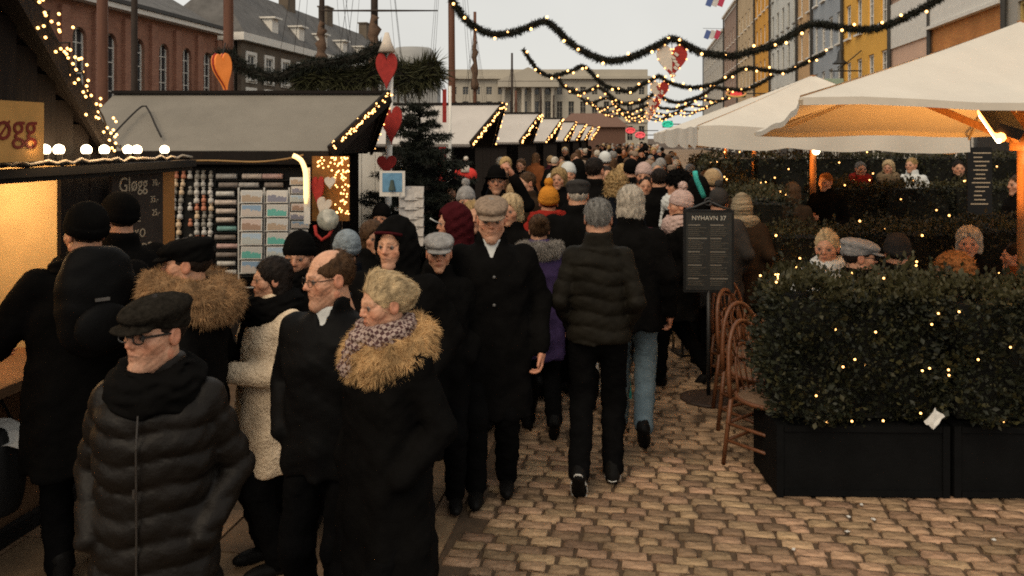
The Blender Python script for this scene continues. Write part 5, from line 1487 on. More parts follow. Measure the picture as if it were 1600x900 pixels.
# chalk menu board at the back of the terrace
cb = empty('terrace_board', P(1530, 215, 10.8).xy.to_3d(), 0, 'tall black chalk menu board at the back of the terrace', 'chalkboard')
mb = MB(); mb.box((0, 0, 1.35), (0.32, 0.03, 1.25)); mb.build('slate', m_black, cb)
r = random.Random(2); mb = MB()
for k in range(13): mb.box((r.uniform(-0.03, 0.03), -0.018, 1.9 - 0.055 * k), (r.uniform(0.1, 0.24), 0.003, 0.014))
mb.build('lettering', m_chalk, cb)
mb = MB()
for x in (-0.14, 0.14): mb.bar((x, 0.02, 0), (x, 0.02, 0.8), 0.03)
mb.build('legs_frame', m_teak, cb)

# ================================================================== PEOPLE
m_skin = mat('skin', rough=0.5, var=0.2, scale=60, attr='Col', bump=0.12, bscale=160, spec=0.35, sss=0.0)
def cloth(nm, c, rough=0.9, var=0.3, scale=9, bump=0.12, bs=90, spec=0.02, sheen=0.0, **k):
    return mat('cloth_' + nm, c, rough, var, scale, bump, bs, spec=spec, sheen=sheen, **k)
C_BLACK = cloth('black_wool', (0.0048, 0.0045, 0.0043))
C_BLACK2 = cloth('black_nylon', (0.0045, 0.0044, 0.0045), 0.6, 0.25, 6, 0.1, 40, 0.06)
C_TROUS = cloth('black_trousers', (0.0042, 0.0041, 0.0042))
C_PUFF = cloth('brown_black_down', (0.0075, 0.0055, 0.004), 0.52, 0.25, 5, 0.14, 70, 0.17)
C_OLIVE = cloth('olive_down', (0.0115, 0.0098, 0.007), 0.62, 0.35, 10, 0.1, 60, 0.06)
C_WHITE = cloth('cream_teddy', (0.76, 0.60, 0.42), 0.95, 0.22, 14, 0.8, 60)
C_NAVY = cloth('navy', (0.007, 0.008, 0.011))
C_JEANS = cloth('washed_denim', (0.12, 0.165, 0.19), 0.9, 0.35, 9, 0.15, 120)
C_PURPLE = cloth('purple', (0.045, 0.03, 0.08))
C_MAROON = cloth('maroon_knit', (0.045, 0.007, 0.009), bump=0.5, bs=70)
C_RED = cloth('red', (0.24, 0.02, 0.014))
C_ORANGE = cloth('orange_knit', (0.46, 0.18, 0.025), bump=0.6, bs=60)
C_RUST = cloth('rust', (0.16, 0.055, 0.02))
C_PLUM = cloth('plum', (0.06, 0.017, 0.024))
C_GREYKNIT = cloth('grey_knit', (0.26, 0.25, 0.24), 0.95, 0.35, 22, 0.7, 70)
C_BLUEKNIT = cloth('blue_grey_knit', (0.2, 0.235, 0.26), 0.95, 0.45, 20, 0.7, 60)
C_TWEED = cloth('tweed', (0.23, 0.17, 0.125), 0.95, 0.45, 60, 0.3, 120)
C_DKTWEED = cloth('dark_tweed', (0.016, 0.0135, 0.0105), 0.95, 0.6, 55, 0.4, 110)
C_PINK = cloth('pink_knit', (0.46, 0.33, 0.29), 0.95, 0.25, 20, 0.7, 60)
C_TAN = cloth('tan_knit', (0.36, 0.25, 0.14), 0.95, 0.35, 18, 0.7, 60)
C_STRIPE = cloth('striped_knit', (0.3, 0.24, 0.16), 0.95, 0.8, 6, 0.7, 60, stretch=(0.5, 0.5, 9))
C_BEIGE = cloth('beige', (0.17, 0.12, 0.07))
C_SHIRT = cloth('pale_shirt', (0.55, 0.56, 0.54), 0.8, 0.08)
C_GREEN = cloth('dark_green', (0.012, 0.04, 0.022))
C_TEAL = cloth('turquoise', (0.06, 0.42, 0.37), bump=0.5)
C_GREYCOAT = cloth('grey_coat', (0.035, 0.032, 0.03))
C_BROWNCOAT = cloth('brown_coat', (0.03, 0.019, 0.012))
C_SHOE = mat('black_leather', (0.007, 0.0065, 0.006), 0.5, 0.3, 12, 0.1, spec=0.08)
C_SOLE = mat('white_sole', (0.6, 0.58, 0.53), 0.7, 0.1)
M_FUR = mat('fur_gold', (0.56, 0.35, 0.16), 0.85, 0.55, 14, spec=0.2)
M_FUR2 = mat('fur_brown', (0.36, 0.21, 0.10), 0.85, 0.6, 12, spec=0.2)
M_FURGREY = mat('fur_grey', (0.24, 0.215, 0.19), 0.85, 0.6, 14, spec=0.2)
HAIR = {k: mat('hair_' + k, c, 0.6, 0.7, 60, 0.4, 120, spec=0.12, stretch=(1, 0.25, 0.4)) for k, c in dict(
    blond=(0.56, 0.41, 0.23), grey=(0.20, 0.19, 0.175), white=(0.48, 0.42, 0.34), dark=(0.018, 0.012, 0.009), brown=(0.085, 0.045, 0.022), red=(0.33, 0.13, 0.04), ash=(0.13, 0.095, 0.06), wheat=(0.38, 0.25, 0.11)).items()}
m_scarf_check = mat('check_scarf', (0.3, 0.2, 0.2), 0.95, 0.2, 30, 0.5, 60)
def _check():
    n, l = m_scarf_check.node_tree.nodes, m_scarf_check.node_tree.links
    tc = [x for x in n if x.type == 'TEX_COORD'][0]
    mp = n.new('ShaderNodeMapping'); mp.inputs['Rotation'].default_value = (0.5, 0.6, 0.3); l.new(tc.outputs['Object'], mp.inputs[0])
    ck = n.new('ShaderNodeTexChecker'); ck.inputs['Scale'].default_value = 62; ck.inputs['Color1'].default_value = (0.36, 0.27, 0.23, 1); ck.inputs['Color2'].default_value = (0.07, 0.032, 0.032, 1)
    l.new(mp.outputs[0], ck.inputs['Vector']); l.new(ck.outputs[0], n['Principled BSDF'].inputs['Base Color'])
_check()

def darker(m, k):  # darkened copy, paints the shadow beneath hair and fur strands
    nm = m.name + '_shade'
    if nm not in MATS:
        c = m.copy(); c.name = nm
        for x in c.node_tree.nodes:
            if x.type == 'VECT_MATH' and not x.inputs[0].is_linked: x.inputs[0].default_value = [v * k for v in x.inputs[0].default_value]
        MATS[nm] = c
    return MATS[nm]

def wob(p, f, seed=0):
    x, y, z = p[..., 0] * f, p[..., 1] * f, p[..., 2] * f
    return (np.sin(x * 1.7 + 2.1 * np.sin(z * 0.9 + seed) + seed) * np.cos(y * 1.3 + z * 1.9) + 0.6 * np.sin(z * 2.7 + 1.7 * np.sin(x * 1.3 + y * 2.2) + seed * 2))

# ---- head
def head_sdf(kind):
    wom = kind == 'woman'; old = kind == 'old'
    jw = 0.040 if wom else 0.051
    def f(p):
        a = np.array(p); ax = np.abs(a[..., 0]); q = a.copy(); q[..., 0] = ax
        d = ell(a, (0, -0.012, 0.036), (0.0755, 0.096, 0.089))
        d = smin(d, ell(a, (0, 0.022, -0.025), (0.061 if wom else 0.064, 0.068, 0.085)), 0.03)
        d = smin(d, cone(q, (jw, 0.0, -0.058), (0.008, 0.066, -0.099 if wom else -0.103), 0.022, 0.019 if wom else 0.026), 0.025)
        d = smin(d, ball(q, (0.043, 0.052, -0.018), 0.026), 0.025)
        d = smin(d, cone(q, (0.012, 0.083 if wom else 0.086, 0.024), (0.043, 0.070 if wom else 0.073, 0.024), 0.012, 0.010), 0.014)
        d = smin(d, ell(a, (0, 0.058, -0.052), (0.036, 0.034, 0.04)), 0.02)
        d = smin(d, ball(a, (0, 0.074, -0.098 if wom else -0.101), 0.0165 if wom else 0.0195), 0.018)
        d = smax(d, -ball(q, (0.032, 0.1085, 0.006), 0.0195), 0.012)
        d = smin(d, ball(q, (0.032, 0.0775, 0.005), 0.0135), 0.003)
        d = smin(d, cone(q, (0.019, 0.0875, 0.0125), (0.046, 0.0795, 0.0105), 0.0046, 0.004), 0.004)    # upper lid
        d = smin(d, cone(q, (0.022, 0.0845, -0.007), (0.043, 0.079, -0.004), 0.0035, 0.003), 0.005)     # lower lid
        n1 = 0.012 if wom else 0.0145
        d = smin(d, cone(a, (0, 0.085, 0.020), (0, 0.1045 if wom else 0.1075, -0.021), 0.0082, n1 * 0.82), 0.014)
        d = smin(d, ball(q, (0.0115, 0.0965, -0.026), 0.0082), 0.007)
        d = smax(d, -ball(q, (0.0062, 0.1025, -0.0345), 0.0038), 0.003)
        d = smin(d, cone(q, (0.0, 0.0915, -0.0525), (0.022, 0.082, -0.0555), 0.0058, 0.0035), 0.008)
        d = smin(d, cone(q, (0.0, 0.0905, -0.063), (0.019, 0.0825, -0.0605), 0.0066, 0.004), 0.008)
        d = smax(d, -cone(q, (0.0, 0.099, -0.0576), (0.024, 0.089, -0.0575), 0.0016, 0.0012), 0.002)
        if not wom:  # folds beside the mouth
            d = smax(d, -cone(q, (0.0175, 0.0985, -0.030), (0.033, 0.0815, -0.062), 0.0018, 0.0012), 0.006)
        if old:
            d = smax(d, -cone(q, (0.020, 0.093, -0.0145), (0.040, 0.083, -0.018), 0.002, 0.001), 0.005)
            d = smin(d, cone(q, (0.0, 0.055, -0.118), (0.03, 0.02, -0.1), 0.018, 0.018), 0.03)
        d = d + 0.0009 * wob(a, 95, 3 if wom else 8) + 0.0007 * wob(a * np.array([1.0, 1, 2.2]), 190, 5)
        if old:
            for zf in (0.052, 0.064, 0.077): d = d + 0.0016 * np.exp(-((a[..., 2] - zf - 0.003 * np.cos(a[..., 0] * 60)) / 0.0028) ** 2) * (a[..., 1] > 0.03) * (ax < 0.045)
        # ear: oval flap with rim and hollow
        e = ell(q, (0.0785, -0.012, 0.0), (0.0095, 0.022, 0.034))
        e = smax(e, -ell(q, (0.0885, -0.010, 0.006), (0.006, 0.012, 0.021)), 0.004)
        d = smin(d, e, 0.006)
        d = smin(d, cone(a, (0, -0.024, -0.07), (0, -0.05, -0.19), 0.052 if wom else 0.06, 0.056 if wom else 0.066), 0.03)
        return d
    return f

def head_color(V, skin, brow, kind):
    n = len(V); c = np.tile(np.array(skin), (n, 1)).astype(float)
    ax = np.abs(V[:, 0]); y, z = V[:, 1], V[:, 2]
    def blend(mask, colr, a=1.0):
        m_ = np.clip(mask, 0, 1)[:, None] * a
        c[:] = c * (1 - m_) + np.array(colr) * m_
    g = lambda x, w: np.exp(-(x / w) ** 2)
    red = np.array(skin) * np.array([1.02, 0.72, 0.68])
    blend(g(ax - 0.045, 0.025) * g(z + 0.03, 0.025) * (y > 0.02), red, 0.6)
    blend(g(ax, 0.016) * g(z + 0.024, 0.02) * (y > 0.09), red, 0.75)
    blend((np.abs(V[:, 0]) > 0.072) * (y < 0.03) * 1.0, red, 0.6)
    lips = g(ax, 0.019) * ((z > -0.072) & (z < -0.046) & (y > 0.085))
    blend(lips, np.array(skin) * (np.array([0.85, 0.5, 0.5]) if kind == 'woman' else np.array([0.8, 0.6, 0.6])), 0.7 if kind == 'woman' else 0.5)
    blend(g(z + 0.0578, 0.0028) * (ax < 0.024) * (y > 0.075), (0.05, 0.02, 0.015), 0.9)
    if kind != 'woman':
        blend((y > 0.02) * np.clip((-0.045 - z) / 0.02, 0, 1) * (z > -0.135), np.array(skin) * np.array([0.72, 0.72, 0.76]), 0.55)
    # brows
    bz = 0.0275 + 0.004 * g(ax - 0.035, 0.012)
    blend(g(z - bz, 0.0045) * (ax > 0.012) * (ax < 0.05) * (y > 0.06), brow, 0.55)
    # eyes, with the shade of their hollows put into the colour
    ec = np.stack([ax - 0.032, y - 0.0775, z - 0.005], 1); er = np.linalg.norm(ec, axis=1)
    on = (er < 0.0148) & (y > 0.08)
    c[on] = (0.17, 0.14, 0.12)
    ir = on & (np.hypot(ec[:, 0], ec[:, 2] + 0.0005) < 0.0074)
    c[ir] = (0.02, 0.018, 0.016)
    blend(g(z - 0.0085, 0.0032) * (np.abs(ax - 0.032) < 0.016) * (y > 0.075), (0.07, 0.035, 0.025), 0.65)
    sock = np.exp(-((ax - 0.032) ** 2 / 0.02 ** 2 + (z - 0.004) ** 2 / 0.016 ** 2)) * (y > 0.05) * (~on)
    blend(sock, np.array(skin) * np.array([0.6, 0.46, 0.44]), 0.7)
    bl = wob(V, 70, 1.3) * 0.5 + wob(V, 160, 2.7) * 0.5
    c *= (1 + 0.07 * bl)[:, None] * np.stack([np.ones(n), 1 - 0.05 * bl, 1 - 0.06 * bl], 1)
    return c

HEADS = {}
def head_arrays(kind, res):
    k = (kind, res)
    if k not in HEADS:
        HEADS[k] = nets(head_sdf(kind), (-0.105, -0.13, -0.21), (0.105, 0.14, 0.145), res)
    return HEADS[k]

# ---- hand: palm, four curled fingers, thumb from the side of the palm. wrist at origin, fingers along -z, palm facing -x (right hand)
def hand_sdf(p, curl=0.6):
    d = ell(p, (0, 0.0, -0.045), (0.016, 0.040, 0.052))
    for i, (y, L) in enumerate(((0.030, 0.072), (0.010, 0.080), (-0.010, 0.075), (-0.028, 0.060))):
        a = np.array([0, y, -0.083]); ang = curl * (0.6 + 0.15 * i)
        b = a + np.array([-math.sin(ang) * 0.45, 0, -math.cos(ang) * 0.45]) * L
        ang2 = ang + curl * 0.9
        c = b + np.array([-math.sin(ang2), 0, -math.cos(ang2)]) * L * 0.33
        ang3 = ang2 + curl * 0.7
        e = c + np.array([-math.sin(ang3), 0, -math.cos(ang3)]) * L * 0.25
        d = smin(d, np.minimum(np.minimum(cone(p, a, b, 0.0095, 0.009), cone(p, b, c, 0.009, 0.008)), cone(p, c, e, 0.008, 0.0068)), 0.005)
    t0 = np.array([-0.004, 0.03, -0.02]); t1 = np.array([-0.014, 0.056, -0.055]); t2 = np.array([-0.024, 0.055, -0.09])
    d = smin(d, np.minimum(cone(p, t0, t1, 0.014, 0.011), cone(p, t1, t2, 0.0105, 0.008)), 0.008)
    return smin(d, cone(p, (0, 0, 0.06), (0, 0, -0.02), 0.026, 0.025), 0.02)
HANDS = {}
def hand_arrays(res, curl):
    k = (res, curl)
    if k not in HANDS: HANDS[k] = nets(lambda p: hand_sdf(p, curl), (-0.085, -0.065, -0.19), (0.045, 0.085, 0.075), res)
    return HANDS[k]

ARMS = {  # elbow, wrist for the right side (x > 0); canonical 1.75 m figure facing +y
    'down': ((0.275, -0.04, 1.13), (0.275, 0.06, 0.88)), 'pocket': ((0.272, -0.075, 1.13), (0.205, 0.075, 0.96)), 'hold': ((0.27, 0.02, 1.13), (0.07, 0.25, 1.14)),
    'fwd': ((0.27, 0.06, 1.14), (0.22, 0.32, 1.10)), 'raise': ((0.30, 0.20, 1.40), (0.17, 0.26, 1.66)), 'chin': ((0.24, 0.2, 1.14), (0.07, 0.26, 1.38)), 'swing': ((0.26, -0.16, 1.15), (0.27, -0.12, 0.90)),
    'out': ((0.40, 0.05, 1.30), (0.60, 0.2, 1.32)), 'hip': ((0.36, -0.04, 1.17), (0.29, 0.18, 1.03))}
LEGS = {  # ankle (x, y, z) right, left; pitch right, left
    'stand': ((0.105, 0.0, 0.08), (-0.105, 0.02, 0.08), 0, 0), 'walk': ((0.09, 0.22, 0.08), (-0.09, -0.26, 0.13), 0, 45), 'walk2': ((0.09, -0.24, 0.12), (-0.09, 0.2, 0.08), 40, 0),
    'away': ((0.085, 0.05, 0.085), (-0.105, -0.2, 0.14), 8, 55), 'away2': ((0.10, -0.22, 0.16), (-0.085, 0.1, 0.085), 50, 0), 'sit': ((0.12, 0.42, 0.08), (-0.12, 0.38, 0.08), 0, 0)}

def tris(Fq):
    return Fq if Fq.shape[1] == 3 else np.concatenate([Fq[:, [0, 1, 2]], Fq[:, [0, 2, 3]]])

def person(u, vtop, Y, yaw, label, kind='man', coat='coat', cm=None, hem=0.72, bulk=1.0, arms=('down', 'down'), legs='stand', trm=None, shm=None, hat=None, hatm=None, hair='short', hairc='dark',
           hyaw=0, hpitch=0, hroll=0, scarf=None, scarfm=None, glasses=None, fur=None, furm=None, skin=(0.50, 0.262, 0.16), lod=1, vneck=None, group=None, single=False, zoff=0.0, soles=False, headsink=0.012, hands=True, seed=0,
           wide=1.0, X=None, extra_top=None, collar=True, band=None, fuzz=None):
    """lod 0 near, 1 middle, 2 far"""
    sit = legs == 'sit'
    res_head = (0.0042, 0.0075, 0.014)[lod]; res_c = (0.013, 0.020, 0.036)[lod] * (0.8 if coat == 'puffer' and lod == 0 else 1)
    top_extra = extra_top if extra_top is not None else {None: 0.012, 'beanie': 0.03, 'pompom': 0.075, 'flatcap': 0.012, 'hood': 0.045, 'brim': 0.05, 'furhat': 0.07}[hat]
    ztop = EYE - (vtop - HY) / F * Y
    drop = 0.44 if sit else 0.0
    k = ztop / (1.745 - headsink - drop + top_extra)
    rs = np.random.default_rng(seed + int(u) * 7 + int(vtop))
    parts = []   # name, V, F, material, color, parent
    dz = np.array([0, 0, -drop])
    # ---- coat
    bw = bulk * (0.92 if kind == 'woman' else 1.0)
    H0 = hem
    flare = 1.15 if coat == 'long' else 1.03
    tab = [(H0 - 0.02, 0.225 * flare * bw, 0.165 * flare * bw, 0, 0.0), (max(H0 + 0.01, 0.9), 0.222 * bw, 0.172 * bw, 0, 0), (1.07, 0.205 * bw, 0.16 * bw, 0, 0), (1.27, 0.222 * bw, 0.165 * bw, 0, 0.0),
           (1.36, 0.212 * bw, 0.150 * bw, 0, -0.005), (1.425, 0.165 * bw, 0.115 * bw, 0, -0.012), (1.47, 0.098, 0.092, 0, -0.015), (1.545 if collar else 1.49, 0.086, 0.09, 0, -0.012)]
    if sit: tab[0] = (0.84, 0.23 * bw, 0.19 * bw, 0, 0.02); tab[1] = (0.92, 0.235 * bw, 0.19 * bw, 0, 0.02)
    puff = coat == 'puffer'
    A = []
    for sgn, nm in ((1, arms[0]), (-1, arms[1])):
        e, w_ = ARMS[nm] if isinstance(nm, str) else nm
        A.append((np.array([0.178 * bw * sgn, -0.012, 1.385]), np.array([e[0] * sgn * (bw if isinstance(nm, str) else 1), e[1], e[2]]), np.array([w_[0] * sgn * (bw if isinstance(nm, str) else 1), w_[1], w_[2]])))
    ar = (0.078, 0.066, 0.053) if not puff else (0.074, 0.063, 0.052)
    def fcoat(p):
        d = loft(p, tab, 0.015)
        pz = p[..., 2]
        if puff: d = d - 0.014 * np.abs(np.sin(math.pi * (pz + 0.014 * np.sin(p[..., 0] * 9 + seed) + 0.008 * np.sin(p[..., 0] * 23)) / 0.088)) ** 0.55 * (pz < 1.45) + 0.006
        for s_, e_, w_ in A:
            a1 = cone(p, s_, e_, ar[0] * bw, ar[1] * bw); a2 = cone(p, e_, w_, ar[1] * bw, ar[2] * bw)
            a = smin(a1, a2, 0.02)
            if puff:
                L1 = np.linalg.norm(p - s_, axis=-1)
                a = a - 0.012 * np.abs(np.sin(math.pi * L1 / 0.085)) ** 0.55 + 0.006
            d = smin(d, a, 0.012 if puff else 0.030)
        d = d + (0.0045 if not puff else 0.003) * wob(p, 13, seed) + (0.0018 if lod == 0 else 0) * wob(p, 41, seed + 3)
        if not puff: d = d + 0.009 * np.sin(np.arctan2(p[..., 0], p[..., 1]) * 7 + seed + 2 * pz) * np.clip((1.08 - pz) / 0.3, 0, 1)
        if coat != 'long' or True:
            fr = np.exp(-(p[..., 0] / 0.008) ** 2) * (p[..., 1] > 0.03)
            d = d + 0.004 * fr
        if vneck:
            wdg = np.maximum(np.abs(p[..., 0]) - np.maximum((pz - vneck) * 0.42, -0.01), 0.02 - p[..., 1])
            d = smax(d, -wdg, 0.008)
        return d
    xs = [q[0] for a_ in A for q in a_]; ys = [q[1] for a_ in A for q in a_]; zs = [q[2] for a_ in A for q in a_]
    lo = (min(min(xs) - 0.12, -0.32), min(min(ys) - 0.12, -0.26), min(tab[0][0] - 0.05, min(zs) - 0.12)); hi = (max(max(xs) + 0.12, 0.32), max(max(ys) + 0.12, 0.26), max(1.57, max(zs) + 0.12))
    Vc, Fc = nets(fcoat, lo, hi, res_c)
    coat_name = {'puffer': 'puffer_jacket', 'long': 'long_coat', 'jacket': 'jacket', 'coat': 'coat'}[coat]
    parts.append((coat_name, Vc + dz, Fc, cm or C_BLACK, None))
    if fuzz:
        N = normals(fcoat, Vc); ii = rs.integers(0, len(Vc), fuzz)
        Vb, Fb = blades(Vc[ii], N[ii], 0.016, 0.004, 0.9, seed, 0.3); parts.append(('fur', Vb + dz, Fb, cm, None))
    if vneck:
        Vs, Fs = nets(lambda p: loft(p, [(1.2, 0.15, 0.135, 0, 0), (1.38, 0.14, 0.12, 0, -0.005), (1.44, 0.09, 0.088, 0, -0.012), (1.505, 0.076, 0.078, 0, -0.006)], 0.01), (-.2, -.2, 1.15), (.2, .2, 1.54), 0.014)
        parts.append(('shirt', Vs + dz, Fs, C_SHIRT, None))
    # ---- legs
    (ra, la, rp, lp) = LEGS[legs] if isinstance(legs, str) else legs
    kn = []
    for sgn, an in ((1, ra), (-1, la)):
        an = np.array(an, float); hp = np.array([0.095 * sgn, 0, 0.90])
        if sit:
            hp = np.array([0.095 * sgn, 0.0, 0.94]); an = an + np.array([0, 0, drop]); knee = np.array([0.13 * sgn, 0.43, 0.96])
        else:
            mid = (hp + an) / 2; L = np.linalg.norm(hp - an); bend = math.sqrt(max(0.43 ** 2 - (L / 2) ** 2, 0.0004)); knee = mid + np.array([0, min(bend, 0.2) * 0.9, 0.0])
        kn.append((hp, knee, an))
    def flegs(p):
        d = ell(p, (0, 0, 0.93), (0.18 * bw, 0.135 * bw, 0.14))
        for hp, knee, an in kn:
            d = smin(d, smin(cone(p, hp, knee, 0.105 * bw, 0.076), cone(p, knee, an, 0.076, 0.064), 0.03), 0.03)
        return d + 0.004 * wob(p, 16, seed + 5) + 0.004 * wob(p * np.array([1, 1, 1.6]), 34, seed + 2)
    if lod < 2 or not single or True:
        ys = [q[1] for a_ in kn for q in a_]
        Vl, Fl = nets(flegs, (-0.34, min(ys) - 0.13, 0.03 + (drop if sit else 0)), (0.34, max(ys) + 0.13, 1.06), (0.016, 0.022, 0.036)[lod])
        parts.append(('trousers', Vl + dz, Fl, trm or C_TROUS, None))
    # ---- shoes
    for (hp, knee, an), pt in zip(kn, (rp, lp)):
        a = math.radians(pt); ca, sa = math.cos(a), math.sin(a)
        def fsh(p, part=0):
            q = p - an; y = q[..., 1] * ca - q[..., 2] * sa; z = q[..., 1] * sa + q[..., 2] * ca
            q = np.stack([q[..., 0], y, z], -1)
            if part == 1: return smax(smax(ell(q, (0, 0.062, -0.05), (0.053, 0.152, 0.05)), np.abs(q[..., 2] + 0.066) - 0.011, 0.003), -ell(q, (0, 0.062, -0.066), (0.043, 0.140, 0.06)), 0.003)
            d = smin(ell(q, (0, 0.075, -0.045), (0.046, 0.125, 0.042)), cone(q, (0, -0.015, 0.04), (0, -0.03, -0.04), 0.05, 0.045), 0.03)
            return smax(d, -0.078 - q[..., 2], 0.006)
        rs_ = (0.011, 0.015, 0.03)[lod]
        Vf, Ff = nets(fsh, an + np.array([-0.08, -0.16, -0.2]), an + np.array([0.08, 0.25, 0.16]), rs_)
        if len(Vf): parts.append(('shoe', Vf + dz, Ff, shm or C_SHOE, None))
        if soles:
            Vf, Ff = nets(lambda p: fsh(p, 1), an + np.array([-0.08, -0.18, -0.24]), an + np.array([0.08, 0.27, 0.18]), 0.008)
            parts.append(('sole', Vf + dz, Ff, C_SOLE, None))
    # ---- body: head, neck, hands and the frame of the figure, one mesh
    HR = np.array(Euler((math.radians(hpitch), math.radians(hroll), math.radians(hyaw)), 'XYZ').to_matrix())
    hs = 0.97 if kind == 'woman' else 1.0
    HC = np.array([0, 0.012, 1.622 - headsink])
    def tohead(V): return (V * hs) @ HR.T + HC + dz
    Vh, Fh = head_arrays(kind, res_head)
    brow = {'blond': (0.25, 0.15, 0.08), 'grey': (0.16, 0.13, 0.11), 'white': (0.3, 0.24, 0.2)}.get(hairc, (0.04, 0.022, 0.015))
    colr = head_color(Vh, skin, brow, kind)
    bV, bF, bC = [tohead(Vh)], [Fh], [colr]; off = len(Vh)
    if hands and lod < 2:
        for (s_, e_, w_), sgn, nm_ in zip(A, (1, -1), arms):
            if nm_ == 'pocket': continue          # hand is inside the pocket
            Vv, Ff = hand_arrays(0.0058 if lod == 0 else 0.010, 0.75)
            z = (e_ - w_); z /= np.linalg.norm(z)
            x = np.array([1.0, 0, 0]) - z * z[0]; x /= np.linalg.norm(x); y = np.cross(z, x)
            Vm = Vv.copy()
            if sgn < 0: Vm[:, 0] *= -1
            R_ = np.stack([x, y, z], 1)
            bV.append(Vm @ R_.T + w_ - z * 0.035 + dz); Fm = Ff[:, ::-1] if sgn < 0 else Ff
            bF.append(Fm + off); off += len(Vm); bC.append(np.tile(np.array(skin) * np.array([0.95, 0.8, 0.78]), (len(Vm), 1)))
    if lod < 2:
        def fb(p):
            d = loft(p, [(0.86, 0.15, 0.11, 0, 0), (1.1, 0.135, 0.1, 0, 0), (1.35, 0.16, 0.11, 0, 0), (1.45, 0.06, 0.06, 0, -0.01)], 0.02)
            for s_, e_, w_ in A: d = smin(d, np.minimum(cone(p, s_ * np.array([.85, 1, 1]), e_, 0.04, 0.035), cone(p, e_, w_, 0.035, 0.026)), 0.02)
            for hp, knee, an in kn: d = smin(d, np.minimum(cone(p, hp, knee, 0.07, 0.05), cone(p, knee, an, 0.05, 0.035)), 0.02)
            return d
        Vb, Fb = nets(fb, lo if lo[2] < 0 else (lo[0], min(lo[1], min(q[1] for a_ in kn for q in a_) - 0.1), 0.02), hi, 0.03 if lod == 0 else 0.045)
        bV.append(Vb + dz); bF.append(Fb + off); off += len(Vb); bC.append(np.tile(np.array(skin), (len(Vb), 1)))
    parts.append(('body', np.concatenate(bV), np.concatenate(bF), m_skin, np.concatenate(bC)))
    # ---- hair
    rh = (0.007, 0.011, 0.02)[lod]
    hm = HAIR[hairc]
    if hair:
        vol = {'short': 0.0, 'bald': 0.0, 'long': 0.006, 'bob': 0.016, 'bun': 0.006, 'curly': 0.022, 'updo': 0.004}[hair]
        def fhair(p):
            d = ell(p, (0, -0.018, 0.04), (0.083 + vol, 0.102 + vol, 0.094 + vol))
            if hair in ('long', 'bob', 'curly'): d = smin(d, ell(p, (0, -0.045, -0.07 if hair == 'long' else -0.045), (0.085 + vol, 0.065 + vol, 0.15 if hair == 'long' else 0.085)), 0.03)
            if hair == 'bun': d = smin(d, ball(p, (0, -0.105, 0.085), 0.05), 0.02)
            if hair == 'updo': d = smin(smin(d, cone(p, (0, 0.02, 0.115), (0, -0.105, 0.03), 0.042, 0.05), 0.03), cone(p, (0, -0.105, 0.03), (0, -0.085, -0.06), 0.048, 0.02), 0.03)
            face = ell(p, (0, 0.098, -0.045), (0.076, 0.085, 0.115 if hair != 'curly' else 0.1))
            d = smax(d, -face, 0.012)
            q = np.array(p); q[..., 0] = np.abs(q[..., 0])
            if hair not in ('long', 'bob', 'curly'):
                d = smax(d, -ell(q, (0.085, 0.0, -0.055), (0.03, 0.055, 0.075)), 0.01)
                d = smax(d, -0.075 - p[..., 2] - p[..., 1] * 0.3, 0.01)
            if hair == 'bald': d = smax(d, -ell(p, (0, 0.045, 0.13), (0.066, 0.10, 0.088)), 0.012)
            return d + (0.002 if hair != 'updo' else 0.0014) * wob(p * np.array([1, 1, 0.5]), 75, seed) + (0.012 * wob(p, 60, 2) if hair == 'curly' else 0)
        Vv, Ff = nets(fhair, (-0.13, -0.18, -0.24), (0.13, 0.14, 0.18), rh)
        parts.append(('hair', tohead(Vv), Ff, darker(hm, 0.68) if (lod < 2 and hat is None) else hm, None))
        if lod < 2 and hat is None:
            N = normals(fhair, Vv)
            n_ = (12000 if hair == 'updo' else 7000) if lod == 0 else 1400
            ii = rs.integers(0, len(Vv), n_)
            dn = np.array([0, -0.55, -0.8]) if hair not in ('updo', 'bun') else np.array([0, -1.0, 0.15])
            t_ = dn - N[ii] * (N[ii] @ dn)[:, None] + N[ii] * (-0.08 if hair == 'updo' else 0.04)
            Vb, Fb = blades(Vv[ii] - N[ii] * 0.002, t_, 0.032 if hair == 'curly' else (0.034 if hair == 'updo' else 0.026), 0.0014 if lod == 0 else 0.004, 0.10 if hair != 'curly' else 0.7, seed, 0.1)
            parts.append(('hair_strands', tohead(Vb), Fb, hm, None))
    # ---- hat
    if hat:
        hm_ = hatm or C_BLACK
        def fhat(p):
            pl = p[..., 2] - 0.008 - 0.24 * (p[..., 1])
            if hat in ('beanie', 'pompom'):
                d = smax(ell(p, (0, -0.018, 0.056), (0.0925, 0.112, 0.104)), -pl, 0.006)
                d = smin(d, smax(ell(p, (0, -0.018, 0.05), (0.0985, 0.118, 0.108)), np.abs(pl - 0.022) - 0.024, 0.006), 0.006)
                if hat == 'pompom': d = smin(d, ball(p, (0, -0.03, 0.19), 0.042) + 0.006 * wob(p, 120, 1), 0.006)
                return d + 0.0018 * np.sin(np.arctan2(p[..., 0], p[..., 1]) * 46) if lod == 0 else d
            if hat == 'flatcap':
                q = p - np.array([0, 0.0, 0.07]); ca, sa = math.cos(0.2), math.sin(0.2)
                q = np.stack([q[..., 0], q[..., 1] * ca - q[..., 2] * sa, q[..., 1] * sa + q[..., 2] * ca], -1)
                d = ell(q, (0, 0.0, 0.016), (0.101, 0.132, 0.046))
                d = smin(d, smax(ell(p, (0, -0.014, 0.05), (0.0905, 0.110, 0.085)), np.maximum(0.026 + 0.1 * p[..., 1] - p[..., 2], p[..., 2] - 0.09), 0.008), 0.015)
                br = ell(q, (0, 0.105, -0.018), (0.078, 0.058, 0.011))
                return smin(d, br, 0.008) + 0.002 * wob(p, 50, 1)
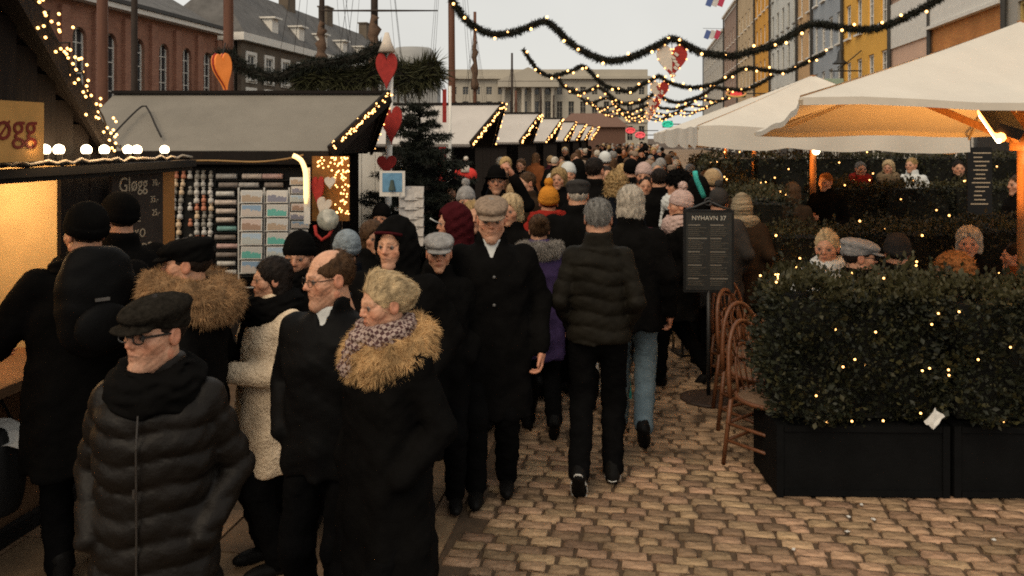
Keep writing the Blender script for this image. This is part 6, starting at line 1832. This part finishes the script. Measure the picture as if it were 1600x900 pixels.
            if hat == 'brim':
                d = smax(ell(p, (0, -0.016, 0.06), (0.092, 0.108, 0.11)), -pl, 0.006)
                return smin(d, smax(ell(p, (0, -0.01, 0.045), (0.15, 0.165, 0.03)), np.abs(pl - 0.012) - 0.006, 0.004), 0.01)
            if hat == 'furhat':
                return smax(ell(p, (0, -0.02, 0.065), (0.115, 0.13, 0.115)), -(pl + 0.03), 0.02) + 0.012 * wob(p, 55, 3)
            # hood: shell round the head open at the face, running down to the collar
            d = ell(p, (0, -0.025, 0.02), (0.112, 0.132, 0.148))
            d = smin(d, cone(p, (0, -0.05, -0.05), (0, -0.05, -0.16), 0.11, 0.12), 0.05)
            return smax(d, -ell(p, (0, 0.13, -0.012), (0.079, 0.125, 0.108)), 0.014) + 0.004 * wob(p, 30, 2)
        Vv, Ff = nets(fhat, (-0.18, -0.2, -0.27), (0.18, 0.2, 0.25), rh)
        parts.append(({'beanie': 'beanie', 'pompom': 'bobble_hat', 'flatcap': 'flat_cap', 'hood': 'hood', 'brim': 'brimmed_hat', 'furhat': 'fur_hat'}[hat], tohead(Vv), Ff, hm_, None))
        if hat == 'furhat' and lod < 2:
            N = normals(fhat, Vv); ii = rs.integers(0, len(Vv), 1200)
            Vb, Fb = blades(Vv[ii], N[ii], 0.025, 0.004, 0.4, seed); parts.append(('fur', tohead(Vb), Fb, hm_, None))
    if band is not None:
        bnd = MB(); bnd.tube([(0.081 * math.sin(a), 0.050 + 0.052 * math.cos(a), 0.068 + 0.016 * math.cos(a)) for a in [-1.35 + 2.7 * q / 14 for q in range(15)]], 0.009, 6)
        parts.append(('hood_band', tohead(np.array(bnd.v)), bnd.f, band, None))
    # ---- scarf and fur
    if scarf:
        R0, r0, zc = {'snood': (0.085, 0.048, 1.488), 'high': (0.096, 0.056, 1.440), 'loose': (0.11, 0.06, 1.455), 'thin': (0.082, 0.03, 1.5)}[scarf]
        def fsc(p):
            q = p - np.array([0, 0.005, zc]); rr = np.hypot(q[..., 0] * 0.92, q[..., 1])
            z = q[..., 2] + 0.16 * q[..., 1]
            d = np.sqrt((rr - R0) ** 2 + (z * 0.72) ** 2) - r0
            if scarf in ('loose', 'snood'): d = smin(d, cone(p, (0.04, 0.11, zc - 0.02), (0.055, 0.155, zc - 0.26 if scarf == 'loose' else zc - 0.12), 0.05, 0.042, ), 0.03)
            return d + 0.006 * wob(p * np.array([1, 1, 2.2]), 24, seed)
        Vv, Ff = nets(fsc, (-.23, -.23, 1.15), (.23, .26, 1.62), (0.009, 0.014, 0.03)[lod])
        parts.append(('scarf', Vv + dz, Ff, scarfm or C_BLACK, None))
    if fur:
        cfg = {'collar': ((0.125, 0.058, 1.43), 0.30), 'hooddown': ((0.15, 0.075, 1.47), -0.15), 'small': ((0.11, 0.05, 1.455), 0.1)}[fur]
        (R0, r0, zc), tl_ = cfg
        def ffur(p):
            q = p - np.array([0, -0.015, zc]); rr = np.hypot(q[..., 0] * 0.86, q[..., 1])
            z = q[..., 2] + tl_ * q[..., 1]
            d = np.sqrt((rr - R0) ** 2 + (z * 0.8) ** 2) - r0
            return d + 0.010 * wob(p, 30, seed)
        Vv, Ff = nets(ffur, (-.32, -.3, 1.2), (.32, .3, 1.65), (0.012, 0.016, 0.03)[lod])
        fm = furm or M_FUR
        N = normals(ffur, Vv)
        n_ = (16000, 3000, 0)[lod]
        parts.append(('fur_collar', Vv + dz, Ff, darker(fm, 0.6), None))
        if n_:
            ii = rs.integers(0, len(Vv), n_)
            Vb, Fb = blades(Vv[ii] - N[ii] * 0.004, N[ii] + 0.55 * np.array([0, 0, -0.8]), 0.036, 0.0017 if lod == 0 else 0.005, 0.33, seed, 0.5)
            parts.append(('fur', Vb + dz, Fb, fm, None))
    # ---- spectacles
    if glasses:
        gm, w_ = glasses
        g_ = MB(); tr_ = 0.0028 if w_ == 'thick' else 0.0015
        for sx in (-1, 1):
            g_.tube([(sx * 0.033 + 0.0235 * math.copysign(abs(math.cos(a)) ** 0.75, math.cos(a)), 0.104 - 0.004 * abs(math.cos(a)), 0.003 + 0.0165 * math.copysign(abs(math.sin(a)) ** 0.75, math.sin(a))) for a in [2 * math.pi * q / 18 for q in range(19)]], tr_, 6)
            g_.bar((sx * 0.056, 0.101, 0.010), (sx * 0.079, 0.01, 0.012), tr_ * 1.6, tr_ * 2.4)
            g_.bar((sx * 0.079, 0.01, 0.012), (sx * 0.079, -0.02, 0.0), tr_ * 1.6, tr_ * 2.2)
        g_.bar((-0.010, 0.106, 0.006), (0.010, 0.106, 0.006), tr_ * 1.8)
        parts.append(('spectacles', tohead(np.array(g_.v)), g_.f, gm, None))
        if glasses[1] == 'shades':
            g2 = MB()
            for sx in (-1, 1): g2.box((sx * 0.033, 0.102, 0.003), (0.045, 0.003, 0.032))
            parts.append(('lenses', tohead(np.array(g2.v)), g2.f, C_BLACK2, None))
    # ---- assemble
    if X is None: X = (u - CX) / F * Y
    yw = math.radians(yaw) + math.atan2(-X, Y)      # headings are given relative to the line of sight
    # keep the head, not the feet, at the given image column
    hx = HC[0]; hy = HC[1]
    px = X - k * (hx * math.cos(yw) - hy * math.sin(yw)); py = Y - k * (hx * math.sin(yw) + hy * math.cos(yw))
    if single:
        Vs, Fs, mi, cl, mats_ = [], [], [], [], []
        o_ = 0
        for nm, V, Fq, m_, c_ in parts:
            if not isinstance(Fq, np.ndarray):
                Fq = np.array([t_ for f_ in Fq for t_ in ([f_[:3]] if len(f_) == 3 else [(f_[0], f_[i], f_[i + 1]) for i in range(1, len(f_) - 1)])])
            T = tris(np.asarray(Fq)); Vs.append(V); Fs.append(T + o_); o_ += len(V)
            if m_ not in mats_: mats_.append(m_)
            mi.append(np.full(len(T), mats_.index(m_))); cl.append(c_ if c_ is not None else np.full((len(V), 3), 0.5))
        me = np_mesh('person', np.concatenate(Vs), np.concatenate(Fs), mats_, True, np.concatenate(mi), np.concatenate(cl))
        return link('person', me, None, (px, py, zoff), (0, 0, yw), k, label=label, cat='person', group=group)
    root = empty('person', (px, py, zoff), yw, label, 'person', group)
    root.scale = (k * wide, k, k)
    for nm, V, Fq, m_, c_ in parts:
        if not isinstance(Fq, np.ndarray):
            mb = MB(); mb.v = [tuple(q) for q in V]; mb.f = list(Fq); mb.mi = [0] * len(mb.f)
            mb.build(nm, m_, root)
        elif len(V):
            par = root
            if nm in ('fur', 'hair_strands'): par = [o for o in root.children][-1]
            o = link(nm, np_mesh(nm, V, Fq, m_, nm not in ('fur', 'hair_strands'), None, c_), par)
            if nm in ('fur', 'hair_strands'): o['kind'] = 'stuff'
    return root

# ---- foreground figures
m_specs = mat('spectacle_black', (0.01, 0.009, 0.008), 0.35, 0.1, spec=0.5)
m_specs_metal = mat('spectacle_metal', (0.05, 0.04, 0.035), 0.35, 0.1, metal=0.7)
p = person(243, 460, 2.6, 158, 'man in dark flat cap, black glasses and quilted puffer jacket in front', 'old', 'puffer', C_PUFF, 0.62, 0.90, ('pocket', 'pocket'), 'walk', hat='flatcap', hatm=C_DKTWEED, hair='short', hairc='dark',
           hyaw=-26, hpitch=3, scarf='high', scarfm=C_BLACK, glasses=(m_specs, 'thick'), lod=0, seed=1, skin=(0.57, 0.305, 0.19))
zp = MB(); zp.tube([(0, 0.166, 0.72), (0, 0.162, 1.0), (0, 0.166, 1.28), (0, 0.152, 1.38)], 0.0035, 6); zp.box((0.0, 0.182, 1.14), (0.008, 0.006, 0.03)); zp.build('zip', mat('zip_metal', (0.12, 0.11, 0.1), 0.3, 0.1, metal=0.8), p)
person(600, 425, 3.15, 128, 'blond woman in black coat with golden fur collar and checked scarf', 'woman', 'long', C_BLACK, 0.50, 1.02, ('pocket', 'pocket'), 'stand', hair='updo', hairc='blond', hyaw=-14, hpitch=-6,
       scarf='snood', scarfm=m_scarf_check, fur='collar', furm=M_FUR, lod=0, seed=2, skin=(0.57, 0.305, 0.19), collar=False)
person(514, 388, 3.42, 155, 'balding man in dark jacket and thin spectacles looking aside', 'old', 'jacket', C_BLACK2, 0.80, 0.93, ('pocket', 'pocket'), 'stand', hair='bald', hairc='brown', hyaw=-42, hpitch=-4, glasses=(m_specs_metal, 'thin'),
       vneck=1.41, lod=0, seed=3, skin=(0.57, 0.305, 0.19))
person(424, 400, 4.08, 112, 'dark haired woman in cream teddy jacket between two men', 'woman', 'jacket', C_WHITE, 0.60, 1.2, ('hold', 'hold'), 'stand', hair='long', hairc='dark', hyaw=-14, scarf='loose', scarfm=C_BLACK, lod=0, seed=4, skin=(0.57, 0.305, 0.19))
person(292, 370, 3.75, 70, 'person in black cap and coat with fluffy brown fur hood', 'man', 'coat', C_BLACK, 0.7, 1.0, ('pocket', 'pocket'), 'stand', hat='flatcap', hatm=C_BLACK, hair='short', hairc='dark', fur='hooddown', furm=M_FUR2, hyaw=8, lod=0, seed=5)
person(133, 316, 4.0, 15, 'black clad person at the lit counter wearing a backpack', 'man', 'coat', C_BLACK, 0.55, 1.16, ('down', ((0.36, 0.12, 1.12), (0.30, 0.33, 1.06))), 'stand', hat='beanie', hatm=C_BLACK, hair='short', scarf='high', scarfm=C_BLACK, hyaw=12, lod=0, seed=6)
bp = P(150, 470, 3.74)
V, Q = nets(lambda p: smax(smax(ell(p, (0, 0, 0), (0.19, 0.11, 0.27)), np.abs(p[..., 0]) - 0.175, 0.05), np.abs(p[..., 2]) - 0.26, 0.05) + 0.004 * wob(p, 20), (-.26, -.2, -.34), (.26, .2, .34), 0.018)
bpo = empty('backpack', bp, math.radians(44), 'black backpack on the person at the lit counter', 'backpack')
link('pack_body', np_mesh('pack_body', V, Q, C_BLACK2), bpo)
V, Q = nets(lambda p: ell(p, (0, -0.12, -0.1), (0.13, 0.05, 0.11)), (-.2, -.2, -.25), (.2, 0, .05), 0.018); link('front_pocket', np_mesh('front_pocket', V, Q, C_BLACK2), bpo)
mb = MB(); mb.box((-0.02, -0.150, 0.03), (0.06, 0.004, 0.014)); mb.build('label_patch', mat('patch_grey', (0.12, 0.11, 0.1), 0.6), bpo)
person(185, 300, 4.65, 25, 'tall person in black cap and dark coat by the chalkboard', 'man', 'coat', C_BLACK, 0.6, 1.12, ('pocket', 'pocket'), 'stand', hat='beanie', hatm=C_BLACK, hair='short', lod=1, seed=7, hyaw=10)
person(467, 362, 4.55, 168, 'person in black beanie facing us beside the goods rack', 'man', 'coat', C_BLACK, 0.6, 1.0, ('pocket', 'pocket'), 'stand', hat='beanie', hatm=C_BLACK, hair=None, lod=0, seed=8, hyaw=-4, hpitch=-6, scarf='snood')
person(616, 335, 4.3, 158, 'man in black hood with a red stripe, looking grimly aside', 'man', 'coat', C_BLACK, 0.5, 1.08, ('pocket', 'pocket'), 'stand', hat='hood', hatm=C_BLACK, hair=None, lod=0, seed=9, hyaw=-8, band=C_MAROON, skin=(0.57, 0.305, 0.19), extra_top=0.05)
person(541, 358, 5.0, 20, 'person in pale blue grey knitted beanie seen from behind', 'woman', 'coat', C_NAVY, 0.6, 1.0, ('pocket', 'pocket'), 'stand', hat='beanie', hatm=C_BLUEKNIT, hair='short', hairc='ash', lod=0, seed=10)
# walking man with cap in the middle
p = person(768, 308, 4.92, 180, 'man in tweed flat cap and black overcoat walking towards us', 'old', 'coat', C_BLACK, 0.50, 1.05, ('down', 'down'), ((0.09, 0.10, 0.08), (-0.09, -0.05, 0.08), 0, 0), hat='flatcap', hatm=C_TWEED, hair='short', hairc='grey', vneck=1.385, lod=0, seed=11,
           skin=(0.57, 0.305, 0.19), hpitch=-5)
for z in (1.30, 1.14):
    b = MB(); b.lathe([(0.009, 0), (0.009, 0.004), (0.004, 0.006)], 10); o = b.build('button', mat('button_grey', (0.12, 0.115, 0.11), 0.3, 0.1, spec=0.5), p, True); o.location = (-0.015, 0.178, z); o.rotation_euler = (math.radians(-90), 0, 0)
person(935, 308, 5.05, -2, 'grey haired man in olive puffer jacket walking away', 'man', 'puffer', C_OLIVE, 0.90, 0.84, ('pocket', 'pocket'), 'away', hair='short', hairc='grey', lod=0, seed=12, soles=True)
person(986, 290, 5.85, -4, 'pale haired person in black coat and washed jeans walking away', 'woman', 'coat', C_BLACK, 0.78, 1.05, ('down', 'down'), 'away2', trm=C_JEANS, hair='bob', hairc='white', lod=0, seed=13)
person(842, 334, 5.95, 5, 'person with grey fur scarf over a purple coat walking away', 'woman', 'coat', C_PURPLE, 0.62, 1.0, ('down', 'down'), 'away2', hair='bun', hairc='brown', fur='small', furm=M_FURGREY, lod=0, seed=14)
person(686, 364, 4.75, 180, 'short person in grey flat cap peering over shoulders', 'woman', 'coat', C_BLACK, 0.6, 1.0, ('pocket', 'pocket'), 'stand', hat='flatcap', hatm=C_GREYKNIT, hair='short', hairc='grey', lod=0, seed=15)
person(706, 314, 5.6, 112, 'woman in maroon hood smoking a cigarette', 'woman', 'coat', C_PLUM, 0.6, 1.0, ('pocket', 'pocket'), 'stand', hat='hood', hatm=C_MAROON, hair=None, hyaw=-10, lod=0, seed=16)
mb = MB(); mb.tube([P(690, 350, 5.55), P(678, 345, 5.53), P(672, 341, 5.52)], 0.0045, 6); mb.build('cigarette', C_SHIRT, None, True, label='white cigarette in the mouth of the maroon hooded woman', cat='cigarette')
person(715, 330, 6.4, 0, 'dark coated walker whose leg shows left of the capped man', 'man', 'coat', C_BLACK, 0.6, 1.0, ('down', 'down'), 'walk', lod=1, seed=17)

# ---- middle distance
MID = [
    (739, 312, 6.1, 185, 'sandy haired man just left of the tweed capped man', dict(hairc='wheat', hair='short')),
    (797, 303, 6.2, 160, 'blond person just right of the tweed capped man', dict(kind='woman', hairc='blond', hair='bob')),
    (728, 284, 7.6, 182, 'person in grey bobble hat under the red ornament', dict(hat='pompom', hatm=C_GREYKNIT)),
    (776, 256, 8.3, 178, 'man in black brimmed hat raising one arm', dict(hat='brim', hatm=C_BLACK, arms=('pocket', 'raise'))),
    (822, 268, 9.0, 120, 'person in dark brown coat behind the raised arm', dict(cm=C_BROWNCOAT, hairc='brown')),
    (857, 282, 7.0, 5, 'person in orange knitted hat seen from behind', dict(hat='pompom', hatm=C_ORANGE, cm=C_RED, scarf='loose', scarfm=C_RED, kind='woman')),
    (903, 280, 6.7, 2, 'man in dark grey flat cap walking away in black', dict(hat='flatcap', hatm=C_GREYCOAT, hairc='white', bulk=1.1)),
    (930, 245, 8.4, -25, 'tall dark haired man glancing sideways in the crowd', dict(hairc='dark', bulk=1.05)),
    (962, 269, 7.7, 10, 'honey blond person walking behind the pale haired one', dict(kind='woman', hair='curly', hairc='wheat', cm=C_NAVY)),
    (990, 300, 6.9, 0, 'walker in plum coat right of the pale haired person', dict(cm=C_PLUM, hairc='dark', hat='beanie', hatm=C_PLUM, kind='woman')),
    (1006, 253, 9.2, 175, 'woman in pale pink cap and rust coat facing us', dict(kind='woman', hat='beanie', hatm=C_PINK, cm=C_RUST, hairc='dark', hair='long')),
    (1062, 288, 7.1, 92, 'woman in pink bobble hat and pale scarf in profile', dict(kind='woman', hat='pompom', hatm=C_PINK, scarf='loose', scarfm=C_PINK, hairc='dark', lod=0)),
    (1058, 262, 8.6, 100, 'person in black fur hat behind the pink bobble hat', dict(hat='furhat', hatm=C_BLACK, scarf='loose', scarfm=C_SHIRT)),
    (1090, 272, 8.0, 15, 'person in dark hood with turquoise ribbon', dict(hat='hood', hatm=C_BLACK, kind='woman', scarf='thin', scarfm=C_TEAL)),
    (1113, 264, 8.8, 5, 'person in tan knitted hat seen from behind', dict(hat='beanie', hatm=C_TAN, cm=C_BROWNCOAT)),
    (1123, 286, 7.6, 0, 'person in dark bobble hat beside the menu stand', dict(hat='pompom', hatm=C_GREYCOAT, cm=C_GREYCOAT)),
    (1160, 300, 7.9, -10, 'hunched person wrapped in a striped knitted shawl', dict(hat='hood', hatm=C_STRIPE, cm=C_BROWNCOAT, kind='woman', bulk=1.15, scarf='loose', scarfm=C_STRIPE)),
    (873, 262, 9.4, 165, 'person with light hair left of the grey cap', dict(kind='woman', hairc='wheat', hair='bob')),
    (888, 253, 10.2, 185, 'person facing us in the crowd with a white cap', dict(hat='beanie', hatm=C_SHIRT)),
    (945, 236, 13.0, 10, 'walker in white knitted hat deep in the crowd', dict(hat='beanie', hatm=C_SHIRT, kind='woman')),
    (986, 248, 10.5, 0, 'black coated walker behind the honey blond person', dict(hat='beanie', hatm=C_BLACK)),
    (1030, 262, 9.0, 0, 'tall walker in black coat before the pink bobble hat', dict(hairc='dark')),
    (596, 318, 7.3, 165, 'person in dark beanie and red scarf before the picture stand', dict(hat='beanie', hatm=C_BLACK, scarf='snood', scarfm=C_RED)),
    (583, 345, 5.6, 200, 'person with brown hair half hidden behind the hooded man', dict(kind='woman', hair='bob', hairc='brown')),
]
for (u, v, Y, yaw, lab, kw) in MID:
    a = dict(lod=1, arms=('pocket', 'pocket'), legs=random.choice(['walk', 'stand', 'walk2']), bulk=1.0, hem=0.62, cm=C_BLACK, seed=int(u))
    a.update(kw)
    person(u, v, Y, yaw, lab, group='crowd of visitors', **a)
# turquoise ribbon
mb = MB(); mb.tube(resample([P(1086, 268, 7.6), P(1088, 280, 7.58), P(1095, 296, 7.6), P(1100, 308, 7.62)], 0.03), [0.045, 0.035, 0.022, 0.02, 0.02, 0.022, 0.024, 0.024, 0.02][:9] if False else 0.024, 8); mb.build('turquoise_ribbon', C_TEAL, None, True, label='turquoise ribbon hanging from the dark hood', cat='ribbon')

# ---- guests seated behind the front hedge
SEAT = [
    (1292, 359, 6.35, 168, 'seated blond woman in pale jacket behind the front hedge', dict(kind='woman', hair='updo', hairc='blond', cm=C_SHIRT, bulk=1.05, scarf='thin', scarfm=C_SHIRT)),
    (1343, 372, 5.95, -75, 'seated man in grey cap and dark glasses looking aside', dict(hat='flatcap', hatm=C_GREYKNIT, glasses=(m_specs, 'shades'), hairc='dark', lod=0)),
    (1402, 364, 6.35, 5, 'seated person in dark knitted beanie with back to us', dict(hat='beanie', hatm=C_GREYCOAT, hairc='dark')),
    (1514, 354, 6.9, 178, 'seated white haired person with both arms spread', dict(hairc='white', hair='bob', kind='woman', arms=('out', 'chin'))),
    (1488, 396, 5.65, 100, 'seated person with curly red hair close to the hedge', dict(kind='woman', hair='curly', hairc='red')),
    (1586, 378, 7.0, 90, 'seated person in rust coat beside the wooden parasol pole', dict(cm=C_RUST, hairc='dark')),
]
for (u, v, Y, yaw, lab, kw) in SEAT:
    a = dict(lod=1, arms=('hold', 'hold'), legs='sit', bulk=1.0, hem=0.62, cm=C_BLACK, seed=int(u)); a.update(kw)
    person(u, v, Y, yaw, lab, group='cafe guests', **a)
    # the chair each guest sits on
    pr_ = P(u, 215, Y)
    chair(Vector((pr_.x, pr_.y, 0)), math.radians(yaw + 180), 'rattan chair under the ' + lab.split(' behind')[0].split(' with')[0].split(' looking')[0].split(' close')[0].split(' beside')[0])
# people standing at the back of the terrace
for (u, v, Y, yaw, lab, kw) in [
    (1424, 246, 14.0, 150, 'waiter in white shirt at the back of the terrace', dict(cm=C_SHIRT, hairc='wheat')),
    (1388, 250, 13.6, 170, 'blond person in beige scarf left of the waiter', dict(scarf='loose', scarfm=C_BEIGE, kind='woman', hairc='blond', hair='bob')),
    (1345, 252, 13.2, 200, 'person in red scarf under the scalloped valance', dict(scarf='loose', scarfm=C_RED, hairc='grey')),
    (1498, 250, 12.8, 190, 'dark silhouetted person by the wooden post', dict(hairc='dark')),
    (1238, 285, 9.6, 10, 'person in brown coat under the scalloped parasol', dict(cm=C_BROWNCOAT, hairc='brown', kind='woman', hair='bob')),
    (1205, 282, 10.4, 180, 'dark dressed guest left under the scalloped parasol', dict(hat='beanie', hatm=C_BLACK)),
    (1290, 270, 10.8, 150, 'dark dressed guest by the second parasol pole', dict(hairc='red')),
    (1590, 272, 9.5, 120, 'guest in dark coat right of the chalk menu board', dict(hairc='brown'))]:
    a = dict(lod=1, arms=('hold', 'pocket'), cm=C_BLACK, hem=0.6, seed=int(u)); a.update(kw)
    person(u, v, Y, yaw, lab, group='cafe guests', **a)

# ---- far crowd: small figures, one mesh each, copied
vari = []
defs = [
    ('black coated walker with dark hair, small in the far crowd', dict(hairc='dark')), ('black coated walker in black beanie, small in the far crowd', dict(hat='beanie', hatm=C_BLACK)),
    ('walker with honey blond hair, small in the far crowd', dict(hairc='wheat', hair='bob', kind='woman', cm=C_NAVY)), ('walker in grey knitted hat, small in the far crowd', dict(hat='beanie', hatm=C_GREYKNIT)),
    ('walker with grey hair and brown coat in the far crowd', dict(hairc='grey', cm=C_BROWNCOAT)), ('black coated walker with brown hair in the far crowd', dict(hairc='brown', hair='long', kind='woman')),
    ('walker in rust coat with brown hair in the far crowd', dict(cm=C_RUST, hairc='brown', kind='woman', hair='long')), ('walker in tan knitted hat and plum coat in the far crowd', dict(hat='beanie', hatm=C_TAN, cm=C_PLUM)),
    ('hooded walker all in black in the far crowd', dict(hat='hood', hatm=C_BLACK)), ('navy coated walker in flat cap in the far crowd', dict(hat='flatcap', hatm=C_TWEED, cm=C_NAVY)), ('dark walker with pale hair in the far crowd', dict(hairc='white')),
]
for i, (lab, kw) in enumerate(defs):
    for j, yaw in enumerate((0, 180)):
        a = dict(lod=2, arms=('pocket', 'down'), cm=C_BLACK, hem=0.6, legs='walk' if j else 'walk2', seed=i * 3 + j, single=True); a.update(kw)
        o = person(1000, 230, 20, yaw, lab, group='far crowd along the street', **a)
        vari.append((o, lab, yaw))
r = random.Random(77)
spots = []
tries = 0
while len(spots) < 165 and tries < 6000:
    tries += 1
    t = 9.0 + 52 * r.random() ** 1.35
    s = r.uniform(-2.35, 0.95)
    if any(abs(t - b) < 0.5 and abs(s - a) < 0.42 for a, b in spots): continue
    spots.append((s, t))
for n_, (s, t) in enumerate(spots):
    o, lab, yaw = vari[n_ % len(vari)] if n_ < len(vari) else vari[r.randrange(len(vari))]
    c = o if n_ < len(vari) else o.copy()
    if n_ >= len(vari): COL.objects.link(c)
    q = ST(s, t)
    sc = r.uniform(0.93, 1.07) * (1.70 / 1.757)
    c.location = (q.x, q.y, 0); c.scale = (sc, sc, sc); c.rotation_euler = (0, 0, math.radians(yaw + r.uniform(-35, 35)))
    c['label'] = lab; c['category'] = 'person'; c['group'] = 'far crowd along the street'
# ---- shop neons and flags far down the street
for k, (u, v, Y, c_, lab) in enumerate([(985, 204, 70, (1.0, 0.12, 0.14), 'red neon sign far down the street left of the hearts'), (1000, 211, 66, (1.0, 0.15, 0.18), 'second red neon sign just above the far crowd'),
                                       (1043, 194, 60, (0.05, 0.8, 0.55), 'green neon sign far down the street'), (1150, 146, 52, (0.9, 0.1, 0.1), 'red neon sign with green rim above the second parasol'), (1037, 213, 62, (0.9, 0.12, 0.08), 'small red lit sign beside the far parasols')]):
    root = empty('neon_sign', P(u, v, Y), 0, lab, 'neon sign')
    mb = MB(); w_ = 0.36 if k < 3 else 0.6
    mb.tube([(w_ * math.cos(a), -0.05, 0.2 * math.sin(a)) for a in [2 * math.pi * q / 16 for q in range(17)]], 0.07, 6)
    mb.build('outline_tube', mat('neon_%d' % k if k != 3 else 'neon_green', c_, 0.4, 0, emit=c_ if k != 3 else (0.1, 0.8, 0.15), estr=0.22), root)
    mb = MB(); mb.box((0, -0.02, 0), (w_ * 1.2, 0.05, 0.22)); mb.build('face', mat('neonface_%d' % k, c_, 0.4, 0, emit=c_, estr=0.2), root)
    mb = MB(); mb.tube([(w_ * 0.9, 0.05, 0), (w_ + 2.0, 0.05, 0)], 0.04, 6); mb.box((0, 0.02, 0), (w_ * 2, 0.04, 0.5)); mb.build('backing_arm', m_iron, root)
for k, (u, v, Y) in enumerate(((1113, 54, 40), (1118, 2, 34))):
    root = empty('banner_flag', P(u, v, Y), 0, ['small blue white red flag hanging high over the street', 'second small flag higher over the street'][k], 'flag')
    for j, cc in enumerate(((0.1, 0.16, 0.4), (0.6, 0.6, 0.6), (0.5, 0.06, 0.12))):
        mb = MB(); mb.box((-0.24 + 0.24 * j, 0.01 * j, 0), (0.235, 0.01, 0.42), R=Matrix.Rotation(0.35, 3, 'Y')); mb.build('stripe', mat('flag_%d' % j, cc, 0.9, 0.15), root)
    mb = MB(); mb.tube([(-0.45, 0, 0.3), (0.5, 0, 0.28)], 0.01, 5); mb.build('line', m_rope, root)
